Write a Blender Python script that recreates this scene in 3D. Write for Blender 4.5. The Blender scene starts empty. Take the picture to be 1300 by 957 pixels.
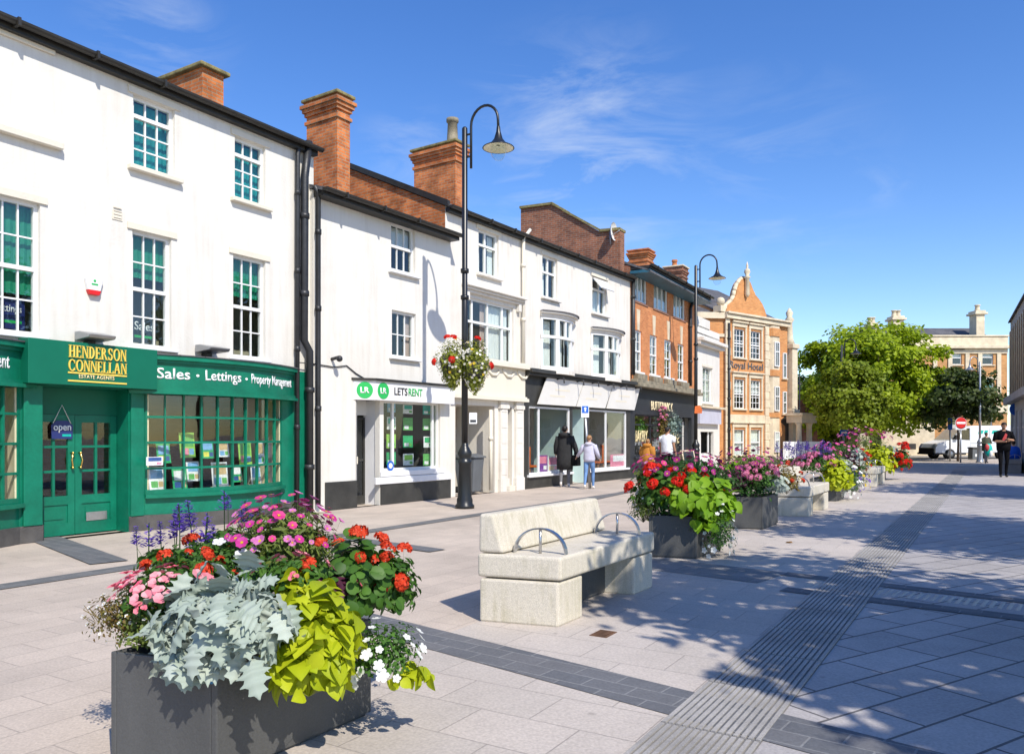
import bpy, bmesh, math, random
import numpy as np
from mathutils import Vector, Matrix
R = math.radians
SC = bpy.context.scene
COL = SC.collection
rng = random.Random(7)
nrng = np.random.default_rng(11)

# ------------------------------------------------------------------ camera model: f, principal column, horizon row, eye height
F, CX, HY, EYE = 1000.0, 650.0, 553.0, 1.5
def ground(x, y, z=0.0):
    Y = (EYE - z) * F / (y - HY)
    return Vector(((x - CX) / F * Y, Y, z))
def at(x, y, Y):
    return Vector(((x - CX) / F * Y, Y, EYE + (HY - y) * Y / F))

class Facade:
    """A street front from A to B; local x runs along it, local y into the building."""
    def __init__(s, A, B):
        s.A = Vector(A); s.B = Vector(B)
        d = s.B - s.A
        s.L = d.length
        s.u = d / s.L
        s.v = Vector((-s.u.y, s.u.x))
        s.ang = math.atan2(s.u.y, s.u.x)
    def s(s, x, n=0.0):
        a = (x - CX) / F
        P = s.A + s.v * n
        # P + u*q = t*(a,1)
        q = (a * P.y - P.x) / (s.u.x - a * s.u.y)
        return q
    def z(s, x, y, n=0.0):
        q = s.s(x, n)
        Y = (s.A + s.v * n + s.u * q).y
        return EYE + (HY - y) * Y / F
    def rect(s, xl, yt, xr, yb, n=0.0):
        return (s.s(xl, n), s.s(xr, n), s.z(xl, yb, n), s.z(xl, yt, n))
    def world(s, q, n, z=0.0):
        p = s.A + s.u * q + s.v * n
        return Vector((p.x, p.y, z))

# ------------------------------------------------------------------ scene bookkeeping
def tag(o, label=None, cat=None, group=None, kind=None):
    if label: o['label'] = label
    if cat: o['category'] = cat
    if group: o['group'] = group
    if kind: o['kind'] = kind
    return o
def empty(name, loc=(0, 0, 0), rz=0.0, label=None, cat=None, group=None):
    o = bpy.data.objects.new(name, None)
    COL.objects.link(o)
    o.location = loc; o.rotation_euler = (0, 0, rz)
    o.empty_display_size = 0.2
    return tag(o, label, cat, group)
def link(name, me, parent=None, mats=()):
    o = bpy.data.objects.new(name, me)
    COL.objects.link(o)
    for m in mats: me.materials.append(m)
    if parent: o.parent = parent
    return o

class MB:
    def __init__(s): s.v = []; s.f = []; s.m = []; s.cur = 0; s.sm = []; s.smooth = False
    def face(s, idx): s.f.append(tuple(idx)); s.m.append(s.cur); s.sm.append(s.smooth)
    def poly(s, pts):
        b = len(s.v); s.v += [tuple(p) for p in pts]; s.face(range(b, b + len(pts)))
    def box(s, x0, x1, y0, y1, z0, z1):
        b = len(s.v)
        s.v += [(x0,y0,z0),(x1,y0,z0),(x1,y1,z0),(x0,y1,z0),(x0,y0,z1),(x1,y0,z1),(x1,y1,z1),(x0,y1,z1)]
        for q in ((0,3,2,1),(4,5,6,7),(0,1,5,4),(1,2,6,5),(2,3,7,6),(3,0,4,7)): s.face([b+i for i in q])
    def prism(s, pts, vec):
        """closed polygon pts extruded by vec"""
        b = len(s.v); n = len(pts); vec = Vector(vec)
        s.v += [tuple(p) for p in pts] + [tuple(Vector(p) + vec) for p in pts]
        s.face([b+i for i in range(n)][::-1]); s.face([b+n+i for i in range(n)])
        for i in range(n):
            j = (i+1) % n
            s.face([b+i, b+j, b+n+j, b+n+i])
    def rings(s, rings, close=True, caps=True):
        b = len(s.v); n = len(rings[0])
        for r in rings: s.v += [tuple(p) for p in r]
        for k in range(len(rings)-1):
            for i in range(n if close else n-1):
                j = (i+1) % n
                s.face([b+k*n+i, b+k*n+j, b+(k+1)*n+j, b+(k+1)*n+i])
        if caps and close:
            s.face([b+i for i in range(n)][::-1]); s.face([b+(len(rings)-1)*n+i for i in range(n)])
    def tube(s, path, r, n=8, caps=True):
        path = [Vector(p) for p in path]
        rr = r if isinstance(r, (list, tuple)) else [r]*len(path)
        rings = []; up = None
        for i, p in enumerate(path):
            t = (path[min(i+1, len(path)-1)] - path[max(i-1, 0)]).normalized()
            if up is None: up = Vector((0,0,1)) if abs(t.z) < .9 else Vector((1,0,0))
            a = t.cross(up)
            if a.length < 1e-5: a = t.cross(Vector((0.3,1,0)))
            a.normalize(); c = a.cross(t).normalized(); up = c
            rings.append([p + (a*math.cos(2*math.pi*k/n) + c*math.sin(2*math.pi*k/n))*rr[i] for k in range(n)])
        old = s.smooth; s.smooth = True
        s.rings(rings, True, caps); s.smooth = old
    def lathe(s, prof, c=(0,0,0), n=16, caps=True, sx=1, sy=1):
        c = Vector(c); old = s.smooth; s.smooth = True
        s.rings([[c + Vector((r*sx*math.cos(2*math.pi*k/n), r*sy*math.sin(2*math.pi*k/n), z)) for k in range(n)] for r, z in prof], True, caps)
        s.smooth = old
    def ball(s, c, rx, ry=None, rz=None, n=10, m=6):
        ry = rx if ry is None else ry; rz = rx if rz is None else rz
        c = Vector(c); rings = []
        for k in range(m+1):
            a = -math.pi/2 + math.pi*k/m; w = max(math.cos(a), 1e-3)
            rings.append([c + Vector((rx*w*math.cos(2*math.pi*i/n), ry*w*math.sin(2*math.pi*i/n), rz*math.sin(a))) for i in range(n)])
        old = s.smooth; s.smooth = True
        s.rings(rings); s.smooth = old
    def build(s, name, mats, parent=None, bevel=0, seg=2):
        me = bpy.data.meshes.new(name)
        me.from_pydata(s.v, [], s.f)
        if not isinstance(mats, (list, tuple)): mats = [mats]
        for m in mats: me.materials.append(m)
        me.polygons.foreach_set('material_index', s.m)
        me.polygons.foreach_set('use_smooth', s.sm)
        bm = bmesh.new(); bm.from_mesh(me); bmesh.ops.recalc_face_normals(bm, faces=bm.faces); bm.to_mesh(me); bm.free()
        me.update()
        o = bpy.data.objects.new(name, me); COL.objects.link(o)
        if parent: o.parent = parent
        if bevel:
            md = o.modifiers.new('bevel', 'BEVEL'); md.width = bevel; md.segments = seg; md.limit_method = 'ANGLE'
            md.harden_normals = False
        return o

def fast_mesh(name, verts, faces, mat, tint=None, smooth=False):
    """verts (N,3), faces (M,k) uniform; tint (N,) per-vertex value in a colour attribute"""
    me = bpy.data.meshes.new(name)
    k = faces.shape[1]
    me.vertices.add(len(verts)); me.vertices.foreach_set('co', np.ascontiguousarray(verts, dtype=np.float32).ravel())
    me.loops.add(faces.size); me.loops.foreach_set('vertex_index', np.ascontiguousarray(faces, dtype=np.int32).ravel())
    me.polygons.add(len(faces)); me.polygons.foreach_set('loop_start', np.arange(0, faces.size, k, dtype=np.int32))
    if smooth: me.polygons.foreach_set('use_smooth', np.ones(len(faces), dtype=bool))
    if tint is not None:
        at_ = me.attributes.new('tint', 'FLOAT', 'POINT'); at_.data.foreach_set('value', np.asarray(tint, dtype=np.float32))
    me.update(calc_edges=True); me.validate()
    if mat: me.materials.append(mat)
    return me

def basis(nrm, spin, fwd=None):
    """rotation matrices (N,3,3) whose third column is nrm, second column the leaf's tip direction"""
    nrm = nrm / np.linalg.norm(nrm, axis=1, keepdims=True)
    if fwd is None:
        ref = np.where(np.abs(nrm[:, 2:3]) < .9, np.array([[0, 0, 1.]]), np.array([[1., 0, 0]]))
        a = np.cross(nrm, ref); a /= np.linalg.norm(a, axis=1, keepdims=True)
        b = np.cross(nrm, a)
        c, s_ = np.cos(spin)[:, None], np.sin(spin)[:, None]
        fwd = a * c + b * s_
    else:
        fwd = fwd - nrm * np.sum(fwd * nrm, axis=1, keepdims=True)
        fwd /= np.linalg.norm(fwd, axis=1, keepdims=True) + 1e-9
    x = np.cross(fwd, nrm)
    return np.stack([x, fwd, nrm], axis=2)
RIB = {}     # pale midribs: tint offset per template vertex
def scatter(tv, tf, pos, rot, scale, tint=None):
    N, V = len(pos), len(tv)
    off = RIB.get(id(tv))
    v = np.einsum('nij,vj->nvi', rot, tv) * np.asarray(scale)[:, None, None] + pos[:, None, :]
    f = (tf[None] + (np.arange(N) * V)[:, None, None]).reshape(-1, tf.shape[1])
    t = nrng.random(N) if tint is None else tint
    tt = np.repeat(t, V)
    if off is not None: tt = np.clip(tt*.75 + np.tile(off, N), 0, 1)
    return v.reshape(-1, 3), f, tt
def cat_parts(parts):
    vs, fs, ts, o = [], [], [], 0
    for v, f, t in parts:
        vs.append(v); fs.append(f + o); ts.append(t); o += len(v)
    return np.concatenate(vs), np.concatenate(fs), np.concatenate(ts)

# ------------------------------------------------------------------ materials
def _mat(name):
    m = bpy.data.materials.new(name); m.use_nodes = True
    nt = m.node_tree; b = nt.nodes['Principled BSDF']
    return m, nt, b
def _n(nt, t, **kw):
    n = nt.nodes.new(t)
    for k, v in kw.items():
        if k in n.inputs: n.inputs[k].default_value = v
        else: setattr(n, k, v)
    return n
def rgba(c, k=1.0): return (min(c[0]*k, 1), min(c[1]*k, 1), min(c[2]*k, 1), 1)
def plain(name, col, rough=.6, var=.12, scale=3.0, bump=0.0, bscale=40.0, metal=0.0, spec=.5, fine=0.0, stretch=None):
    m, nt, b = _mat(name)
    tc = _n(nt, 'ShaderNodeTexCoord')
    src = tc.outputs['Object']
    if stretch:
        mp = _n(nt, 'ShaderNodeMapping'); mp.inputs['Scale'].default_value = stretch
        nt.links.new(src, mp.inputs[0]); src = mp.outputs[0]
    no = _n(nt, 'ShaderNodeTexNoise', Scale=scale, Detail=6.0, Roughness=.6)
    nt.links.new(src, no.inputs['Vector'])
    rp = _n(nt, 'ShaderNodeValToRGB')
    rp.color_ramp.elements[0].position = .3; rp.color_ramp.elements[1].position = .7
    rp.color_ramp.elements[0].color = rgba(col, 1-var); rp.color_ramp.elements[1].color = rgba(col, 1+var)
    nt.links.new(no.outputs['Fac'], rp.inputs[0])
    out = rp.outputs[0]
    if fine:
        n2 = _n(nt, 'ShaderNodeTexNoise', Scale=bscale*2.5, Detail=2.0)
        nt.links.new(tc.outputs['Object'], n2.inputs['Vector'])
        mr = _n(nt, 'ShaderNodeMapRange'); mr.inputs[1].default_value = .3; mr.inputs[2].default_value = .7
        mr.inputs[3].default_value = 1-fine; mr.inputs[4].default_value = 1+fine
        nt.links.new(n2.outputs['Fac'], mr.inputs[0])
        mx = _n(nt, 'ShaderNodeVectorMath', operation='SCALE')
        nt.links.new(out, mx.inputs[0]); nt.links.new(mr.outputs[0], mx.inputs['Scale']); out = mx.outputs[0]
    nt.links.new(out, b.inputs['Base Color'])
    b.inputs['Roughness'].default_value = rough; b.inputs['Metallic'].default_value = metal
    b.inputs['Specular IOR Level'].default_value = spec
    if bump:
        n3 = _n(nt, 'ShaderNodeTexNoise', Scale=bscale, Detail=5.0)
        nt.links.new(tc.outputs['Object'], n3.inputs['Vector'])
        bp = _n(nt, 'ShaderNodeBump', Strength=bump, Distance=.02)
        nt.links.new(n3.outputs['Fac'], bp.inputs['Height']); nt.links.new(bp.outputs[0], b.inputs['Normal'])
    return m
def stucco(name, col, stain=(.55, .5, .42), amt=.35, sc=1.0, speck=0.0):
    """painted render: faint blotches, rain streaks below ledges, fine bump"""
    m, nt, b = _mat(name)
    tc = _n(nt, 'ShaderNodeTexCoord')
    n1 = _n(nt, 'ShaderNodeTexNoise', Scale=.8*sc, Detail=8.0, Roughness=.65)
    nt.links.new(tc.outputs['Object'], n1.inputs['Vector'])
    mp = _n(nt, 'ShaderNodeMapping'); mp.inputs['Scale'].default_value = (5, 5, .35)
    nt.links.new(tc.outputs['Object'], mp.inputs[0])
    n2 = _n(nt, 'ShaderNodeTexNoise', Scale=1.6*sc, Detail=6.0, Roughness=.6)
    nt.links.new(mp.outputs[0], n2.inputs['Vector'])
    mul = _n(nt, 'ShaderNodeMath', operation='MULTIPLY')
    nt.links.new(n1.outputs['Fac'], mul.inputs[0]); nt.links.new(n2.outputs['Fac'], mul.inputs[1])
    mr = _n(nt, 'ShaderNodeMapRange'); mr.inputs[1].default_value = .22; mr.inputs[2].default_value = .48
    mr.inputs[3].default_value = 0; mr.inputs[4].default_value = amt
    nt.links.new(mul.outputs[0], mr.inputs[0])
    mx = _n(nt, 'ShaderNodeMix', data_type='RGBA'); mx.inputs[6].default_value = rgba(col); mx.inputs[7].default_value = rgba(stain)
    nt.links.new(mr.outputs[0], mx.inputs[0]); res = mx.outputs[2]
    if speck:
        n4 = _n(nt, 'ShaderNodeTexNoise', Scale=170.0, Detail=2.0); nt.links.new(tc.outputs['Object'], n4.inputs['Vector'])
        m4 = _n(nt, 'ShaderNodeMapRange'); m4.inputs[1].default_value = .32; m4.inputs[2].default_value = .68; m4.inputs[3].default_value = 1-speck; m4.inputs[4].default_value = 1+speck
        nt.links.new(n4.outputs['Fac'], m4.inputs[0])
        s4 = _n(nt, 'ShaderNodeVectorMath', operation='SCALE'); nt.links.new(res, s4.inputs[0]); nt.links.new(m4.outputs[0], s4.inputs['Scale']); res = s4.outputs[0]
    nt.links.new(res, b.inputs['Base Color'])
    b.inputs['Roughness'].default_value = .8; b.inputs['Specular IOR Level'].default_value = .25
    n3 = _n(nt, 'ShaderNodeTexNoise', Scale=25.0, Detail=6.0)
    nt.links.new(tc.outputs['Object'], n3.inputs['Vector'])
    bp = _n(nt, 'ShaderNodeBump', Strength=.25, Distance=.015)
    nt.links.new(n3.outputs['Fac'], bp.inputs['Height']); nt.links.new(bp.outputs[0], b.inputs['Normal'])
    return m
def brick(name, c1, c2, mortar, w=.225, h=.075, ms=.009, dirt=.25):
    m, nt, b = _mat(name)
    tc = _n(nt, 'ShaderNodeTexCoord')
    sp = _n(nt, 'ShaderNodeSeparateXYZ'); nt.links.new(tc.outputs['Object'], sp.inputs[0])
    ad = _n(nt, 'ShaderNodeMath', operation='ADD'); nt.links.new(sp.outputs[0], ad.inputs[0]); nt.links.new(sp.outputs[1], ad.inputs[1])
    cb = _n(nt, 'ShaderNodeCombineXYZ'); nt.links.new(ad.outputs[0], cb.inputs[0]); nt.links.new(sp.outputs[2], cb.inputs[1])
    br = _n(nt, 'ShaderNodeTexBrick')
    br.inputs['Scale'].default_value = 1; br.inputs['Brick Width'].default_value = w; br.inputs['Row Height'].default_value = h
    br.inputs['Mortar Size'].default_value = ms; br.inputs['Bias'].default_value = -.1
    br.inputs['Color1'].default_value = rgba(c1); br.inputs['Color2'].default_value = rgba(c2); br.inputs['Mortar'].default_value = rgba(mortar)
    nt.links.new(cb.outputs[0], br.inputs['Vector'])
    no = _n(nt, 'ShaderNodeTexNoise', Scale=2.2, Detail=8.0, Roughness=.7); nt.links.new(tc.outputs['Object'], no.inputs['Vector'])
    mr = _n(nt, 'ShaderNodeMapRange'); mr.inputs[1].default_value = .3; mr.inputs[2].default_value = .7
    mr.inputs[3].default_value = 1-dirt; mr.inputs[4].default_value = 1+dirt
    nt.links.new(no.outputs['Fac'], mr.inputs[0])
    sc = _n(nt, 'ShaderNodeVectorMath', operation='SCALE'); nt.links.new(br.outputs['Color'], sc.inputs[0]); nt.links.new(mr.outputs[0], sc.inputs['Scale'])
    nt.links.new(sc.outputs[0], b.inputs['Base Color'])
    b.inputs['Roughness'].default_value = .85; b.inputs['Specular IOR Level'].default_value = .2
    bp = _n(nt, 'ShaderNodeBump', Strength=.5, Distance=.01); bp.invert = True
    nt.links.new(br.outputs['Fac'], bp.inputs['Height']); nt.links.new(bp.outputs[0], b.inputs['Normal'])
    return m
def paving(name, cols, mortar, w, h, ms, rot, rough=.75, mottled=.18, off=.5):
    m, nt, b = _mat(name)
    tc = _n(nt, 'ShaderNodeTexCoord')
    mp = _n(nt, 'ShaderNodeMapping'); mp.inputs['Rotation'].default_value = (0, 0, -rot)
    nt.links.new(tc.outputs['Object'], mp.inputs[0])
    br = _n(nt, 'ShaderNodeTexBrick'); br.offset = off
    br.inputs['Scale'].default_value = 1; br.inputs['Brick Width'].default_value = w; br.inputs['Row Height'].default_value = h
    br.inputs['Mortar Size'].default_value = ms; br.inputs['Mortar Smooth'].default_value = .3
    br.inputs['Color1'].default_value = rgba(cols[0]); br.inputs['Color2'].default_value = rgba(cols[1]); br.inputs['Mortar'].default_value = rgba(mortar)
    nt.links.new(mp.outputs[0], br.inputs['Vector'])
    n1 = _n(nt, 'ShaderNodeTexNoise', Scale=.6, Detail=8.0, Roughness=.7); nt.links.new(tc.outputs['Object'], n1.inputs['Vector'])
    n2 = _n(nt, 'ShaderNodeTexNoise', Scale=60.0, Detail=3.0, Roughness=.6); nt.links.new(tc.outputs['Object'], n2.inputs['Vector'])
    a1 = _n(nt, 'ShaderNodeMapRange'); a1.inputs[1].default_value = .3; a1.inputs[2].default_value = .7; a1.inputs[3].default_value = 1-mottled; a1.inputs[4].default_value = 1+mottled
    nt.links.new(n1.outputs['Fac'], a1.inputs[0])
    a2 = _n(nt, 'ShaderNodeMapRange'); a2.inputs[1].default_value = .3; a2.inputs[2].default_value = .7; a2.inputs[3].default_value = .85; a2.inputs[4].default_value = 1.15
    nt.links.new(n2.outputs['Fac'], a2.inputs[0])
    # sparse dark gum and rain spots
    vo = _n(nt, 'ShaderNodeTexVoronoi', Scale=2.6); nt.links.new(tc.outputs['Object'], vo.inputs['Vector'])
    vs = _n(nt, 'ShaderNodeMapRange'); vs.inputs[1].default_value = .03; vs.inputs[2].default_value = .075; vs.inputs[3].default_value = .72; vs.inputs[4].default_value = 1
    nt.links.new(vo.outputs['Distance'], vs.inputs[0])
    mu = _n(nt, 'ShaderNodeMath', operation='MULTIPLY'); nt.links.new(a1.outputs[0], mu.inputs[0]); nt.links.new(a2.outputs[0], mu.inputs[1])
    mu2 = _n(nt, 'ShaderNodeMath', operation='MULTIPLY'); nt.links.new(mu.outputs[0], mu2.inputs[0]); nt.links.new(vs.outputs[0], mu2.inputs[1])
    sc = _n(nt, 'ShaderNodeVectorMath', operation='SCALE'); nt.links.new(br.outputs['Color'], sc.inputs[0]); nt.links.new(mu2.outputs[0], sc.inputs['Scale'])
    nt.links.new(sc.outputs[0], b.inputs['Base Color'])
    b.inputs['Roughness'].default_value = rough; b.inputs['Specular IOR Level'].default_value = .3
    bp = _n(nt, 'ShaderNodeBump', Strength=.5, Distance=.006); bp.invert = True
    nt.links.new(br.outputs['Fac'], bp.inputs['Height'])
    bp2 = _n(nt, 'ShaderNodeBump', Strength=.25, Distance=.004)
    nt.links.new(n2.outputs['Fac'], bp2.inputs['Height']); nt.links.new(bp.outputs[0], bp2.inputs['Normal']); nt.links.new(bp2.outputs[0], b.inputs['Normal'])
    return m
def glass(name, tint=(.9, .93, .92), ior=1.6):
    m = bpy.data.materials.new(name); m.use_nodes = True; nt = m.node_tree; nt.nodes.clear()
    out = _n(nt, 'ShaderNodeOutputMaterial'); tr = _n(nt, 'ShaderNodeBsdfTransparent'); gl = _n(nt, 'ShaderNodeBsdfGlossy')
    tr.inputs[0].default_value = rgba(tint); gl.inputs['Roughness'].default_value = .015
    gl.inputs['Color'].default_value = (1, 1, 1, 1)
    # two-sided Schlick reflectance (the Fresnel node would turn opaque seen from behind)
    ge = _n(nt, 'ShaderNodeNewGeometry'); dt = _n(nt, 'ShaderNodeVectorMath', operation='DOT_PRODUCT')
    nt.links.new(ge.outputs['Incoming'], dt.inputs[0]); nt.links.new(ge.outputs['Normal'], dt.inputs[1])
    ab = _n(nt, 'ShaderNodeMath', operation='ABSOLUTE'); nt.links.new(dt.outputs['Value'], ab.inputs[0])
    om = _n(nt, 'ShaderNodeMath', operation='SUBTRACT'); om.inputs[0].default_value = 1; nt.links.new(ab.outputs[0], om.inputs[1])
    pw = _n(nt, 'ShaderNodeMath', operation='POWER'); pw.inputs[1].default_value = 5; nt.links.new(om.outputs[0], pw.inputs[0])
    f0 = ((ior-1)/(ior+1))**2
    fr = _n(nt, 'ShaderNodeMath', operation='MULTIPLY_ADD'); fr.inputs[1].default_value = 1-f0; fr.inputs[2].default_value = f0; nt.links.new(pw.outputs[0], fr.inputs[0])
    no = _n(nt, 'ShaderNodeTexNoise', Scale=1.3); tc = _n(nt, 'ShaderNodeTexCoord'); nt.links.new(tc.outputs['Object'], no.inputs['Vector'])
    bp = _n(nt, 'ShaderNodeBump', Strength=.06, Distance=.05); nt.links.new(no.outputs['Fac'], bp.inputs['Height']); nt.links.new(bp.outputs[0], gl.inputs['Normal'])
    mx = _n(nt, 'ShaderNodeMixShader')
    nt.links.new(fr.outputs[0], mx.inputs[0]); nt.links.new(tr.outputs[0], mx.inputs[1]); nt.links.new(gl.outputs[0], mx.inputs[2]); nt.links.new(mx.outputs[0], out.inputs[0])
    return m
def leafmat(name, dark, light, trans=.35, rough=.5, spec=.3):
    m, nt, b = _mat(name)
    at_ = _n(nt, 'ShaderNodeAttribute', attribute_name='tint')
    mx = _n(nt, 'ShaderNodeMix', data_type='RGBA'); mx.inputs[6].default_value = rgba(dark); mx.inputs[7].default_value = rgba(light)
    nt.links.new(at_.outputs['Fac'], mx.inputs[0])
    nt.links.new(mx.outputs[2], b.inputs['Base Color']); b.inputs['Roughness'].default_value = rough; b.inputs['Specular IOR Level'].default_value = spec
    if trans:
        tl = _n(nt, 'ShaderNodeBsdfTranslucent'); nt.links.new(mx.outputs[2], tl.inputs[0])
        ms = _n(nt, 'ShaderNodeMixShader'); ms.inputs[0].default_value = trans
        out = nt.nodes['Material Output']
        nt.links.new(b.outputs[0], ms.inputs[1]); nt.links.new(tl.outputs[0], ms.inputs[2]); nt.links.new(ms.outputs[0], out.inputs[0])
    return m

m_white = stucco('white_render', (.69, .665, .605), (.42, .36, .28), .4)
m_white2 = stucco('white_render_weathered', (.69, .655, .59), (.40, .33, .24), .45)
m_cream = stucco('cream_paint', (.68, .63, .52), amt=.3)
m_wframe = plain('white_window_paint', (.74, .74, .72), .4, .04)
m_green = plain('green_gloss_paint', (.004, .155, .09), .35, .2, 3.0, spec=.35, bump=.06, bscale=9, fine=.06)
m_green2 = plain('green_sign_board', (.003, .13, .075), .4, .08, 2.0, spec=.3)
m_black = plain('black_paint', (.012, .013, .014), .35, .2, 5.0)
m_pipe = plain('black_cast_iron', (.02, .021, .023), .45, .3, 6.0, bump=.2)
m_dark = plain('dark_painted_plinth', (.035, .034, .03), .5, .3, 3.0, bump=.15)
m_plinth = plain('grey_plinth', (.075, .07, .065), .75, .3, 4.0, bump=.3)
m_gutter = plain('gutter_dark', (.022, .02, .016), .5, .3, 5.0)
m_slate = brick('slate_roof', (.09, .09, .1), (.14, .135, .14), (.04, .04, .045), .3, .2, .006)
m_brick_or = brick('orange_brick', (.52, .165, .05), (.34, .09, .028), (.32, .22, .14), dirt=.5)
m_brick_br = brick('brown_brick', (.30, .115, .06), (.17, .068, .045), (.25, .2, .16), dirt=.35)
m_brick_red = brick('red_brick', (.60, .225, .075), (.48, .155, .048), (.45, .27, .16), dirt=.18)
m_brick_hotel = brick('hotel_brick', (.62, .29, .105), (.52, .22, .075), (.48, .26, .13), dirt=.15)
m_brick_bank = brick('bank_brick', (.55, .27, .09), (.43, .19, .065), (.45, .33, .2), dirt=.2)
m_stone = plain('pale_dressed_stone', (.62, .53, .38), .8, .18, 2.5, bump=.25, bscale=25, fine=.08)
m_stone_d = plain('weathered_coping_stone', (.23, .2, .14), .85, .4, 3.0, bump=.4, bscale=20, fine=.15)
m_lichen = plain('lichen_coping', (.2, .17, .07), .9, .5, 6.0, bump=.4)
m_glass = glass('window_glass')
m_shopglass = glass('shop_glass', (.94, .96, .95), 1.5)
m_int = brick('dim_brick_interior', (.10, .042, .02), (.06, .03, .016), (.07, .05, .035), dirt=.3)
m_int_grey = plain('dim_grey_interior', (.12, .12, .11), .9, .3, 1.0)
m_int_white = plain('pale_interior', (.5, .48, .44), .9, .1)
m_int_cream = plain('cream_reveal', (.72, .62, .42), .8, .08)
m_blind_g = plain('green_blind', (.004, .23, .12), .6, .12, 30.0, stretch=(.05, .05, 1))
m_blind_sky = plain('sky_tinted_blind', (.006, .27, .27), .5, .2, 3.0)  # green blind turned teal: the sky's reflection is mixed into its colour
m_curtain = plain('white_curtain', (.8, .8, .78), .8, .1, 14.0, stretch=(1, 1, .05))
m_curtain_p = plain('pinkish_curtain', (.5, .38, .34), .8, .25, 18.0, stretch=(1, 1, .05))
m_concrete = stucco('pale_granite_concrete', (.56, .51, .42), (.30, .27, .14), .6, 3.0, .2)
m_steel = plain('brushed_steel', (.55, .55, .56), .28, .08, 20, metal=1)
m_planter = plain('dark_grey_planter', (.07, .07, .068), .5, .25, 2.0, bump=.15, bscale=50, fine=.1, stretch=(1, 1, .25))
m_brass = plain('brass', (.75, .5, .15), .25, .1, metal=1)
m_gold = plain('gold_lettering', (.8, .58, .1), .4, .05, spec=.4)
m_gold2 = plain('pale_gold_lettering', (.8, .66, .35), .45, .05)
m_wtext = plain('white_lettering', (.85, .85, .85), .5, .02)
m_lgreen = plain('bright_green_vinyl', (.02, .42, .09), .4, .05)
m_sgrey = plain('charcoal_fascia', (.022, .025, .03), .5, .2, 3.0)
m_panel = plain('cream_sign_panel', (.66, .64, .6), .6, .06, 1.5)
m_teal = plain('soffit_blue_paint', (.02, .10, .15), .5, .2, 3.0)
m_lav = plain('lavender_fascia', (.5, .5, .58), .6, .08)
m_wood = plain('brown_wood', (.2, .08, .03), .5, .3, 8.0, stretch=(1, 1, 6))
m_orange = plain('orange_furniture', (.6, .13, .02), .5, .15)
m_red = plain('sign_red', (.62, .012, .012), .4, .05)
m_blue = plain('sign_blue', (.012, .11, .5), .4, .08)
m_navy = plain('navy_blue_plastic', (.02, .03, .15), .4, .08)
m_bin = plain('grey_bin_plastic', (.11, .12, .13), .5, .12)
m_white_plain = plain('white_gloss', (.74, .74, .74), .35, .03)
m_paper = plain('white_card', (.8, .8, .78), .6, .05)
m_rust = plain('rusty_iron', (.12, .06, .03), .8, .4, 10)
m_tyre = plain('tyre_rubber', (.015, .015, .016), .8, .2)
m_chrome = plain('grey_hub', (.35, .36, .37), .35, .1, metal=.7)
m_asphalt = plain('asphalt', (.06, .06, .062), .85, .25, 2.0, bump=.3, bscale=80, fine=.2)
m_soil = plain('compost', (.035, .022, .012), .95, .4, 20, bump=.5)
m_bark = plain('bark', (.09, .065, .045), .9, .35, 8.0, bump=.7, bscale=18, stretch=(1, 1, .3))

# ------------------------------------------------------------------ writing
def text_mesh(body, width, height, depth=.01, bold=0.0, spacing=1.0):
    cu = bpy.data.curves.new('lettering', 'FONT')
    cu.body = body; cu.size = 1; cu.extrude = 0; cu.offset = bold; cu.resolution_u = 3; cu.space_character = spacing
    o = bpy.data.objects.new('lettering', cu); COL.objects.link(o)
    bpy.context.view_layer.update()
    me = bpy.data.meshes.new_from_object(o.evaluated_get(bpy.context.evaluated_depsgraph_get()))
    bpy.data.objects.remove(o); bpy.data.curves.remove(cu)
    me.materials.clear()
    co = np.array([v.co[:] for v in me.vertices]); lo = co.min(0); hi = co.max(0)
    bm = bmesh.new(); bm.from_mesh(me)
    g = bmesh.ops.extrude_face_region(bm, geom=bm.faces[:])
    top = {e for e in g['geom'] if isinstance(e, bmesh.types.BMVert)}
    for v in bm.verts:
        x = (v.co.x - lo[0]) / (hi[0] - lo[0]) * width
        z = (v.co.y - lo[1]) / (hi[1] - lo[1]) * height
        v.co = Vector((x, -depth if v in top else 0.0, z))
    bmesh.ops.recalc_face_normals(bm, faces=bm.faces)
    bm.to_mesh(me); bm.free()
    return me
def text(name, body, mat, parent, x, y, z, width, height, depth=.01, bold=0.0, warp=None, spacing=1.0):
    me = text_mesh(body, width, height, depth, bold, spacing); me.name = name
    for v in me.vertices:
        p = Vector((v.co.x + x, v.co.y + y, v.co.z + z))
        v.co = warp(p) if warp else p
    return link(name, me, parent, [mat])

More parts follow.
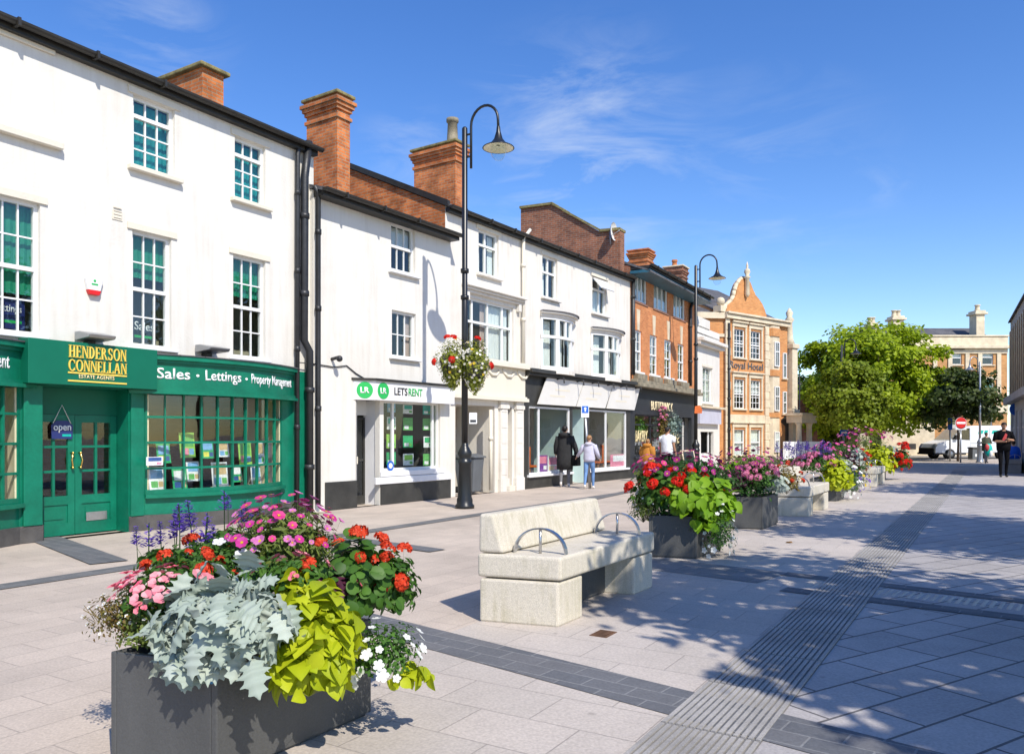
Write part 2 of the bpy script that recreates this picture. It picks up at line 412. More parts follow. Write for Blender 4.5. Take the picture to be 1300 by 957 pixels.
def serif_mesh(word, width, height, depth=.012):
    """Roman capitals drawn as thick and thin strokes with serifs, in a plane facing -y"""
    mb = MB(); T, t, sf = .17, .07, .09
    def bar(x0, x1, z0, z1): mb.box(x0, x1, -depth, 0, z0, z1)
    def stem(x, w=T): bar(x, x+w, 0, 1); bar(x-sf, x+w+sf, 0, .05); bar(x-sf, x+w+sf, .95, 1)
    def diag(x0, z0, x1, z1, w): mb.prism([(x0,0,z0),(x0+w,0,z0),(x1+w,0,z1),(x1,0,z1)], (0,-depth,0))
    def arc(cx, cz, rx, rz, a0, a1, tk, tn):
        n = 18
        for i in range(n):
            q = []
            for a in (a0+(a1-a0)*i/n, a0+(a1-a0)*(i+1)/n):
                w = tn + (tk-tn)*abs(math.cos(R(a)))
                q.append(((cx+rx*math.cos(R(a)), 0, cz+rz*math.sin(R(a))), (cx+(rx-w)*math.cos(R(a)), 0, cz+(rz-min(w, .09))*math.sin(R(a)))))
            mb.prism([q[0][0], q[1][0], q[1][1], q[0][1]], (0,-depth,0))
    x = 0.0
    for ch in word:
        mb0 = len(mb.v); w = .8
        if ch == 'H': stem(.1); stem(.62); bar(.27,.62,.47,.54); w = .92
        elif ch == 'E': stem(.1); bar(.27,.66,.94,1); bar(.27,.7,0,.06); bar(.27,.55,.48,.54); bar(.62,.66,.78,.94); bar(.66,.7,.06,.22); bar(.52,.55,.4,.62); w = .78
        elif ch == 'L': stem(.1); bar(.27,.7,0,.06); bar(.66,.7,.06,.25); w = .76
        elif ch == 'N': stem(.1, t); stem(.72, t); diag(.66,0,.1,1,T-.02); w = .9
        elif ch == 'D': stem(.1); arc(.27,.5,.5,.5,-90,90,T,t); w = .88
        elif ch == 'R': stem(.1); arc(.3,.745,.32,.255,-90,90,T-.02,t); diag(.68,0,.36,.5,T); bar(.66,.92,0,.05); w = .95
        elif ch == 'O': arc(.5,.5,.46,.52,0,360,T,t); w = 1.02
        elif ch == 'C': arc(.5,.5,.46,.52,40,320,T,t); bar(.8,.85,.66,.95); bar(.8,.85,.06,.3); w = .95
        elif ch == 'S': arc(.34,.74,.27,.27,20,270,T-.03,t); arc(.34,.265,.29,.275,-160,90,T-.03,t); bar(.56,.61,.7,.98); bar(.06,.11,.02,.3); w = .74
        elif ch == 'A': diag(.08,0,.4,1,t); diag(.68,0,.36,1,T); bar(.24,.62,.32,.38); bar(0,.26,0,.05); bar(.58,.94,0,.05); w = .96
        mb.v[mb0:] = [(a+x, b, c) for a, b, c in mb.v[mb0:]]
        x += w + .03
    mb.v = [(a/x*width, b, c*height) for a, b, c in mb.v]
    return mb
# ------------------------------------------------------------------ the ground
STREET = math.atan2(.853, .522)            # heading of the street, measured from +x
U = Vector((.522, .853)); V = Vector((-.853, .522))
m_pave_a = paving('plaza_slabs', ((.50, .42, .345), (.45, .38, .315)), (.36, .305, .255), .6, .3, .005, STREET)
m_pave_b = paving('diagonal_slabs', ((.41, .38, .36), (.36, .335, .32)), (.12, .112, .108), .66, .33, .010, R(32), mottled=.22)
m_pave_c = paving('walkway_slabs', ((.50, .44, .385), (.45, .40, .35)), (.34, .30, .265), .6, .4, .005, STREET + R(90), mottled=.12)
m_band = paving('charcoal_setts', ((.115, .118, .12), (.15, .15, .15)), (.21, .2, .19), .3, .14, .007, STREET, mottled=.2)
m_band_x = paving('charcoal_cross_setts', ((.105, .11, .12), (.14, .14, .145)), (.2, .2, .2), .3, .16, .007, STREET + R(84), mottled=.2)
m_tac_base = plain('tactile_groove', (.19, .18, .165), .8, .25, 3.0, bump=.3, fine=.15)
m_tac_rib = plain('tactile_rib', (.34, .32, .295), .75, .25, 2.0, bump=.2, fine=.15)

def sheet(name, pts, z, mat):
    mb = MB(); mb.poly([(p[0], p[1], z) for p in pts])
    o = mb.build(name, mat); tag(o, kind='structure'); return o
sheet('ground', [(-400, -60), (400, -60), (400, 700), (-400, 700)], 0, m_pave_a)
def along(P, d, w, t0, t1):
    """strip of width w whose left edge runs from P along d"""
    d = Vector(d).normalized(); r = Vector((d.y, -d.x))
    P = Vector((P[0], P[1]))
    return [P + d*t0, P + d*t0 + r*w, P + d*t1 + r*w, P + d*t1]
TAC = ground(898, 866); TAC = Vector((TAC.x, TAC.y)); TACW = .52
Rr = Vector((U.y, -U.x))
# paving between the bench row and the tactile strip, and the diagonal field right of it
sheet('walkway_paving', along(TAC - Rr*2.05, U, 2.05, -6, 40), .004, m_pave_c)
sheet('diagonal_paving', along(TAC + Rr*TACW, U, 9.5, -7, 34), .004, m_pave_b)
# charcoal bands
def band(name, a, b, w, mat=None, ext0=0, ext1=0, z=.008):
    a, b = ground(*a), ground(*b); d = Vector((b.x-a.x, b.y-a.y)); L = d.length
    return sheet(name, along((a.x, a.y), d, w, -ext0, L+ext1), z, mat or m_band)
band('paving_band', (0, 742), (440, 676.5), .30, ext0=6, ext1=22)
band('paving_band', (60, 676), (163, 712), .42, m_band_x, z=.012)
band('paving_band', (446, 682), (566, 698), .30, m_band_x, z=.012)
band('paving_band', (500, 786), (821, 865), .42, m_band_x, ext0=.3, ext1=2.2)
m_band_m = paving('grey_cross_slabs', ((.19, .19, .19), (.23, .225, .22)), (.13, .13, .13), .6, .3, .006, STREET + R(84), mottled=.2)
band('paving_band', (822, 707), (1000, 727.5), .80, m_band_m, z=.0075)
band('paving_band', (1000, 727), (1300, 761), .22, m_band_x, ext1=4, z=.010)
band('paving_band', (1000, 746), (1300, 782), .24, m_band_x, ext1=4, z=.010)
band('paving_band', (640, 655), (800, 622), .28, m_band, ext1=10, z=.012)
# studded slabs between the two right-hand bands
def studs():
    a, b = ground(1000, 738), ground(1300, 772); d = Vector((b.x-a.x, b.y-a.y)).normalized(); r = Vector((d.y, -d.x))
    mb = MB()
    for i in range(2, 110):
        for j in range(-2, 3):
            p = Vector((a.x, a.y)) + d*(.1+i*.066) + r*(j*.066)
            mb.lathe([(.021, .004), (.018, .0085), (.011, .0105)], (p.x, p.y, 0), 7)
    o = mb.build('tactile_studs', plain('tactile_stud', (.50, .46, .40), .75, .15)); tag(o, kind='structure')
studs()
def tactile():
    s = sheet('tactile_strip', along(TAC, U, TACW, -3.2, 33), .006, m_tac_base)
    mb = MB(); n = 14
    for k in range(n):
        for i in range(46):
            t0 = -3.2 + i*.8; q = along(TAC + Rr*(.008 + k*TACW/n), U, TACW/n*.6, t0+.012, t0+.788)
            mb.prism([(p.x, p.y, .006) for p in q], (0, 0, .007))
    o = mb.build('tactile_ribs', m_tac_rib); tag(o, kind='structure')
tactile()
# cross road at the far end with its kerb
sheet('road', [(14, 49.4), (90, 49.4), (90, 54.6), (14, 54.6)], .006, m_asphalt)
kb = MB(); kb.box(14, 90, 54.6, 54.75, 0, .12); kb.box(14, 90, 49.25, 49.4, 0, .05)
tag(kb.build('kerb', m_tac_rib), kind='structure')

# ------------------------------------------------------------------ building kit
def wall_holes(mb, x0, x1, z0, z1, holes, depth=.14, y=0.0):
    xs = sorted({x0, x1, *[h[0] for h in holes], *[h[1] for h in holes]}); xs = [x for x in xs if x0 <= x <= x1]
    zs = sorted({z0, z1, *[h[2] for h in holes], *[h[3] for h in holes]}); zs = [z for z in zs if z0 <= z <= z1]
    for i in range(len(xs)-1):
        for j in range(len(zs)-1):
            cx, cz = (xs[i]+xs[i+1])/2, (zs[j]+zs[j+1])/2
            if any(h[0] < cx < h[1] and h[2] < cz < h[3] for h in holes): continue
            mb.poly([(xs[i],y,zs[j]),(xs[i+1],y,zs[j]),(xs[i+1],y,zs[j+1]),(xs[i],y,zs[j+1])])
    for a, b, c, d in holes:
        e = y + depth
        mb.poly([(a,y,c),(a,e,c),(a,e,d),(a,y,d)]); mb.poly([(b,y,c),(b,e,c),(b,e,d),(b,y,d)])
        mb.poly([(a,y,d),(b,y,d),(b,e,d),(a,e,d)]); mb.poly([(a,y,c),(b,y,c),(b,e,c),(a,e,c)])

def building(name, label, cat, fac, H, depth, front, side, holes, z0=0.0, pitch=20, int_mat=None, floors=(), roof=m_slate, over=.15, gutter=True, room=2.6, ext=0.0):
    root = empty(name, (fac.A.x, fac.A.y, 0), fac.ang, label, cat)
    L = fac.L; x0 = -ext
    mb = MB(); wall_holes(mb, x0, L, z0, H, holes); mb.build('front_wall', front, root)
    mb = MB(); ridge = math.tan(R(pitch))*depth/2
    for a, b in ((x0+.004, x0+.24), (L-.24, L-.004)):
        mb.prism([(a, .006, 0), (a, depth, 0), (a, depth, H-.02), (a, depth/2, H-.02+ridge), (a, .006, H-.02)], (b-a, 0, 0))
    mb.box(x0+.24, L-.24, depth-.25, depth, 0, H-.02)
    mb.build('side_wall', side, root)
    if roof:
        mb = MB(); t = .12
        sl = math.tan(R(pitch))
        for sg in (0, 1):
            ya, yb = (-over, depth/2) if sg == 0 else (depth+over, depth/2)
            za, zb = H-over*sl, H+ridge
            mb.prism([(x0-.02, ya, za), (x0-.02, yb, zb), (x0-.02, yb, zb+t), (x0-.02, ya, za+t*.6)], (L-x0+.04, 0, 0))
        mb.build('roof', roof, root)
    if gutter:
        mb = MB(); zg = H-.03
        mb.box(x0+.01, L-.01, -over+.02, -.004, zg-.13, zg-.02)
        n = 7
        prof = [(0, -over-.06+.065*math.cos(math.pi+math.pi*k/n), zg-.0+.07*math.sin(math.pi+math.pi*k/n)) for k in range(n+1)]
        mb.prism([(x0-.03, p[1], p[2]) for p in prof], (L-x0+.06, 0, 0))
        for k in range(int(L/1.1)):
            mb.box(x0+.5+k*1.1, x0+.54+k*1.1, -over-.14, -over+.02, zg-.085, zg+.02)
        mb.build('gutter', m_gutter, root)
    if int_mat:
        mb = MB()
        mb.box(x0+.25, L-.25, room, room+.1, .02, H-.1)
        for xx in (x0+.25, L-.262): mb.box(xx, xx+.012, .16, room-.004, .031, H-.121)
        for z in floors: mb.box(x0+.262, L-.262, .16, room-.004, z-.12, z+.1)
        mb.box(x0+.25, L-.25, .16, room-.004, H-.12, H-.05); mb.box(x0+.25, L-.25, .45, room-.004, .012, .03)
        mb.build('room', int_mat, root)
    return root

def window(root, r, y=.07, cols=3, rows=(), rails=(), frame=m_wframe, fw=.055, bar=.022, sill=m_wframe, blind=None, vert=(), sill_out=.1, lintel=None, glassm=m_glass, sill_h=.08, colrange=None, name='window'):
    """frame with glazing bars > pane, sill, blind"""
    a, b, c, d = r
    mb = MB()
    mb.box(a, a+fw, y, y+.07, c, d); mb.box(b-fw, b, y, y+.07, c, d)
    mb.box(a+fw, b-fw, y+.002, y+.068, c, c+fw); mb.box(a+fw, b-fw, y+.002, y+.068, d-fw, d)
    h = d-c-2*fw; w = b-a-2*fw
    for f in rails: mb.box(a+fw, b-fw, y-.012, y+.06, c+fw+h*f-.03, c+fw+h*f+.03)
    for f in rows: mb.box(a+fw, b-fw, y+.016, y+.05, c+fw+h*f-bar/2, c+fw+h*f+bar/2)
    for k in range(1, cols): mb.box(a+fw+w*k/cols-bar/2, a+fw+w*k/cols+bar/2, y+.014, y+.052, c+fw, d-fw)
    for f in vert: mb.box(a+fw+w*f-.03, a+fw+w*f+.03, y+.006, y+.062, c+fw, d-fw)
    fr = mb.build(name, frame, root)
    mb = MB(); mb.box(a+fw*.6, b-fw*.6, y+.03, y+.036, c+fw*.6, d-fw*.6); mb.build('pane', glassm, fr)
    if sill:
        mb = MB(); mb.box(a-.1, b+.1, -sill_out, y+.001, c-sill_h, c-.002); mb.build('sill', sill, fr, bevel=.01, seg=1)
    for bl in (blind or ()):
        bm_, f0, f1, x0, x1 = bl
        mb = MB(); n = 14; xa, xb = a+w*x0+fw*.5, a+w*x1+fw*1.5
        top = [(xa+(xb-xa)*k/n, y+.12+.012*(k % 2), c+h*f0+fw) for k in range(n+1)]
        for k in range(n):
            p, q = top[k], top[k+1]
            mb.poly([p, q, (q[0], q[1], c+h*f1+fw), (p[0], p[1], c+h*f1+fw)])
        mb.build('curtain' if 'curtain' in bm_.name else 'blind', bm_, fr)
    if lintel:
        mb = MB(); mb.box(a-.09, b+.09, -.03, .0, d+.002, d+.1); mb.build('lintel', lintel, fr)
    return fr

def chimney(root, fac, px, ytop, n, wu, wv, mat, cap=m_lichen, courses=3, zb=6.0, pot=None, corbel=True):
    s0 = fac.s(px, n); zt = fac.z(px, ytop, n)
    mb = MB()
    def ring(e, z0, z1): mb.box(s0-e, s0+wu+e, n-e, n+wv+e, z0, z1)
    ring(0, zb, zt-.62)
    if corbel:
        ring(.04, zt-.62, zt-.54); ring(.0, zt-.54, zt-.42)
        for k in range(courses): ring(.04+.04*k, zt-.42+.09*k, zt-.42+.09*(k+1)-.002)
        ring(.03, zt-.42+.09*courses, zt-.08)
    else: ring(.0, zt-.62, zt-.08)
    ch = mb.build('chimney', mat, root)
    mb = MB(); mb.box(s0-.1, s0+wu+.1, n-.1, n+wv+.1, zt-.08, zt); mb.build('capstone', cap, ch, bevel=.02)
    if pot:
        for (dx, dy, r, h, pm) in pot:
            mb = MB(); mb.lathe([(r*1.15, zt), (r, zt+.1), (r*.85, zt+h-.12), (r*1.1, zt+h-.1), (r*1.1, zt+h), (r*.7, zt+h)], (s0+dx, n+dy, 0), 12)
            mb.build('chimney_pot', pm, ch)
    return ch
def pipe(name, root, fac, pts, r, mat=m_pipe, n=-.09, brackets=True):
    P = [(fac.s(x, n), n, fac.z(x, y, n)) for x, y in pts]
    mb = MB(); mb.tube(P, r, 9)
    if brackets:
        a, b = P[0], P[-1]
        for i in range(len(P)-1):
            a, b = Vector(P[i]), Vector(P[i+1]); L = (b-a).length
            for k in range(int(L/1.5)):
                p = a.lerp(b, (k+.5)*1.5/L); mb.tube([p+Vector((0,0,-.05)), p+Vector((0,0,.05))], r*1.3, 9)
    return mb.build(name, mat, root)

# ------------------------------------------------------------------ estate agents: white building with green shopfront
fA = Facade((-6.96, 10.7), (-3.93, 15.6))
EXT = 2.6
zE = (fA.z(0, 24) + fA.z(380, 182))/2
zf = fA.z(200, 455, 0)
H1 = []
w1 = fA.rect(168, 291, 217.5, 439); w2 = fA.rect(296, 322, 337, 453)
w0 = (w1[0] - (fA.s(217.5)-fA.s(50.5)) - .0, fA.s(51), w1[2], fA.z(20, 252)); w0 = (w0[1]-(w1[1]-w1[0])*1.04, w0[1], w0[2], fA.z(30, 254))
u1 = fA.rect(169, 119, 222, 210); u2 = fA.rect(298, 172, 337, 251)
bl_w0 = (fA.s(63)-1.9, fA.s(63), fA.z(40, 172), fA.z(40, 60))
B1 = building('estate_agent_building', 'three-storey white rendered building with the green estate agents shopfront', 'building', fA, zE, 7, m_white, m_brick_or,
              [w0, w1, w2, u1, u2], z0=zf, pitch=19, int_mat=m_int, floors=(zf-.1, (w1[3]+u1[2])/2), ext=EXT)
for r, lab in ((w0, 0), (w1, 1), (w2, 2)):
    window(B1, r, cols=3, rows=(.25, .75), rails=(.5,), sill_h=.05, sill_out=.06, lintel=m_cream,
           blind=[(m_blind_g, .62 if lab else .3, 1, 0, 1)])
for r in (u1, u2):
    window(B1, r, cols=3, rows=(.245, .49), rails=(.75,), lintel=m_cream, blind=[(m_blind_sky, 0, 1, 0, 1)], sill=m_cream)
mb = MB()      # blocked opening: shallow raised lintel and sill
mb.box(bl_w0[0]-.2, bl_w0[1]+.06, -.05, -.001, bl_w0[3], bl_w0[3]+.09); mb.build('blocked_window_lintel', m_cream, B1, bevel=.008, seg=1)
mb = MB(); mb.box(bl_w0[0]-.2, bl_w0[1]+.15, -.11, -.001, bl_w0[2]-.1, bl_w0[2])
mb.build('blocked_window_sill', m_cream, B1, bevel=.008, seg=1)
mb = MB(); q = fA.rect(142, 267, 155, 278); mb.box(q[0], q[1], -.012, -.001, q[2], q[3])
for k in range(4): mb.box(q[0]+.02, q[1]-.02, -.022, -.012, q[2]+.03+k*.05, q[2]+.05+k*.05)
mb.build('air_vent', m_cream, B1)
chimney(B1, fA, 257, 80, 1.9, .5, 1.25, m_brick_or, corbel=False)

mb = MB(); zq_ = zf+.05; mb.box(-EXT+.27, fA.L-.27, .95, 1.05, zq_, zE-.15); mb.build('upper_room_wall', plain('upper_room_paint', (.45, .41, .32), .9, .2, 1.0), B1)
# shopfront joinery
zb0 = fA.z(200, 497, 0)              # underside of the fascia
dA, dB = fA.s(54), fA.s(163)         # door recess
bA, bB = fA.s(184.5), fA.s(357)      # right bow window
lB = fA.s(24); lA = lB - (bB-bA)     # left bow window
zs = fA.z(190, 627)                  # sill of the bow
mb = MB()
wall_holes(mb, -EXT, fA.L, 0, zf, [(lA, lB, zs, zb0), (dA, dB, 0, zb0), (bA, bB, zs, zb0)], depth=.2)
shop = mb.build('shopfront', m_green, B1)
mb = MB()
for a, b in ((-EXT, dA-.0), (dB, fA.L-.04)): mb.box(a, b, -.035, -.003, 0, .24)
for a, b in ((fA.s(28), dA-.02), (dB+.02, bA-.05)):          # pilasters beside the door
    mb.cur = 1; mb.box(a, b, -.05, -.004, .24, zb0); mb.cur = 0
mb.build('plinth', [m_plinth, m_green], shop, bevel=.006, seg=1)
class Bow:
    def __init__(s, a, b, sag):
        s.a, s.b, c = a, b, (b-a)/2
        s.r = (c*c+sag*sag)/(2*sag); s.cx = (a+b)/2; s.cy = s.r - sag; s.half = math.asin(c/s.r)
    def p(s, t, e=0.0):
        """t 0..1 along the bow, e metres outward"""
        an = -s.half + 2*s.half*t
        return s.cx + (s.r+e)*math.sin(an), s.cy - (s.r+e)*math.cos(an)
    def strip(s, mb, z0, z1, e0, e1, t0=0, t1=1, n=16):
        for i in range(n):
            ta, tb = t0+(t1-t0)*i/n, t0+(t1-t0)*(i+1)/n
            pts = [(*s.p(ta, e0), z0), (*s.p(tb, e0), z0), (*s.p(tb, e1), z0), (*s.p(ta, e1), z0)]
            mb.prism(pts, (0, 0, z1-z0))
def bow_window(bow, label=None):
    mb = MB(); n = 10
    bow.strip(mb, zs, zs+.07, -.05, .02); bow.strip(mb, zb0-.05, zb0, -.05, .02)
    for k in range(n+1):
        w = .004 if 0 < k < n else .010
        bow.strip(mb, zs+.07, zb0-.05, -.045, .012, max(k/n-w, 0), min(k/n+w, 1), 1)
    for j in (1, 2, 3):
        z = zs+(zb0-zs)*j/4; bow.strip(mb, z-.018, z+.018, -.04, .006)
    fr = mb.build('bow_window', m_green, B1)
    mb = MB(); bow.strip(mb, zs+.03, zb0-.03, -.024, -.019); mb.build('pane', m_shopglass, fr)
    mb = MB(); bow.strip(mb, zs-.06, zs-.001, -.2, .09); mb.build('sill', m_green, fr)
    mb = MB(); bow.strip(mb, .24, zs-.06, -.12, .0); mb.cur = 1; bow.strip(mb, 0, .24, -.1, .03); mb.build('stall_riser', [m_green, m_plinth], fr)
    mb = MB()
    mb.poly([(*bow.p(t, -.02), zs+.01) for t in [k/12 for k in range(13)]]+[(bow.b, .6, zs+.01), (bow.a, .6, zs+.01)])
    mb.build('display_shelf', m_int_cream, fr)
    for x in (bow.b-.06, bow.a+.03): mb = MB(); mb.box(x, x+.03, .0, .9, zs, zb0); mb.build('window_return', m_int_cream, fr)
bowR = Bow(bA, bB, .36); bowL = Bow(lA, lB, .36)
bow_window(bowR); bow_window(bowL)
dz_ = fA.z(100, 527, .36)+.004
for x in (dA-.04, dB): mb = MB(); mb.box(x, x+.04, .2, .5, 0, zb0); mb.build('recess_lining', m_green, B1)
mb = MB()
mb.box(dA, dB, .31, .40, dz_, zb0+.02)
mb.build('transom_panel', m_green2, B1)
# curved fascia and cornices over each bow
fasR = Bow(dB+.0, fA.s(372), .42); fasL = Bow(lA-.3, fA.s(36), .42)
for fb in (fasR, fasL):
    mb = MB()
    fb.strip(mb, zb0, zf-.04, -.3, .02, n=20)
    fb.strip(mb, zb0-.05, zb0, -.3, .12, n=20); fb.strip(mb, zb0-.002, zb0+.05, -.2, .07, n=20)
    fb.strip(mb, zf-.04, zf+.03, -.3, .11, n=20); fb.strip(mb, zf-.09, zf-.042, -.2, .06, n=20)
    mb.cur = 1; fb.strip(mb, zf+.032, zf+.05, -.42, .13, n=20)
    mb.build('fascia', [m_green, m_slate], B1)
# double doors
dz = fA.z(100, 527, .36)
def door_leaf(a, b, name='door'):
    y0 = .3; mb = MB(); fw = .1
    zt = dz; zm = fA.z(100, 628, .33); zl = .12
    mb.box(a, a+fw, y0, y0+.05, .02, zt); mb.box(b-fw, b, y0, y0+.05, .02, zt)
    mb.box(a+fw, b-fw, y0+.002, y0+.048, zt-.11, zt); mb.box(a+fw, b-fw, y0+.002, y0+.048, zm-.13, zm); mb.box(a+fw, b-fw, y0+.002, y0+.048, .02, .2)
    mb.box(a+fw, b-fw, y0+.02, y0+.04, .2, zm-.13); mb.box(a+fw+.06, b-fw-.06, y0+.008, y0+.02, .26, zm-.19)
    m = (a+b)/2; mb.box(m-.018, m+.018, y0+.004, y0+.046, zm, zt-.11)
    for k in (1, 2): z = zm+(zt-.11-zm)*k/3; mb.box(a+fw, b-fw, y0+.006, y0+.044, z-.018, z+.018)
    d = mb.build(name, m_green, B1)
    mb = MB(); mb.box(a+fw*.8, b-fw*.8, y0+.022, y0+.027, zm-.02, zt-.1); mb.build('pane', m_shopglass, d)
    return d, zm
a, b = dA+.01, dB-.01; mid = (a+b)/2 - .02
dl, zm = door_leaf(a, mid-.004); dr, _ = door_leaf(mid+.004, b)
for d_, x in ((dl, mid-.06), (dr, mid+.06)):
    mb = MB(); z0 = zm+.42; x += 0
    mb.tube([(x, .3, z0), (x, .245, z0+.01), (x+(.02 if d_ is dr else -.02), .235, z0+.11), (x, .245, z0+.21), (x, .3, z0+.22)], .013, 8)
    mb.ball((x, .245, z0), .02); mb.ball((x, .245, z0+.22), .02); mb.build('handle', m_brass, d_)
mb = MB(); mb.box(mid+.17, b-.16, .292, .302, zm-.40, zm-.27); mb.box(mid+.2, b-.19, .286, .292, zm-.36, zm-.31); mb.build('letterbox', m_steel, dr)

# main sign board over the door
sa, sb = fA.s(36, -.3), fA.s(200, -.3)
z0s, z1s = fA.z(110, 490, -.3), fA.z(110, 435.5, -.3)
sign = empty('shop_sign', fA.world(sa, -.3, 0), fA.ang, 'green sign board over the estate agents door with raised gold serif letters', 'shop sign')
mb = MB(); mb.box(0, sb-sa, 0, .28, z0s, z1s); mb.build('board', m_green2, sign, bevel=.006, seg=1)
def sx(px): return fA.s(px, -.3)-sa
for word, xl, xr, y0, y1 in (('HENDERSON', 86.5, 160, 456.2, 440), ('CONNELLAN', 86, 160.5, 473, 457.8)):
    xa, xb = sx(xl), sx(xr); zc0 = fA.z(123, y0, -.3); zc1 = fA.z(123, y1, -.3)
    smb = serif_mesh(word, xb-xa, zc1-zc0-.012, .022)
    smb.v = [(p[0]+xa, p[1]-.003, p[2]+zc0) for p in smb.v]; smb.build('lettering', m_gold, sign)
mb = MB(); zq = fA.z(123, 476, -.3); mb.box(sx(86), sx(160.5), -.012, -.001, zq, zq+.022); zq2 = fA.z(123, 486, -.3); mb.box(sx(86), sx(160.5), -.012, -.001, zq2, zq2+.022)
mb.build('rule', m_gold, sign)
text('lettering', 'ESTATE AGENTS', m_gold2, sign, sx(100), -.003, fA.z(123, 481.5, -.3), sx(145)-sx(100), .055, .006, .01)
# writing along the curved fascia
def bowwarp(fb, e):
    Lb = 2*fb.half*fb.r
    def f(p):
        t = p.x/Lb; x, y = fb.p(t, e - p.y); return Vector((x, y, p.z))
    return f, Lb
wf, Lb = bowwarp(fasR, .022)
zt0 = zb0+(zf-zb0)*.36; th = (zf-zb0)*.36
for body, t0, t1 in (('Sales', .115, .262), ('\u2022', .29, .305), ('Lettings', .335, .53), ('\u2022', .555, .57), ('Property Management', .595, .955)):
    dot = body == '\u2022'
    desc = any(c in 'gpy' for c in body)
    text('fascia_lettering', body, m_wtext, B1, t0*Lb, 0, zt0+(th*.3 if dot else (-th*.22 if desc else 0)), (t1-t0)*Lb, th*.22 if dot else (th*1.15 if desc else th*.93), .006, .0 if dot else .014, wf)
wl, LbL = bowwarp(fasL, .022)
text('fascia_lettering', 'Rent', m_wtext, B1, LbL*.80, 0, zt0, LbL*.085, th, .006, .014, wl)
pipe('drainpipe', B1, fA, [(381, 178), (378, 195), (377, 660)], .045)
pipe('drainpipe', B1, fA, [(392, 180), (387, 225), (386, 432), (393, 446), (393, 662)], .075, n=-.13)

# ------------------------------------------------------------------ lettings office
fB = Facade((-3.90, 15.46), (-1.49, 19.1))
zB = (fB.z(400, 238)+fB.z(568, 300))/2
wb1 = fB.rect(496.5, 281, 527, 342); wb2 = fB.rect(497.5, 393, 528, 452.5)
sh = (fB.s(487), fB.s(559), fB.z(488, 598), fB.z(488, 508)); drh = (fB.s(453), fB.s(482), 0.0, fB.z(470, 508))
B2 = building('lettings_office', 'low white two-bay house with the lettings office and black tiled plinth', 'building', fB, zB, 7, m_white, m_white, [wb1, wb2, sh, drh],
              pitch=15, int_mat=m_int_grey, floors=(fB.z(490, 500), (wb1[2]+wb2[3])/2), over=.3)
window(B2, wb1, cols=3, rows=(), rails=(.52,), blind=[(m_curtain, .52, 1, 0, 1), (m_blind_sky, 0, .0, 0, .01)][:1])
window(B2, wb2, cols=3, rows=(.5,), rails=(), blind=[(m_curtain_p, 0, 1, .82, 1)], sill_h=.06)
w = window(B2, sh, cols=1, rows=(), vert=(.18, .93), sill=None, glassm=m_shopglass, name='shop_window')
mb = MB(); mb.box(drh[1]+.01, fB.L-.03, -.04, -.003, 0, fB.z(490, 609)); mb.box(fB.s(412), drh[0]-.02, -.04, -.003, 0, fB.z(430, 611)); mb.build('tiled_plinth', m_dark, B2, bevel=.008, seg=1)
mb = MB(); mb.box(sh[0]-.12, sh[1]+.12, -.06, -.003, sh[2]-.12, sh[2]-.002); mb.box(sh[0]-.3, fB.L-.05, -.07, -.003, sh[2]-.28, sh[2]-.13); mb.build('window_board', m_white_plain, B2, bevel=.01, seg=1)
# recessed glazed door with dark frame
mb = MB(); yd = .45; za = fB.z(465, 530, .4); a, b = drh[0]+.0, drh[1]+.02
mb.box(a, b, yd-.03, yd+.2, za+.05, drh[3]+.02); mb.build('door_header', m_white_plain, B2)
mb = MB(); mb.box(a-.03, a, .0, yd+.05, 0, drh[3]); mb.box(b+.0, b+.03, .14, yd+.05, 0, drh[3]); mb.build('door_return', m_white_plain, B2)
mb = MB(); f = .045
mb.box(a, a+f, yd, yd+.05, .02, za); mb.box(b-f, b, yd, yd+.05, .02, za); mb.box(a+f, b-f, yd, yd+.05, za-f, za); mb.box(a+f, b-f, yd, yd+.05, .02, .2)
mb.box(a+f, b-f, yd+.004, yd+.046, za*.5, za*.5+.05); mb.box((a+b)/2-.015, (a+b)/2+.015, yd+.004, yd+.046, .2, za-f)
dd = mb.build('door', m_dark, B2); mb = MB(); mb.box(a+f, b-f, yd+.022, yd+.027, .2, za-f); mb.build('pane', m_shopglass, dd)
mb = MB(); mb.box((a+b)/2-.16, (a+b)/2+.12, yd-.012, yd-.001, za*.5-.06, za*.5+.1); mb.build('notice', m_cream, dd)
# sign with its splayed end
s0, s1, s2 = fB.s(449.5, -.02), fB.s(477, -.26), fB.s(577, -.26)
zA, zC = fB.z(500, 509, -.2), fB.z(500, 485.5, -.2)
sg = empty('shop_sign', fB.world(s0, 0, 0), fB.ang, 'white lettings shop sign with two green roundels and a splayed end', 'shop sign')
mb = MB(); mb.prism([(0, -.004, zA), (s1-s0, -.26, zA), (s2-s0, -.26, zA), (s2-s0, -.004, zA)], (0, 0, zC-zA)); mb.build('board', m_white_plain, sg)
mb = MB(); mb.prism([(-.06, -.004, zC+.001), (s1-s0-.03, -.31, zC+.001), (s2-s0+.03, -.31, zC+.001), (s2-s0+.03, -.004, zC+.001)], (0, 0, .05)); mb.build('cornice', m_gutter, sg)
zc = (zA+zC)/2; rr = (zC-zA)*.43
def roundel(cx, warp):
    mb = MB(); mb.prism([(cx+rr*math.cos(t*math.pi/18), 0, zc+rr*math.sin(t*math.pi/18)) for t in range(36)], (0, -.008, 0))
    mb.v = [tuple(warp(Vector(p))) for p in mb.v]; o = mb.build('roundel', m_lgreen, sg)
    text('roundel_lettering', 'LR', m_wtext, o, cx-rr*.55, -.009, zc-rr*.36, rr*1.1, rr*.72, .005, .03, warp)
dirS = Vector((s1-s0, -.26+.004)).normalized()
Ls = Vector((s1-s0, -.256)).length
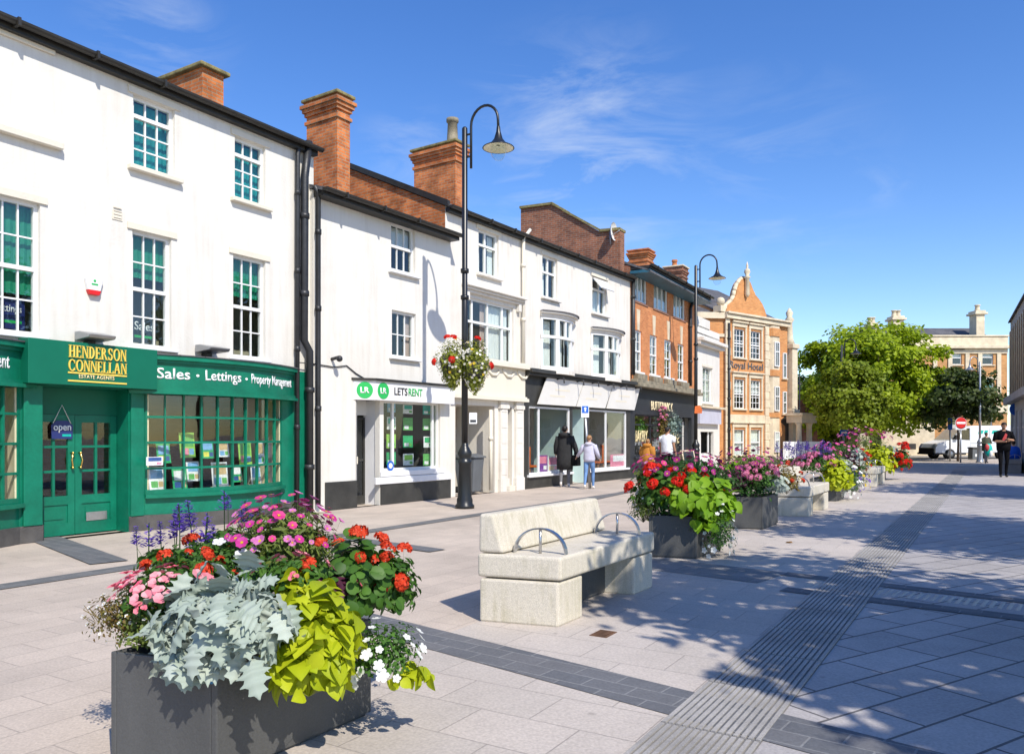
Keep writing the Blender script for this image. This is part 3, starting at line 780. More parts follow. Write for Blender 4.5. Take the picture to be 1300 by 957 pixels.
roundel(Ls*.5, lambda p: Vector((dirS.x*p.x - dirS.y*p.y, -.007 + dirS.y*p.x + dirS.x*p.y, p.z)))
fr_ = lambda p: Vector((p.x, p.y-.262, p.z))
roundel(fB.s(486.5, -.26)-s0, fr_)
for body, xa, xb, mt in (('LETS', 500.5, 517, m_sgrey), ('RENT', 518.5, 536, m_lgreen)):
    a, b = fB.s(xa, -.26)-s0, fB.s(xb, -.26)-s0
    text('lettering', body, mt, sg, a, -.002, zc-rr*.42, b-a, rr*.95, .006, .012, fr_)
pipe('drainpipe', B2, fB, [(399, 236), (404, 246), (404, 470), (404, 640)], .05)
mb = MB(); q = (fB.s(421), fB.z(421, 456))
mb.tube([(q[0], 0, q[1]), (q[0], -.2, q[1]+.03)], .035, 8); mb.ball((q[0], -.22, q[1]+.0), .065, .07, .065)
tag(mb.build('security_lamp', m_pipe), 'small dark round lamp fixed on the white lettings wall', 'wall lamp')
o = bpy.data.objects['security_lamp']; o.location = (fB.A.x, fB.A.y, 0); o.rotation_euler = (0, 0, fB.ang)
mb = MB(); P = [(fB.s(x, -.02), -.02, fB.z(x, y, -.02)) for x, y in ((378, 460), (400, 462), (424, 466), (440, 464), (452, 474), (462, 480), (470, 486))]
mb.tube(P, .012, 6); mb.build('cable', m_pipe, B2)
# posters in the shop window (each hung card is a thing of its own)
def card(fac, xl, yt, xr, yb, n, mats, label, cat='window card', group=None, name='property_card', lean=0.0):
    a, b, c, d = fac.rect(xl, yt, xr, yb, n)
    o = empty(name, fac.world(a, n, c), fac.ang, label, cat, group)
    w, h = b-a, d-c
    mb = MB(); mb.prism([(0, lean, 0), (w, lean, 0), (w, 0, h), (0, 0, h)][::1], (0, .012, 0)); mb.build('backing', mats[0], o)
    mb = MB()
    rr_ = random.Random(label)
    rows_ = rr_.choice(((.5, .93), (.45, .9)))
    def pane(x0, x1, z0, z1, e):
        l0, l1 = lean*(1-z0), lean*(1-z1)
        mb.poly([(w*x0, l0-e, h*z0), (w*x1, l0-e, h*z0), (w*x1, l1-e, h*z1), (w*x0, l1-e, h*z1)])
    mb.cur = 0; pane(.1, .9, *rows_, .004)
    mb.cur = 1; pane(.1, .55, .1, .38, .004)
    mb.cur = 2; pane(.6, .9, .12, .36, .004)
    mb.build('printed_panel', mats[1:], o)
    return o
# coloured printing for the cards
pcol = {k: plain('print_'+k, c, .5, .25, 14.0) for k, c in dict(sky=(.2, .42, .7), leaf=(.12, .42, .1), sand=(.6, .42, .22), pink=(.75, .25, .35),
        yellow=(.75, .7, .1), navy=(.04, .1, .3), white=(.8, .8, .8), teal=(.0, .42, .34), lime=(.3, .6, .1), purple=(.22, .06, .32), green=(.03, .4, .14)).items()}
c_ = [('green', 'sky', 'yellow', 'navy'), ('white', 'sky', 'leaf', 'sand'), ('lime', 'leaf', 'pink', 'sky'), ('white', 'sand', 'sky', 'leaf'), ('green', 'white', 'navy', 'sand')]
def cm(i): return [pcol[k] for k in c_[i % len(c_)]]
agent = [  # px left, top, right, bottom, kind, wording
    (188, 593, 207, 622, 1, 'white property card low in the bow window beside the green door pilaster'),
    (218, 595, 236, 622, 4, 'property card with navy picture standing second from left in the lower row'),
    (236, 586, 252, 611, 1, 'property card in lower row with grey house picture on white frame'),
    (227, 549, 246, 581, 2, 'large property card with lime border hanging highest of the upper row'),
    (255, 560, 270, 582, 0, 'property card with yellow and blue print in the middle of the upper row'),
    (276, 560, 289, 580, 3, 'small property card right of the yellow one in the upper row'),
    (268, 587, 288, 618, 3, 'property card pair in sandy colours in the middle of the lower row'),
    (294, 592, 306, 612, 4, 'narrow property card in the lower row right of the sandy pair'),
    (302, 560, 318, 590, 2, 'tall property card behind the right half of the bow in the upper row'),
    (318, 592, 330, 620, 1, 'property card at right end of the lower row near the cream return'),
    (198, 563, 215, 588, 0, 'property card at left end of the upper row in the bow window'),
    (325, 561, 334, 590, 3, 'pale pink property card last at right in the upper row')]
for xl, yt, xr, yb, k, lab in agent:
    card(fA, xl, yt, xr, yb, .02, cm(k), lab, group='property cards in the estate agents bow window', lean=-.05)
o = card(fA, 186, 580, 207, 591, -.2, [pcol['white'], pcol['navy'], pcol['white'], pcol['pink']], 'white and navy sticker on the first pane of the bow window', 'sticker', name='window_sticker')
lets = [
    (492, 509, 502, 523, 'sky', 'blue card at top of the left column in the lettings window'),
    (491.5, 529, 502.5, 545, 'teal', 'white and teal card second in the left column of the lettings window'),
    (491, 551, 502.5, 569, 'lime', 'pale green card third in the left column of the lettings window'),
    (491, 574, 502.5, 590, 'green', 'green card at bottom of the left column above the round blue sticker'),
    (512, 513.5, 524, 525, 'teal', 'teal card at top of the middle column in the lettings window'),
    (512, 530, 524, 546, 'leaf', 'green photo card second in the middle column of the lettings window'),
    (512, 553, 524, 568, 'green', 'dark green card third in the middle column of the lettings window'),
    (512, 576, 525, 591, 'lime', 'bright green card at bottom of the middle column of the lettings window'),
    (537, 514.5, 548, 526, 'teal', 'teal card at top of the right column in the lettings window'),
    (537, 531, 549, 546, 'leaf', 'dark photo card second in the right column of the lettings window'),
    (538, 554, 549, 568, 'green', 'green card third in the right column of the lettings window'),
    (537.5, 576, 549, 591, 'leaf', 'photo card at bottom of the right column of the lettings window')]
for i, (xl, yt, xr, yb, k, lab) in enumerate(lets):
    card(fB, xl, yt, xr, yb, .22, [pcol['white' if i % 3 == 1 else k], pcol[k], pcol['white'], pcol['leaf']], lab, group='cards in the lettings window', name='letting_card')
o = empty('window_sticker', fB.world(fB.s(495.5, .06), .05, fB.z(495.5, 591, .06)), fB.ang, 'round blue and white sticker low in the lettings window', 'sticker')
mb = MB(); mb.prism([(.11*math.cos(t*.2618), 0, .11*math.sin(t*.2618)) for t in range(24)], (0, .006, 0)); mb.build('disc', m_blue, o)
mb = MB(); mb.prism([(.06*math.cos(t*.2618)+.0, -.002, .06*math.sin(t*.2618)) for t in range(24)], (0, .001, 0)); mb.build('mark', m_wtext, o)
# open sign on the left door leaf
o = empty('open_sign', fA.world(fA.s(79, .27), .27, fA.z(79, 557, .27)), fA.ang, 'navy open sign hanging on a string inside the green left door leaf', 'sign')
mb = MB(); mb.prism([(-.15, 0, 0), (.15, 0, 0), (.16, 0, .2), (.08, 0, .27), (-.08, 0, .27), (-.16, 0, .2)], (0, .012, 0)); mb.build('board', m_navy, o)
text('lettering', 'open', m_wtext, o, -.13, -.002, .09, .26, .11, .004, .02)
mb = MB(); mb.box(-.0, .13, -.003, -.001, .035, .07); mb.build('strapline', pcol['teal'], o)
mb = MB(); mb.tube([(-.13, .006, .23), (0, .006, .5), (.13, .006, .23)], .006, 5); mb.build('string', m_paper, o)
# boards standing inside the first-floor windows
for r_, body, x0, col, lab in ((w1, 'Sales', .27, m_sgrey, 'dark board reading Sales inside the middle first-floor window'), (w0, 'Lettings', .3, m_navy, 'navy board reading Lettings inside the left first-floor window')):
    a_, b_, c0, d0 = r_; ww = (b_-a_)*.62
    o = empty('window_board_sign', fA.world(a_+(b_-a_)*x0, .3, c0+.1), fA.ang, lab, 'sign')
    mb = MB(); mb.box(0, ww, 0, .02, 0, .42); mb.build('board', col, o); text('lettering', body, m_wtext, o, ww*.1, -.002, .2, ww*.8, .14, .004, .01); mb = MB(); mb.box(ww*.1, ww*.9, -.004, -.001, .08, .12); mb.build('strip', m_lgreen, o)
# small alarm box, floodlights
o = empty('alarm_box', fA.world(fA.s(117), 0, fA.z(117, 375)), fA.ang, 'white and red burglar alarm box on the wall between first-floor windows', 'alarm box')
mb = MB(); o.scale = (.72,)*3; mb.prism([(-.13, 0, .08), (-.19, 0, .34), (-.07, 0, .42), (.07, 0, .42), (.19, 0, .34), (.13, 0, .08)], (0, -.1, 0)); mb.build('cover', m_white_plain, o, bevel=.02)
mb = MB(); mb.prism([(-.1, -.001, .0), (-.14, -.001, .1), (.14, -.001, .1), (.1, -.001, .0)], (0, -.104, 0)); mb.build('strobe', m_red, o, bevel=.01)
mb = MB(); mb.box(-.07, .07, -.104, -.1005, .2, .235); mb.ball((0, -.1, .29), .03, .008, .03); mb.build('badge', m_lgreen, o)
for px, py, lab in ((117, 432, 'grey floodlight above the main green sign board'), (266, 447, 'grey floodlight above the curved green fascia')):
    o = empty('floodlight', fA.world(fA.s(px, -.15), -.15, fA.z(px, py+1, -.15)), fA.ang, lab, 'floodlight', 'floodlights over the green shopfront')
    mb = MB(); mb.prism([(-.2, .12, .0), (-.2, -.26, .02), (-.2, -.3, .07), (-.2, .0, .13), (-.2, .12, .13)], (.4, 0, 0)); mb.build('hood', m_chrome, o, bevel=.015)
    mb = MB(); mb.box(-.05, .05, -.0, .15, -.1, .0); mb.build('bracket', m_pipe, o)

# ------------------------------------------------------------------ white building with the passage
fC = Facade((-1.62, 19.1), (4.17, 27.8))
sC = fC.s(665)
def sub(f, a, b): return Facade(f.A+f.u*a, f.A+f.u*b)
f3 = sub(fC, 0, sC); f4 = sub(fC, sC, fC.L)
z3 = (fC.z(572, 262)+fC.z(790, 349))/2
wc1 = f3.rect(607.5, 290, 633, 346); wc2 = (f3.s(589), f3.s(652), f3.z(620, 457), f3.z(620, 383))
pas = (f3.s(578), f3.s(628), 0, f3.z(600, 514)); dc = (f3.s(640), f3.s(650), .0, f3.z(645, 517))
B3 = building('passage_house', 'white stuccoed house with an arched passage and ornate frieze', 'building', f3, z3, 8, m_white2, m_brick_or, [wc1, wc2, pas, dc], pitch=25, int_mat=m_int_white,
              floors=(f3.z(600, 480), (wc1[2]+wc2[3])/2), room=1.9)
window(B3, wc1, cols=1, vert=(.42,), rails=(.68,), blind=[(m_curtain, 0, 1, 0, .25), (m_curtain, 0, 1, .75, 1)], lintel=m_cream, sill=m_white2)
window(B3, wc2, cols=1, vert=(.18, .5, .82), rails=(.62,), blind=[(m_curtain, 0, 1, .52, .98), (m_curtain_p, 0, 1, .42, .5)], sill=m_white2)
mb = MB()   # hood, frieze, cornices
a, b = f3.s(587), f3.s(660)
zz = f3.z(622, 381)
for k, (e, h0, h1) in enumerate(((.1, .05, .12), (.17, .12, .18), (.24, .18, .25))): mb.box(a-.02*k, b+.02*k, -e, -.003, zz+h0, zz+h1-.002)
for x in (a+.05, b-.2): mb.box(x, x+.12, -.12, -.003, zz-.15, zz+.05)
mb.build('window_hood', m_white2, B3, bevel=.01, seg=1)
mb = MB(); z5, z6 = f3.z(620, 501), f3.z(620, 464)
mb.box(.02, f3.L-.02, -.06, -.003, z5, z6); mb.box(.0, f3.L, -.22, -.003, z6+.002, z6+.1); mb.box(.01, f3.L-.01, -.16, -.003, z6+.102, z6+.16)
mb.box(0, f3.L, -.18, -.003, z5-.14, z5-.05); mb.box(.01, f3.L-.01, -.12, -.003, z5-.05, z5-.002)
for k in range(5):  # carved swags
    x0 = .25+k*(f3.L-.5)/4.2; mb.tube([(x0, -.07, z6-.12), (x0+.18, -.085, z6-.24), (x0+.36, -.085, z6-.24), (x0+.52, -.07, z6-.12)], .035, 6); mb.ball((x0, -.07, z6-.1), .06, .04, .06)
mb.build('frieze', m_cream, B3)
mb = MB()
for x in (f3.s(632), f3.s(652)):
    mb.box(x, x+.42, -.1, -.003, 0, .35); mb.box(x+.04, x+.38, -.07, -.0035, .35, z5-.35)
    mb.box(x, x+.42, -.11, -.003, z5-.35, z5-.25); mb.box(x+.02, x+.4, -.09, -.0035, z5-.25, z5-.142)
    for k in range(5): mb.box(x+.08, x+.34, -.08, -.071, .45+k*.42, .75+k*.42)
mb.build('pilaster', m_white2, B3, bevel=.01, seg=1)
mb = MB(); mb.box(pas[0], pas[1], 1.6, 1.66, 0, pas[3]); mb.box(pas[1], pas[1]+.05, .14, 1.6, 0, pas[3]); mb.box(pas[0]-.05, pas[0], .14, 1.6, 0, pas[3]); mb.box(pas[0], pas[1], .14, 1.6, pas[3], pas[3]+.05)
mb.build('passage_lining', m_white2, B3)
mb = MB(); mb.box(pas[0]+.1, pas[0]+1.2, .9, .96, pas[3]-.62, pas[3]-.05); mb.box(pas[0]+.25, pas[0]+1.05, .885, .9, pas[3]-.54, pas[3]-.13); mb.build('old_sign', m_wood, B3)
mb = MB(); mb.box(dc[0]+.02, dc[1]-.02, .16, .2, .16, dc[3]-.45); mb.box(dc[0]-.02, dc[1]+.02, -.1, .2, 0, .14)
for k in range(2): mb.box(dc[0]+.1, dc[1]-.1, .148, .16, .35+k*.85, 1.0+k*.85)
d = mb.build('door', m_cream, B3); mb = MB(); mb.box(dc[0]+.02, dc[1]-.02, .16, .166, dc[3]-.44, dc[3]-.02); mb.build('fanlight', m_glass, d)
pipe('drainpipe', B3, f3, [(623, 520), (623, 622)], .05, m_cream)
chimney(B3, f3, 578, 177, 2.4, .5, 1.6, m_brick_or, courses=3, pot=[(.25, .3, .17, .75, m_stone_d)])
chimney(B3, f3, 428, 114, 2.35, .5, .0+1.05, m_brick_or, courses=3) if False else None
chimney(B2, fB, 428, 115, 2.0, .42, 1.05, m_brick_or, courses=3)
# raked coping on the brick gable above the lettings roof
mb = MB(); sl = math.tan(R(25)); mb.prism([(-.06, -.12, z3-.06), (-.06, 4, z3+4*sl), (-.06, 4, z3+4*sl+.14), (-.06, -.12, z3+.1)], (.1, 0, 0)); mb.build('verge', m_gutter, B3)
# wheelie bin standing in the passage
o = empty('wheelie_bin', fC.world(f3.s(597, .25), .3, 0), fC.ang + .1, 'dark grey wheelie bin standing in the white passage behind the lamp post', 'wheelie bin')
mb = MB(); mb.rings([[(-.2,-.24,.06),(.2,-.24,.06),(.2,.2,.06),(-.2,.2,.06)], [(-.26,-.32,.92),(.26,-.32,.92),(.26,.3,.92),(-.26,.3,.92)]]); mb.build('body', m_bin, o, bevel=.02)
mb = MB(); mb.prism([(-.29,-.36,.93),(-.29,.33,.93),(-.29,.33,1.02),(-.29,-.1,1.04),(-.29,-.36,.97)], (.58,0,0)); mb.build('lid', m_bin, o, bevel=.015)
for x in (-.25, .21):
    mb = MB(); mb.tube([(x,.2,.1),(x+.05,.2,.1)], .1, 14); mb.build('wheel', m_tyre, o)

# ------------------------------------------------------------------ corner shop with slanted cream sign panels
zs4 = f4.z(700, 476)
wd1 = f4.rect(688.5, 323, 707.5, 376); wd2 = f4.rect(752, 350, 770, 396)
by1 = (f4.s(686), f4.s(727), f4.z(690, 469), f4.z(690, 402)); by2 = (f4.s(750), f4.s(786), f4.z(752, 478), f4.z(752, 422))
B4 = building('bay_window_shop', 'white building with two bow bays above a vacant charcoal shopfront', 'building', f4, z3, 8, m_white2, m_brick_br, [wd1, wd2, (by1[0]+.1, by1[1]-.1, by1[2], by1[3]), (by2[0]+.1, by2[1]-.1, by2[2], by2[3])],
              z0=zs4, pitch=21, int_mat=m_int_white, floors=(zs4-.1, (wd1[2]+by1[3])/2+.2), room=2.6)
window(B4, wd1, cols=1, vert=(.5,), rails=(.62,), blind=[(m_curtain, 0, .9, 0, .4)], lintel=m_cream, sill=m_white2)
wt = window(B4, wd2, cols=1, vert=(.6,), rails=(.68,), blind=[(m_curtain, 0, .65, 0, .9)], lintel=m_cream, sill=m_white2)
mb = MB(); a, b, c, d = wd2; mb.prism([(a+.05, .0, d-.08), (b-.05, .0, d-.08), (b-.05, -.3, d-.42), (a+.05, -.3, d-.42)], (0, -.02, .03)); mb.build('open_vent', m_wframe, wt)
def bay(r, curt):
    a, b, c, d = r; bw = Bow(a, b, .3); mb = MB()
    bw.strip(mb, c, c+.1, -.06, .03); bw.strip(mb, d-.08, d, -.06, .03)
    zr = c+(d-c)*.62
    bw.strip(mb, zr-.04, zr+.04, -.06, .04)
    for t in (0, .3, .7, 1.0):
        bw.strip(mb, c+.1, d-.08, -.06, .02, max(t-.035, 0), min(t+.035, 1), 2)
    for t in (.5,): bw.strip(mb, zr, d-.08, -.05, .01, t-.02, t+.02, 1)
    o = mb.build('bay_window', m_wframe, B4)
    mb = MB(); bw.strip(mb, c+.05, d-.05, -.03, -.025); mb.build('pane', m_glass, o)
    mb = MB(); bw.strip(mb, d+.001, d+.08, -.25, .08); bw.strip(mb, d+.082, d+.13, -.25, .16); mb.cur = 1; bw.strip(mb, d+.132, d+.16, -.25, .2); mb.build('hood', [m_white2, m_slate], o)
    mb = MB(); bw.strip(mb, c-.12, c-.001, -.2, .09); mb.build('sill', m_white2, o)
    mb = MB()
    for t0, t1 in curt: bw.strip(mb, c+.08, d-.1, -.26, -.25, t0, t1, 8)
    mb.build('curtain', m_curtain, o)
bay(by1, ((.02, .26), (.36, .62), (.74, .84))); bay(by2, ((.04, .26), (.38, .66), (.76, .98)))
# shopfront
zh, zsl = f4.z(670, 515), f4.z(670, 603)
mb = MB(); n0 = 0
dcen = (f4.s(727), f4.s(745)); wl4 = (max(f4.s(669), .27), f4.s(724), zsl, zh); wr4 = (f4.s(748), min(f4.s(806.5), f4.L-.27), zsl, zh)
wall_holes(mb, .0, f4.L, 0, zs4, [wl4, (dcen[0], dcen[1], 0, zh), wr4], depth=.12)
mb.build('shopfront', m_dark, B4)
mb = MB(); mb.box(-.02, f4.L, -.3, -.003, zs4-.02, zs4+.09); mb.box(.0, f4.L-.01, -.2, -.003, zs4-.1, zs4-.022)
mb.build('canopy', m_dark, B4, bevel=.01, seg=1)
m_frame_t = plain('pale_turquoise_frame', (.55, .7, .68), .4, .06)
for r, vs in ((wl4, (.24,)), (wr4, (.45,))):
    w = window(B4, r, y=.03, cols=1, vert=vs, sill=m_white_plain, glassm=m_shopglass, frame=m_white_plain, sill_out=.08, sill_h=.07, name='shop_window')
mb = MB(); mb.box(dcen[0]+.02, dcen[1]-.02, .7, .75, .1, 2.1)
d = mb.build('door', m_white_plain, B4)
mb = MB(); mb.box(dcen[0]+.25, dcen[1]-.25, .69, .699, .75, 1.9); mb.build('pane', m_sgrey, d)
mb = MB(); mb.box(dcen[0]+.3, dcen[1]-.3, .682, .689, 1.35, 1.6); mb.build('notice', pcol['purple'], d)
mb = MB(); mb.box(dcen[0]-.02, dcen[0]+.03, .12, 1.4, 0, zh); mb.box(dcen[1]-.03, dcen[1]+.02, .12, 1.4, 0, zh); mb.box(dcen[0], dcen[1], .7, .74, 2.15, zh); mb.build('door_return', m_frame_t, B4)
def sp4(x, y):
    """slanted sign panel: plane leaning out at the top"""
    return f4.s(x, -.3), f4.z(x, y, -.3)
sgn = empty('sign_panel', fC.world(sC, 0, 0), fC.ang, 'three faded cream sign panels slanting under the charcoal canopy of the vacant shop', 'shop sign')
for quad in (((694.5, 483.6), (740.6, 489), (732, 513.5), (684, 509)), ((741.6, 490), (777.5, 494.5), (769.5, 518.5), (733.5, 514.5)), ((778.3, 495), (812, 500.5), (806.5, 522.5), (771.5, 518.5))):
    zt, zb_ = zs4-.11, zh+.06
    (x0, x1, x2, x3) = [f4.s(q[0], -.12) for q in quad]
    mb = MB(); mb.prism([(x0, -.13, zt), (x1, -.13, zt), (x2, -.09, zb_), (x3, -.09, zb_)], (0, .03, 0)); p = mb.build('panel', m_panel, sgn)
    for q in (.25, .8):
        mb = MB(); x = x0+(x1-x0)*q; mb.tube([(x, -.13, zt-.02), (x, -.36, zt+.02), (x+.0, -.38, zt-.14)], .02, 6); mb.build('lamp_hook', m_pipe, p)
    mb = MB()
    for q0, q1, hh in ((.3, .7, .62), (.22, .62, .38)):
        f = lambda t, k: (x0+(x1-x0)*t-(x1-x2)*k, -.134+.04*k, zt-(zt-zb_)*k)
        mb.poly([f(q0, 1-hh), f(q1, 1-hh), f(q1, 1-hh+.07), f(q0, 1-hh+.07)])
    mb.build('faded_mark', m_cream, p)
# posters and furniture in the vacant shop
for i, (xl, yt, xr, yb, ks, lab) in enumerate([(682, 578, 695, 599, ('purple', 'pink', 'purple', 'white'), 'purple and pink poster at the foot of the vacant shop window'),
        (695.5, 579, 709, 599, ('white', 'pink', 'sand', 'pink'), 'white and pink poster beside the purple one in the vacant shop window'),
        (775, 577, 804.5, 595, ('pink', 'white', 'pink', 'purple'), 'wide pink floral poster in the right-hand vacant shop window')]):
    card(f4, xl, yt, xr, yb, .1, [pcol[k] for k in ks], lab, 'poster', name='poster')
for i, (px, lab) in enumerate(((756, 'orange wooden chair inside the vacant shop nearest its door'), (772, 'orange wooden chair deeper inside the right shop window'), (672, 'orange stool at the left end of the vacant shop window'))):
    o = empty('chair', fC.world(sC+f4.s(px, .8), .8, .05), fC.ang+i*.7, lab, 'chair', 'orange chairs inside the vacant shop')
    mb = MB(); mb.box(-.25, .25, -.25, .25, .5, .56); mb.build('seat', m_orange, o, bevel=.01, seg=1)
    mb = MB(); mb.box(-.25, .25, .22, .27, .75, 1.12); mb.box(-.25,-.2,.22,.27,.56,.75); mb.box(.2,.25,.22,.27,.56,.75); mb.build('backrest', m_orange, o)
    for x in (-.22, .22):
        for y in (-.22, .22): mb = MB(); mb.tube([(x, y, 0), (x*.9, y*.9, .5)], .025, 6); mb.build('leg', m_wood, o)
o = empty('table', fC.world(sC+f4.s(764, 1.3), 1.3, .05), fC.ang, 'brown wooden counter table between the orange chairs in the vacant shop', 'table')
mb = MB(); mb.box(-.7, .7, -.35, .35, .78, .84); mb.build('tabletop', m_orange, o); mb = MB()
for x in (-.6, .6): mb.box(x-.05, x+.05, -.3, .3, 0, .78)
mb.build('trestle', m_wood, o)
pipe('drainpipe', B4, f4, [(673, 292), (664.5, 303), (664.5, 470)], .05, m_cream)

m_wgold = plain('ivory_lettering', (.85, .72, .45), .5, .04)
# ------------------------------------------------------------------ red brick building with the bakery-cafe
f5 = Facade((4.17, 27.8), (8.0, 34.5))
z5e = f5.z(802, 338)
tops = [f5.rect(805.4, 342, 821, 378), f5.rect(830, 355.5, 847.5, 391), f5.rect(855, 368.5, 869.5, 400.5)]
tops = [(a, b, tops[1][2], tops[1][3]) for a, b, c, d in tops]
mids = [f5.rect(805, 418, 814.5, 471), f5.rect(825, 427, 834.5, 478), f5.rect(843.5, 433, 852.5, 484), f5.rect(860.5, 440, 868.5, 489)]
mids = [(a, b, mids[0][2], mids[0][3]) for a, b, c, d in mids]
zs5 = f5.z(812, 487)
B5 = building('red_brick_building', 'orange-red brick building with blue soffit above the dark cafe front', 'building', f5, z5e, 8, m_brick_red, m_brick_br, tops+mids, z0=zs5, pitch=22, int_mat=m_int_white,
              floors=(zs5-.1, (tops[0][2]+mids[0][3])/2), over=.75)
mb = MB(); mb.box(-.02, f5.L+.02, -.74, -.005, z5e-.3, z5e-.2); mb.build('soffit', m_teal, B5)
for r in tops: window(B5, r, y=.03, cols=1, vert=(.33, .67), blind=[(m_curtain, 0, 1, 0, 1)], sill=m_brick_br, sill_out=.03)
for r in mids:
    window(B5, r, y=.04, cols=2, rows=(.25, .75), rails=(.5,), blind=[(m_curtain, .1, 1, 0, .6)], sill=m_wframe)
    a, b, c, d = r; mb = MB(); m = (a+b)/2
    mb.prism([(m-.1, -.03, d+.01), (m+.1, -.03, d+.01), (m+.16, -.03, d+.75), (m-.16, -.03, d+.75)], (0, .028, 0)); mb.build('keystone', m_stone, B5)
mb = MB()
fx = [f5.s(x) for x in (800.5, 883)]
mb.box(fx[0], fx[1], -.25, -.004, zs5-.02, zs5+.12); mb.box(fx[0]+.02, fx[1]-.02, -.35, -.004, zs5-.15, zs5-.022)
for r in mids: mb.box(r[0]-.1, r[1]+.1, -.2, -.004, zs5+.125, r[2]-.09)
mb.build('stone_cornice', m_stone_d, B5, bevel=.015, seg=1)
zf5 = f5.z(812, 526)
cw = (f5.s(806), f5.s(848), .75, zf5-.0); cd = (f5.s(866), f5.s(878), 0, zf5); cm_ = (f5.s(849), f5.s(864), .75, zf5)
mb = MB(); wall_holes(mb, 0, f5.L, 0, zs5-.15, [cw, cm_, cd], depth=.15); mb.build('shopfront', m_sgrey, B5)
for r in (cw, cm_): window(B5, r, y=.06, cols=1, vert=(.5,) if r is cw else (), rails=(.78,), frame=m_sgrey, sill=m_sgrey, glassm=m_shopglass, name='shop_window')
mb = MB(); mb.box(cd[0]+.05, cd[1]-.05, .3, .36, 0, 2.3); mb.box(cd[0]+.05, cd[1]-.05, .3, .36, 2.4, cd[3]); d = mb.build('door', m_sgrey, B5)
mb = MB(); mb.box(cd[0]+.2, cd[1]-.2, .285, .299, .4, 2.1); mb.build('pane', m_int_white, d)
text('lettering', 'BUTTERWICK', m_wgold, B5, f5.s(826.5, -.02), -.02, f5.z(826.5, 520.5), f5.s(854, -.02)-f5.s(826.5, -.02), f5.z(826.5, 509)-f5.z(826.5, 520.5), .015, .012)
text('window_lettering', 'BAKERY', m_gold2, B5, f5.s(806.5, .05), .05, f5.z(808, 561), f5.s(822, .05)-f5.s(806.5, .05), .42, .01, .03)
text('window_lettering', 'CAFE', m_gold2, B5, f5.s(849.5, .05), .05, f5.z(850, 563), f5.s(862, .05)-f5.s(849.5, .05), .42, .01, .03)
pipe('drainpipe', B5, f5, [(804, 350), (804, 476)], .07, n=-.1)
pipe('drainpipe', B5, f5, [(880, 380), (876.5, 392), (876.5, 490)], .07, n=-.1)
chimney(B5, f5, 822, 315, 3.0, .8, .95, m_brick_or, courses=3, cap=m_brick_or)
chimney(B5, f5, 866, 336, 2.4, .9, .95, m_brick_br, courses=2, cap=m_stone, pot=[(.3, .5, .14, .35, m_brick_or)])
# tall brown party wall stepping up above the neighbouring roof
def party():
    mb = MB()
    pts = [(793, 296), (768, 298), (722, 272), (708, 264), (668, 269)]
    P = []
    for x, y in pts:
        # plane across the street line at the party boundary
        a = (x-CX)/F; n = -(f5.A.x - a*f5.A.y)/(f5.v.x - a*f5.v.y)
        Y = f5.A.y + f5.v.y*n; P.append((n, EYE+(HY-y)*Y/F))
    P = [(P[0][0], 6.0)] + P + [(P[-1][0], 6.0)]
    mb.prism([(-.42, n, z) for n, z in P], (.4, 0, 0)); o = mb.build('party_wall', m_brick_br, B5)
    mb = MB()
    for i in range(1, len(P)-2):
        (n0, z0), (n1, z1) = P[i], P[i+1]
        mb.prism([(-.5, n0-.02, z0+.002), (-.5, n1+.02, z1+.002), (-.5, n1+.02, z1+.09), (-.5, n0-.02, z0+.09)], (.56, 0, 0))
    mb.build('coping', m_lichen, o)
party()
# satellite dish on the party wall
o = empty('satellite_dish', f5.world(-.55, .5, f5.z(797, 300)), f5.ang, 'white satellite dish on top of the brown brick party wall', 'satellite dish')
mb = MB(); mb.lathe([(.01, 0), (.14, .02), (.26, .07), (.32, .12)], (0, 0, 0), 16, caps=False); mb.v = [(v[0]*.95, -v[2], v[1]+.15) for v in mb.v]; mb.build('reflector', m_white_plain, o)
mb = MB(); mb.tube([(0, .02, -.3), (0, .03, .15)], .025, 6); mb.tube([(0, .0, .0), (0, -.3, .15)], .012, 6); mb.ball((0, -.3, .15), .03); mb.build('mount', m_chrome, o)

# ------------------------------------------------------------------ small white shop between the cafe and the hotel
f6 = Facade((8.05, 34.6), (10.45, 38.6)); f6 = Facade(f6.A, f6.A + f6.u*f6.s(913.5))
z6t = f6.z(888, 424)
w6 = (f6.s(892), f6.s(904), f6.z(896, 511), f6.z(896, 466)); d6 = (f6.s(889), f6.s(906), 0.0, f6.z(896, 548))
B6 = building('small_white_shop', 'narrow white building with parapet and lavender shop fascia beside the hotel', 'building', f6, z6t, 7, m_white, m_white2, [w6, d6], pitch=10, int_mat=m_int_grey, floors=(f6.z(896, 520),), gutter=False, over=0.0)
window(B6, w6, cols=2, rows=(.33, .67), lintel=m_cream, blind=[(m_curtain, 0, 1, 0, 1)])
mb = MB(); mb.box(-.05, f6.L+.05, -.4, -.003, z6t-.35, z6t-.2); mb.box(-.03, f6.L+.03, -.25, -.003, z6t-.5, z6t-.352); mb.box(.02, f6.L, .0, .25, z6t, z6t+.35); mb.box(0, f6.L*.55, -.04, .3, z6t+.35, z6t+.75)
mb.build('parapet', m_white, B6, bevel=.01, seg=1)
mb = MB(); mb.box(.05, f6.L-.4, -.2, -.003, f6.z(896, 538), f6.z(896, 519)); mb.build('fascia', m_lav, B6)
mb = MB(); mb.box(.0, f6.L, -.32, -.003, f6.z(896, 518.5), f6.z(896, 516)); mb.build('cornice', m_stone, B6)
mb = MB()
for x in (d6[0]+.3, d6[1]-.5): mb.box(x, x+.1, .1, .16, 0, d6[3])
mb.box(d6[0], d6[1], .18, .22, 0, .7); mb.build('door_frame', m_wframe, B6)
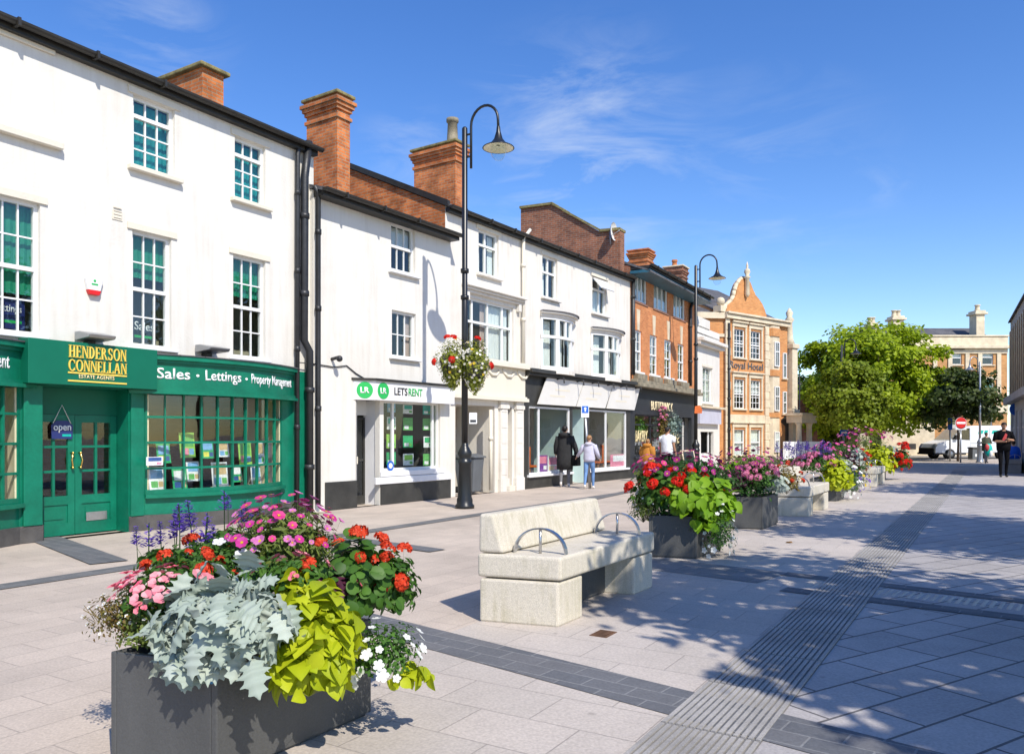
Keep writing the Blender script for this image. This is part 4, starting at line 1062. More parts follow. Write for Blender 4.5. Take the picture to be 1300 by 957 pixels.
# ------------------------------------------------------------------ hotel
fH = Facade((10.55, 39.0), (10.55 + .779*7.2, 39.0 + .627*7.2)); fH = Facade(fH.A, fH.A + fH.u*fH.s(999.5))
def hz(x, y, n=0.0): return fH.z(x, y, n)
zk = hz(947, 405)                                        # cornice under the gable
hs = lambda x, n=0.0: fH.s(x, n)
hot = []
for xl, xr in ((931.5, 945.5), (952.5, 966)):
    for yt, yb in ((419, 455), (482, 519), (545, 578)):
        hot.append((hs(xl)+.0, hs(xr), hz(947, yb), hz(947, yt)))
g1 = hs(976)                                             # end of the gabled front
H = building('grand_hotel', 'ornate orange brick and stone hotel with a scrolled gable and finials', 'building', fH, zk, 9, m_brick_hotel, m_brick_hotel, hot, pitch=28, int_mat=m_int_grey,
             floors=(hz(947, 530), hz(947, 468)), gutter=False, over=0.0)
for i, r in enumerate(hot):
    low = i % 3 == 2
    window(H, r, y=.06, cols=1 if low else 3, rows=() if low else (.2, .4, .6, .8), rails=(.5,), sill=m_stone, bar=.03,
           blind=[(m_curtain, 0, 1, 0, 1)] if low else [(m_curtain, .5, 1, 0, 1)] if i in (1, 4) else None)
    a, b, c, d = r
    mb = MB(); mb.box(a-.13, a-.01, -.05, -.004, c-.1, d+.1); mb.box(b+.01, b+.13, -.05, -.004, c-.1, d+.1); mb.box(a-.15, b+.15, -.06, -.0045, d+.1, d+.3); mb.box(a-.2, b+.2, -.14, -.005, d+.302, d+.38)
    mb.build('window_surround', m_stone, H, bevel=.01, seg=1)
mb = MB()
for x in (-.05, hs(970)):                                # quoined piers
    for k in range(int(zk/.42)):
        w = .42 if k % 2 else .32
        mb.box(x, x+w, -.1, -.0045, .02+k*.42, .42+k*.42-.02)
    mb.box(x+.02, x+.36, -.08, -.006, 0, zk)
mb.build('quoin', m_stone, H, bevel=.012, seg=1)
mb = MB()
mb.box(-.1, fH.L, -.2, -.003, zk-.12, zk+.1); mb.box(-.1, fH.L, -.3, -.002, zk+.102, zk+.2)
mb.build('cornice', m_stone, H, bevel=.01, seg=1)
mb = MB(); mb.box(.3, hs(970), -.07, -.0035, hz(947, 537), hz(947, 526.5)); mb.build('string_course', m_stone, H, bevel=.01, seg=1)
mb = MB(); mb.box(.3, fH.L, -.07, -.0038, 0, hz(947, 584)); mb.build('stone_base', m_stone, H, bevel=.01, seg=1)
mb = MB(); mb.box(hs(926), hs(970), -.09, -.0036, hz(947, 583), hz(947, 580)); mb.build('base_moulding', m_stone, H, bevel=.01, seg=1)
# dutch gable
G = [(921, 402), (921, 394), (925, 387), (931, 382), (934.5, 376), (936, 368), (939, 360), (942.5, 355), (946, 352.5), (949.5, 354), (953, 359), (956, 367), (959, 374), (964, 380), (968, 386), (971, 393), (973, 400), (973, 406)]
gp = [(hs(x, -.0), EYE + (HY-y)*.0400*1.0) for x, y in G]
gp = [(hs(x), hz(x, y)) for x, y in G]; gp[0] = (gp[0][0], zk+.1); gp[-1] = (gp[-1][0], zk+.1)
mb = MB(); mb.prism([(s, -.0, z) for s, z in gp], (0, .4, 0)); gab = mb.build('gable', m_brick_hotel, H)
mb = MB()
for i in range(1, len(gp)-2):
    (a, b), (c, d) = gp[i], gp[i+1]
    mb.tube([(a, .18, b), (c, .18, d)], .12, 6)
    if i in (5, 12): mb.ball((a, .15, b+.06), .13)
mb.build('gable_coping', m_stone, gab)
fxs, fz0, fz1 = hs(946), hz(946, 354), hz(946, 333)
mb = MB(); mb.lathe([(.05, hz(946, 378)), (.13, hz(946, 374)), (.11, fz0), (.18, fz0+.05), (.08, fz0+.15), (.16, fz0+.32), (.13, fz0+.45), (.05, fz0+.5), (.06, fz1-.2), (.015, fz1)], (fxs, -.12, 0), 12); mb.build('finial', m_stone, gab)
mb = MB(); mb.ball((hs(919, 0), .2, zk+.72), .22); mb.box(hs(919)-.25, hs(919)+.25, .0, .45, zk+.2, zk+.5); mb.build('ball_finial', m_stone, gab)
a, b = hs(926.8, -.03), hs(968.5, -.03)
text('lettering', 'Royal Hotel', m_bin, H, a, -.03, hz(947, 471.5), b-a, hz(947, 460)-hz(947, 471.5), .012, .0)
# canted bay and the porch right of the gabled front
b0, b1 = hs(976.5, -.05), hs(991, -.2)
mb = MB(); zt = hz(984, 415)
plan = [(b0, -.005), (b0+.1, -.2), (b1-.1, -.2), (b1, -.005)]
mb.prism([(x, y, 0) for x, y in plan], (0, 0, zt)); bay_ = mb.build('bay', m_stone, H)
for z0, z1 in ((hz(984, 428), hz(984, 418)), (hz(984, 478), hz(984, 470)), (hz(984, 530), hz(984, 524))):
    mb = MB(); mb.prism([(b0-.04, -.002, z0), (b0+.08, -.25, z0), (b1-.08, -.25, z0), (b1+.04, -.002, z0)], (0, 0, z1-z0)); mb.build('bay_band', m_brick_hotel, bay_)
for yt, yb in ((435, 466), (491, 522), (548, 574)):
    r = (b0+.2, b1-.2, hz(984, yb), hz(984, yt))
    f_ = window(bay_, r, y=-.285, cols=2, rails=(.6,), rows=(), sill=None, glassm=m_glass)
    mb = MB(); mb.box(r[0]+.04, r[1]-.04, -.245, -.205, r[2]+.04, r[3]-.04); mb.build('blind', m_curtain if yt == 548 else m_int_grey, f_)
t0, t1 = hs(1001), hs(1007.5)
mb = MB(); mb.box(fH.L+.002, t1-.05, .3, 2.5, 0, hz(1000, 432)); mb.build('end_wall', m_brick_hotel, H)
mb = MB(); mb.box(t0, t1, -.25, .5, 0, hz(1004, 437)); mb.box(t0-.08, t1+.08, -.33, .58, hz(1004, 443), hz(1004, 437)-.01); mb.box(t0-.08, t1+.08, -.33, .58, hz(1004, 528), hz(1004, 520)); tw = mb.build('tower_pier', m_stone, H, bevel=.02, seg=1)
mb = MB(); c = ((t0+t1)/2, .1, 0); mb.lathe([(.3, hz(1004, 437)), (.2, hz(1004, 430)), (.16, hz(1004, 410)), (.26, hz(1004, 406)), (.14, hz(1004, 402)), (.2, hz(1004, 397)), (.04, hz(1004, 391))], c, 10); mb.build('finial', m_stone, tw)
pr = MB(); a, b = hs(992), hs(1011); pr.box(a, b, -1.2, -.3, hz(1002, 537), hz(1002, 528)); pr.box(a-.1, b+.1, -1.3, -.3, hz(1002, 528)+.002, hz(1002, 525))
for x in (a+.05, b-.4): pr.lathe([(.2, 0), (.2, .4), (.16, .45), (.14, hz(1002, 540)), (.22, hz(1002, 537)-.004)], (x+.15, -.9, 0), 12)
pr.build('porch', m_stone, H)
mb = MB(); mb.prism([(a+.35, -.012, 0), (b-.5, -.012, 0), (b-.5, -.012, 2.0)] + [((a+b)/2-.1+.75*math.cos(t*math.pi/8), -.012, 2.0+.6*math.sin(t*math.pi/8)) for t in range(1, 8)] + [(a+.35, -.012, 2.0)], (0, .006, 0)); mb.build('porch_doorway', m_dark, H)
for yt, yb in ((448, 480), (497, 525)):
    r = (hs(993), hs(997.5), hz(994, yb), hz(994, yt)); f_ = window(H, r, y=-.075, cols=1, rails=(.5,), sill=m_stone, fw=.05)
    mb = MB(); mb.box(r[0]+.03, r[1]-.03, -.03, -.008, r[2]+.03, r[3]-.03); mb.build('blind', m_int_grey, f_)
# west wing set back behind the white shop, with its slate roof
wing = MB(); zw = hz(919, 394)
wing.box(-5.2, -.03, .05, .6, 0, zw-.4); w_ = wing.build('wing_wall', m_brick_hotel, H)
H.children[-1].rotation_euler = (0, 0, -R(33)); H.children[-1].location = (0.0, 0, 0)
mb = MB(); mb.box(-5.3, -.03, -.1, .62, zw-.4, zw-.1); mb.build('wing_parapet', m_stone, w_); mb = MB(); mb.box(-5.3, -.03, -.02, .61, zw-1.3, zw-1.15); mb.build('wing_cornice', m_stone, w_)
mb = MB(); mb.prism([(-5.3, .4, zw-.08), (-5.3, 3.4, zw+1.5), (-5.3, 3.4, zw-.08)], (5.6, 0, 0)); mb.build('wing_roof', m_slate, w_)
pipe('drainpipe', H, fH, [(925.5, 410), (925.5, 585)], .07, n=-.14)

# ------------------------------------------------------------------ white hoarding beside the hotel porch
P0, P1 = ground(994.5, 590), ground(1041, 589.5)
fh = Facade((P0.x, P0.y), (P1.x, P1.y))
o = empty('site_hoarding', (fh.A.x, fh.A.y, 0), fh.ang, 'plain white hoarding boards beside the hotel porch', 'hoarding')
n = 3
for k in range(n):
    mb = MB(); mb.box(fh.L*k/n+.006, fh.L*(k+1)/n-.006, 0, .05, .03, 1.02*fh.z(1015, 561)); mb.build('panel', m_white_plain, o)

# ------------------------------------------------------------------ shop with burgundy awning under the trees, dark building behind, far office
m_burg = plain('burgundy_awning', (.18, .02, .035), .7, .2)
fW = Facade((19.6, 50.5), (24.2, 58.5))
zw_ = 3.9
ws = (fW.s(1046, 0), fW.L-1.0, .5, 2.9)
W = building('awning_shop', 'dim brick shop with burgundy awning half hidden by the round tree', 'building', fW, zw_, 6, m_brick_br, m_brick_br, [ws], pitch=12, int_mat=m_int_grey, gutter=False)
window(W, ws, cols=4, rails=(.75,), frame=m_dark, sill=m_dark, glassm=m_shopglass, name='shop_window')
mb = MB(); mb.prism([(ws[0]-.2, -.01, 3.5), (ws[0]-.2, -1.5, 2.75), (ws[0]-.2, -1.5, 2.5), (ws[0]-.2, -.01, 3.1)], (ws[1]-ws[0]+.4, 0, 0))
aw = mb.build('awning', m_burg, W)
mb = MB(); w = (ws[1]-ws[0]+.4)/10
for k in range(10): mb.cur = k % 2; mb.box(ws[0]-.2+k*w, ws[0]-.2+(k+1)*w-.004, -1.52, -1.505, 2.2, 2.52)
mb.build('valance', [m_burg, m_cream], aw)
fO = Facade((53.5, 150), (57, 151.5))
O = building('office_block', 'distant blue glass office block seen in the gap beside the hotel', 'building', fO, 8.6, 6, m_blue, m_blue, [(.4, 1.6, 1, 7.6), (2.0, 3.4, 1, 7.6)], gutter=False, pitch=2)
mb = MB()
for z in range(1, 8): mb.box(.3, 3.5, -.08, -.003, z*1.05, z*1.05+.12)
mb.build('spandrel', m_navy, O)
# street continuing behind the trees
fS = Facade((25.5, 61), (31, 72)); S = building('terrace_house', 'dark brick terrace glimpsed behind the big tree', 'building', fS, 5.2, 7, m_brick_br, m_brick_br, [(1, 2, 3.0, 4.6), (4, 5, 3.0, 4.6), (7.5, 8.5, 3.0, 4.6)], int_mat=m_int_grey, pitch=8)
for x in (1, 4, 7.5): window(S, (x, x+1, 3.0, 4.6), cols=2, rails=(.5,))

# ------------------------------------------------------------------ bank at the end of the street
fK = Facade((26.2, 56), (35.2, 56))
kz = lambda y: fK.z(1220, y); ks = lambda x: fK.s(x)
zp = kz(441)
kw = [(ks(1209), ks(1221), kz(463), kz(445)), (ks(1245), ks(1261), kz(463), kz(444)), (ks(1246), ks(1262), kz(510), kz(482)), (ks(1205), ks(1222), kz(510), kz(482)), (ks(1172), ks(1183), kz(563), kz(520)), (ks(1205), ks(1220), kz(560), kz(520)), (ks(1246), ks(1260), kz(562), kz(520))]
K = building('corner_bank', 'yellow brick and stone bank building with parapet and tall chimneys at the street end', 'building', fK, zp, 8, m_brick_bank, m_brick_bank, kw, pitch=24, int_mat=m_int_grey, floors=(kz(515), kz(475)), gutter=False, over=0)
for i, r in enumerate(kw): window(K, r, y=.08, cols=1, rails=(.5,), sill=m_stone, blind=[(m_curtain, .55, 1, 0, 1)] if i in (0, 1) else [(m_blind_sky, .3, 1, 0, 1)] if i == 2 else None)
mb = MB()
mb.box(-.1, fK.L+.1, -.35, .3, zp-.1, zp+.12); mb.box(0, fK.L, -.12, .25, zp+.122, zp+.75); mb.box(-.05, fK.L+.05, -.2, .3, zp+.752, zp+.86); mb.box(0, fK.L, -.1, -.003, zp-.45, zp-.102)
mb.build('parapet', m_stone, K, bevel=.02, seg=1)
mb = MB(); mb.box(0, fK.L, -.12, -.003, kz(520)-.2, kz(517)+.15); mb.box(0, ks(1186), -.08, -.004, .5, kz(522)); mb.box(0, fK.L, -.14, -.003, 0, .5)
for x in (1184, 1203, 1225, 1241, 1265): mb.box(ks(x), ks(x)+.3, -.09, -.0035, kz(516), zp-.46)
for r in kw[:4]: mb.box(r[0]-.2, r[1]+.2, -.1, -.0033, r[3]+.02, r[3]+.2)
mb.build('stone_dressing', m_stone, K, bevel=.012, seg=1)
mb = MB(); mb.box(ks(1143), ks(1162), -.1, -.09, kz(570), kz(563)); mb.build('notice_board', m_dark, K)
mb = MB(); mb.prism([(ks(1165), 1.2, zp+.8), (ks(1165), 3, zp+1.6), (ks(1165), 5, zp+.8)], (ks(1267)-ks(1165), 0, 0)); mb.build('roof_ridge', m_slate, K)
for px, yt, wd in ((1113, 402, .5), (1143, 393, .75), (1250, 386, .62)):
    x = ks(px); n = 1.0; zt = fK.z(px, yt, n); mb = MB()
    mb.box(x, x+wd, n, n+.9, zp+.5, zt-.75); mb.box(x-.15, x+wd+.15, n-.15, n+1.05, zt-.75, zt-.6); mb.box(x-.05, x+wd+.05, n-.05, n+.95, zt-.6, zt-.45)
    c = mb.build('chimney', m_stone, K, bevel=.02, seg=1)
    for dx in ((.3, .7) if px < 1200 else (.5,)):
        mb = MB(); mb.lathe([(.2, zt-.45), (.17, zt-.3), (.15, zt-.08), (.22, zt-.05), (.2, zt)], (x+dx*wd, n+.4, 0), 10); mb.build('chimney_pot', m_stone, c)

# ------------------------------------------------------------------ bronze-finned building at the right edge
fR = Facade((14.8 + 4.6, 29.2), (24.3, 38.4))
fR = Facade((24.3, 38.4), (18.9, 28.6))       # runs towards us, so local y points away from the street
m_fin = plain('bronze_cladding', (.30, .21, .13), .5, .25, 2.0)
m_conc2 = plain('grey_concrete_panel', (.33, .31, .28), .85, .15, 1.5, bump=.2)
RB = building('finned_building', 'modern concrete and bronze-finned building at the right edge of the square', 'building', fR, 7.0, 7, m_conc2, m_conc2, [(.3, fR.L-.1, 3.4, 6.3), (1.0, 2.4, .8, 2.6), (3.4, 4.8, .8, 2.6), (6.0, 7.4, .8, 2.6), (8.2, 9.6, .8, 2.6)], pitch=14, int_mat=m_int_grey, gutter=False, over=.1)
mb = MB(); mb.box(.3, fR.L-.1, .08, .1, 3.4, 6.3); mb.build('glazing', m_glass, RB)
mb = MB()
for k in range(11): mb.box(.35+k*1.05, .8+k*1.05, -.07, .12, 3.35, 6.5)
mb.build('cladding_fins', m_fin, RB, bevel=.008, seg=1)
mb = MB(); mb.box(-.05, fR.L, -.3, -.003, 3.0, 3.3); mb.build('concrete_band', m_conc2, RB)
for a in (1.0, 3.4, 6.0, 8.2): window(RB, (a, a+1.4, .8, 2.6), cols=2, rails=(.6,), frame=m_white_plain, sill=None)
# round blue sign projecting from it
pc = at(1290, 519.5, 36)
o = empty('round_sign', (pc.x, pc.y, pc.z), 0, 'round blue sign projecting from the bronze-finned building', 'sign')
mb = MB(); mb.prism([(.22*1.0*math.cos(t*math.pi/16)*1.25, 0, .22*1.25*math.sin(t*math.pi/16)) for t in range(32)], (0, .06, 0)); mb.build('disc', m_blue, o)
mb = MB(); mb.tube([(.2, .03, 0), (1.1, .03, .05)], .02, 6); mb.build('bracket', m_pipe, o)
mb = MB(); mb.prism([(-.12, -.004, .0), (.0, -.004, .1), (.12, -.004, .0), (.0, -.004, .03)], (0, .003, 0)); mb.build('emblem', pcol['sky'], o)

# ------------------------------------------------------------------ street lamps
m_lampcap = plain('lamp_bowl_inside', (.75, .7, .5), .4, .1)
m_lglass = glass('lamp_bowl_glass', (.92, .95, .93), 1.3)
def lamp(base, H, label, arm_dir=(.85, -.53), k=1.0, rp=.058, name='street_lamp', group='swan-neck street lamps', m_black=m_black):
    o = empty(name, base, math.atan2(arm_dir[1], arm_dir[0]), label, 'street lamp', group)
    mb = MB()
    mb.lathe([(.2, 0), (.2, .06), (.165, .1), (.165, .18), (.145, .24), (.135, .9), (.15, .93), (.15, .98), (.13, 1.0), (.125, 1.05), (.145, 1.1), (.145, 1.16), (.1, 1.24), (.07, 1.3), (rp, 1.4)], (0, 0, 0), 20); mb.build('base', m_black, o)
    mb = MB(); mb.lathe([(rp*1.15, 1.35), (rp*1.15, H*.55), (rp, H*.55+.02), (rp, H), (rp*.6, H+.03)], (0, 0, 0), 16)
    for z in (H*.62, H*.55): mb.lathe([(rp*1.5, z), (rp*1.5, z+.08)], (0, 0, 0), 16)
    mb.build('pole', m_black, o)
    x0 = .16*k; r = .33*k; zt = H+.12
    P = [(x0, 0, H-.85*k), (x0, 0, H-.1)] + [(x0+r-r*math.cos(a*math.pi/12), 0, H+.02+r*1.05*math.sin(a*math.pi/12)) for a in range(0, 13)] + [(x0+2*r+.01, 0, H-.18*k)]
    mb = MB(); mb.tube(P, [.028]*(len(P)), 10); mb.tube([(0, 0, H-.14), (x0, 0, H-.14)], .022, 8); mb.tube([(0, 0, H-.6*k), (x0, 0, H-.6*k)], .022, 8); mb.build('swan_neck', m_black, o)
    c = (x0+2*r+.01, 0, 0); zl = H-.18*k
    mb = MB(); mb.lathe([(.035, zl+.05), (.045, zl-.05), (.09, zl-.2*k), (.16, zl-.29*k), (.315*k, zl-.37*k), (.325*k, zl-.385*k), (.3*k, zl-.38*k), (.14, zl-.31*k)], c, 24, caps=False); h = mb.build('lamp_head', m_black, o)
    mb = MB(); mb.lathe([(.3*k, zl-.383*k), (.2*k, zl-.345*k), (.04, zl-.33*k)], c, 24, caps=False); mb.build('reflector', m_lampcap, h)
    mb = MB(); mb.lathe([(.17*k, zl-.37*k), (.165*k, zl-.45*k), (.13*k, zl-.55*k), (.07*k, zl-.62*k), (.02, zl-.64*k)], c, 16); mb.build('lamp_glass', m_lglass, h)
    return o
L1 = ground(590, 645)
lamp(L1, 7.85, 'black swan-neck street lamp nearest the camera with flower baskets on its pole')
b = Vector((7.05, 30.2, 0)); lamp(b, 8.0, 'black swan-neck street lamp in front of the red brick cafe building', k=1.0)
b = Vector(((1068.5-CX)/F*42, 42, 0)); lamp(b, 6.3, 'slim street lamp standing before the round tree', k=.85, rp=.05)
b = Vector(((1244-CX)/F*44, 44, 0)); lamp(b, 5.6, 'grey street lamp with pale head near the white van', k=.8, arm_dir=(-.9, -.2), rp=.05, m_black=m_chrome)
b = Vector(((1015-CX)/F*48, 48, 0)); lamp(b, 5.0, 'thin dark green lamp post in the gap beside the hotel tower', k=.6, arm_dir=(.3, .9), rp=.04)
# small plates fixed to the first two lamps
o = empty('notice_plate', (L1.x+.1, L1.y-.12, 0), 0, 'small white notice strapped to the nearest lamp post', 'notice')
mb = MB(); mb.box(-.0, .16, -.01, .01, EYE+(HY-538)*.0163, EYE+(HY-524)*.0163); mb.build('plate', m_white_plain, o); mb = MB(); mb.box(.02, .14, -.014, -.011, EYE+(HY-536)*.0163, EYE+(HY-533)*.0163); mb.build('print', m_sgrey, o)
o = empty('orange_plate', (7.05, 30.05, 0), 0, 'small orange sign strapped to the lamp post before the cafe', 'sign')
mb = MB(); mb.prism([(-.1, -.05, 2.35), (.18, -.05, 2.35), (.2, -.05, 2.5), (.1, -.05, 2.65), (-.08, -.05, 2.62)], (0, .02, 0)); mb.build('plate', m_orange, o)
mb = MB(); mb.lathe([(.075, 2.4), (.075, 2.45)], (0, .15, 0), 12); mb.build('strap', m_chrome, o)

# ------------------------------------------------------------------ sign posts
sb_ = ground(749, 620)
o = empty('pedestrian_sign', sb_, .35, 'leaning pale grey post with a small blue and white sign by the couple', 'sign post')
lean = Vector((-.13, 0, 0))
mb = MB(); mb.tube([(0, 0, 0), (-.17, 0, 2.35)], .04, 10); mb.build('post', m_chrome, o)
mb = MB(); mb.box(-.3, -.06, -.06, -.045, 2.02, 2.36); p = mb.build('plate', m_white_plain, o)
mb = MB(); mb.box(-.28, -.08, -.066, -.061, 2.14, 2.34); mb.build('blue_panel', m_blue, p); mb = MB(); mb.prism([(-.2, -.068, 2.18), (-.16, -.068, 2.18), (-.16, -.068, 2.26), (-.13, -.068, 2.26), (-.18, -.068, 2.31), (-.23, -.068, 2.26), (-.2, -.068, 2.26)], (0, -.002, 0)); mb.build('arrow', m_wtext, p)
nb = ground(1220, 587)
o = empty('no_entry_sign', nb, 0, 'red no-entry disc on a grey post in front of the white van', 'road sign')
sc_ = nb.y/1000
mb = MB(); mb.tube([(0, 0.04, 0), (0, .04, 43*sc_)], .045, 8); mb.build('post', m_chrome, o)
mb = MB(); mb.box(-7*sc_, 7*sc_, 0, .02, 41.5*sc_, 46*sc_); mb.prism([(7.4*sc_*math.cos(t*math.pi/14), 0, 50*sc_+7.4*sc_*math.sin(t*math.pi/14)) for t in range(28)], (0, .021, 0)); mb.build('backing', m_white_plain, o)
mb = MB(); mb.prism([(6.8*sc_*math.cos(t*math.pi/14), -.012, 50.4*sc_+6.8*sc_*math.sin(t*math.pi/14)) for t in range(28)], (0, .01, 0)); d = mb.build('red_disc', m_red, o)
mb = MB(); mb.box(-5.6*sc_, 5.6*sc_, -.018, -.013, 49*sc_, 51.6*sc_); mb.build('white_bar', m_wtext, d)
nb = ground(1206, 585.5); o = empty('side_on_sign', nb, 0, 'blue sign seen edge-on upon a grey post left of the no-entry sign', 'road sign'); sc_ = nb.y/1000
mb = MB(); mb.tube([(0, 0, 0), (0, 0, 55*sc_)], .045, 8); mb.build('post', m_chrome, o)
mb = MB(); mb.prism([(-.12, 0, 40*sc_), (-.02, -.3, 40*sc_), (-.02, -.3, 55*sc_), (-.12, 0, 55*sc_)], (-.02, -.01, 0)); mb.build('plate', m_blue, o)
nb = ground(1071, 589); o = empty('arrow_sign', (nb.x, nb.y, 0), 0, 'blue arrow sign low on a post before the round tree', 'road sign'); sc_ = nb.y/1000
mb = MB(); mb.tube([(0, 0, 0), (0, 0, 42*sc_)], .04, 8); mb.build('post', m_chrome, o)
mb = MB(); mb.box(-5*sc_, 5*sc_, -.06, -.045, 36*sc_, 43.5*sc_); p = mb.build('plate', m_blue, o)
mb = MB(); mb.prism([(-3.5*sc_, -.062, 39*sc_), (2*sc_, -.062, 39*sc_), (2*sc_, -.062, 37.6*sc_), (4*sc_, -.062, 40*sc_), (2*sc_, -.062, 42.2*sc_), (2*sc_, -.062, 41*sc_), (-3.5*sc_, -.062, 41*sc_)], (0, -.006, 0)); mb.build('arrow', m_wtext, p)
# grey arched totem and white cabinet behind the planters
nb = ground(1098, 594); sc_ = nb.y/1000
o = empty('information_totem', nb, .2, 'pale arched information totem standing behind the far planters', 'totem')
w, h = 7.2*sc_, 44*sc_
mb = MB(); mb.prism([(-w, 0, 0), (w, 0, 0)] + [(w*math.cos(t*math.pi/12), 0, h-w+w*math.sin(t*math.pi/12)) for t in range(13)], (0, .2, 0)); mb.build('panel', m_stone, o, bevel=.02)
mb = MB(); mb.box(-w*.45, w*.45, -.012, -.002, h*.62, h*.68); mb.box(-w*.1, w*.2, -.012, -.002, h*.4, h*.56); mb.ball((w*.05, -.01, h*.74), .12, .02, .12); mb.build('emblem', m_sgrey, o)
nb = ground(1103, 600); sc_ = nb.y/1000
o = empty('utility_cabinet', nb, .2, 'small white cabinet at the foot of the arched totem', 'cabinet')
mb = MB(); mb.box(-7*sc_, 6.5*sc_, 0, .5, .05, 27*sc_); mb.build('case', m_white_plain, o, bevel=.02); mb = MB(); mb.box(-7.4*sc_, 6.9*sc_, -.03, .53, 27*sc_+.002, 28.5*sc_); mb.build('lid', m_white_plain, o); mb = MB(); mb.box(-1*sc_, 2*sc_, -.01, -.001, 19*sc_, 20*sc_); mb.build('latch', m_sgrey, o)
nb = ground(1240, 584.5); sc_ = nb.y/1000
o = empty('litter_bin', nb, 0, 'grey-green litter bin between the no-entry sign and lamp post', 'litter bin')
mb = MB(); mb.prism([(-5.6*sc_, 0, .06), (5.6*sc_, 0, .06), (5.2*sc_, 0, 15*sc_), (-5.2*sc_, 0, 15*sc_)], (0, .5, 0)); mb.build('body', m_bin, o, bevel=.03); mb = MB(); mb.box(-5.8*sc_, 5.8*sc_, -.04, .54, 15*sc_, 17*sc_); mb.build('lid', m_dark, o, bevel=.03); mb = MB(); mb.box(-2*sc_, 2*sc_, -.012, -.001, 5*sc_, 8.5*sc_); mb.build('label_plate', m_white_plain, o)
# A-board outside the cafe
nb = ground(872, 603); o = empty('pavement_board', nb, .5, 'small chalk A-board with pale frame outside the cafe', 'A-board')
for sg in (-1, 1):
    mb = MB(); mb.prism([(-.3, sg*.25, 0), (.3, sg*.25, 0), (.3, sg*.02, .95), (-.3, sg*.02, .95)], (0, sg*.03, 0)); p = mb.build('frame', m_stone, o)
    mb = MB(); mb.prism([(-.25, sg*.262, .08), (.25, sg*.262, .08), (.25, sg*.062, .9), (-.25, sg*.062, .9)], (0, sg*.012, 0)); mb.build('chalkboard', m_sgrey, p)
dcv = ground(766, 805); o = empty('drain_cover', dcv, STREET, 'small rusty drain cover in the slabs before the nearest bench', 'drain cover')
mb = MB(); mb.box(-.1, .1, -.07, .07, .002, .008); mb.build('frame', m_rust, o); mb = MB()
for k in range(5): mb.box(-.085+k*.037, -.065+k*.037, -.055, .055, .0085, .013)
mb.build('grating', m_rust, o)

# ------------------------------------------------------------------ benches
Lv = Vector((.53, .848, 0)); Wv = Vector((-.935, .31, 0)).normalized()
def bench(corner, label, mat=m_concrete, length=1.95, name='concrete_bench'):
    o = empty(name, corner, 0, label, 'bench', 'granite benches in a row with the planters')
    P = lambda a, b, z: Lv*a + Wv*b + Vector((0, 0, z))
    for a0, a1 in ((0, .42), (length-.46, length)):
        mb = MB(); mb.prism([P(a0, .02, 0), P(a0, .68, 0), P(a0, .68, .35), P(a0, .02, .35)], Lv*(a1-a0)); mb.build('leg', mat, o, bevel=.018)
    mb = MB(); mb.prism([P(0, 0, .362), P(0, .7, .362), P(0, .7, .55), P(0, 0, .55)], Lv*length); mb.build('seat', mat, o, bevel=.025, seg=3)
    mb = MB(); mb.prism([P(.01, .48, .556), P(.01, .695, .556), P(.01, .69, .87), P(.01, .57, .87)], Lv*(length-.02)); mb.build("backrest", mat, o, bevel=.025, seg=3)
    mb = MB(); mb.prism([P(.42, .3, .02), P(.42, .36, .02), P(.42, .36, .35), P(.42, .3, .35)], Lv*(length-.88)); mb.build('spreader', m_planter, o)
    for a in (.16, length-.3):
        mb = MB(); pts = []
        for k in range(15):
            t = math.pi*k/14; c = P(a, .25+.215*math.cos(t), .552+.2*math.sin(t)); pts.append(c)
        rings = []
        for i, c in enumerate(pts):
            tn = (pts[min(i+1, 14)]-pts[max(i-1, 0)]).normalized(); nn = Lv.cross(tn).normalized()
            rings.append([c-Lv*.022-nn*.006, c+Lv*.022-nn*.006, c+Lv*.022+nn*.006, c-Lv*.022+nn*.006])
        mb.rings(rings); mb.tube([P(a, .25, .55), P(a, .25, .75)], .012, 8); mb.build('armrest', m_steel, o)
    return o
C1, C2, C3 = Vector((.381, 6.15, 0)), Vector((5.5, 14.56, 0)), Vector((10.7, 23.1, 0))
bench(C1, 'pale granite bench with backrest and steel hoop armrests nearest the camera')
bench(C2, 'pale granite bench in the middle of the row behind the second pair of planters')
bench(C3, 'pale granite bench farthest along the row by the arched totem')
o = bench(Vector((20.2, 31.2, 0)), 'grey concrete bench at the right edge where someone in blue sits', m_conc2, 1.9)
# ------------------------------------------------------------------ leaves and flowers
def tmpl(v, f): return np.array(v, float), np.array(f, int)
def strip_leaf(widths, curl=.25, fold=.12, n=None):
    """leaf of unit length: list of half widths from base to tip; folded along the midrib and curled down"""
    k = len(widths); v = []; f = []
    for i, w in enumerate(widths):
        t = i/(k-1); z = -curl*t*t
        v += [(-w, t, z+fold*w), (0, t, z), (w, t, z+fold*w)]
    for i in range(k-1):
        a = i*3; f += [(a, a+1, a+4, a+3), (a+1, a+2, a+5, a+4)]
    return tmpl(v, f)
OVAL = strip_leaf([.03, .24, .27, .15, .01], .2, .5)
NARROW = strip_leaf([.03, .1, .1, .01], .35, .3)
HEART = strip_leaf([.20, .43, .47, .40, .24, .02], .35, .22)
ROUND = strip_leaf([.12, .42, .5, .46, .25], .15, -.25)
SMALL = tmpl([(-.28, .4, .05), (0, 0, 0), (.28, .4, .05), (0, 1, -.1)], [(0, 1, 2, 3)])
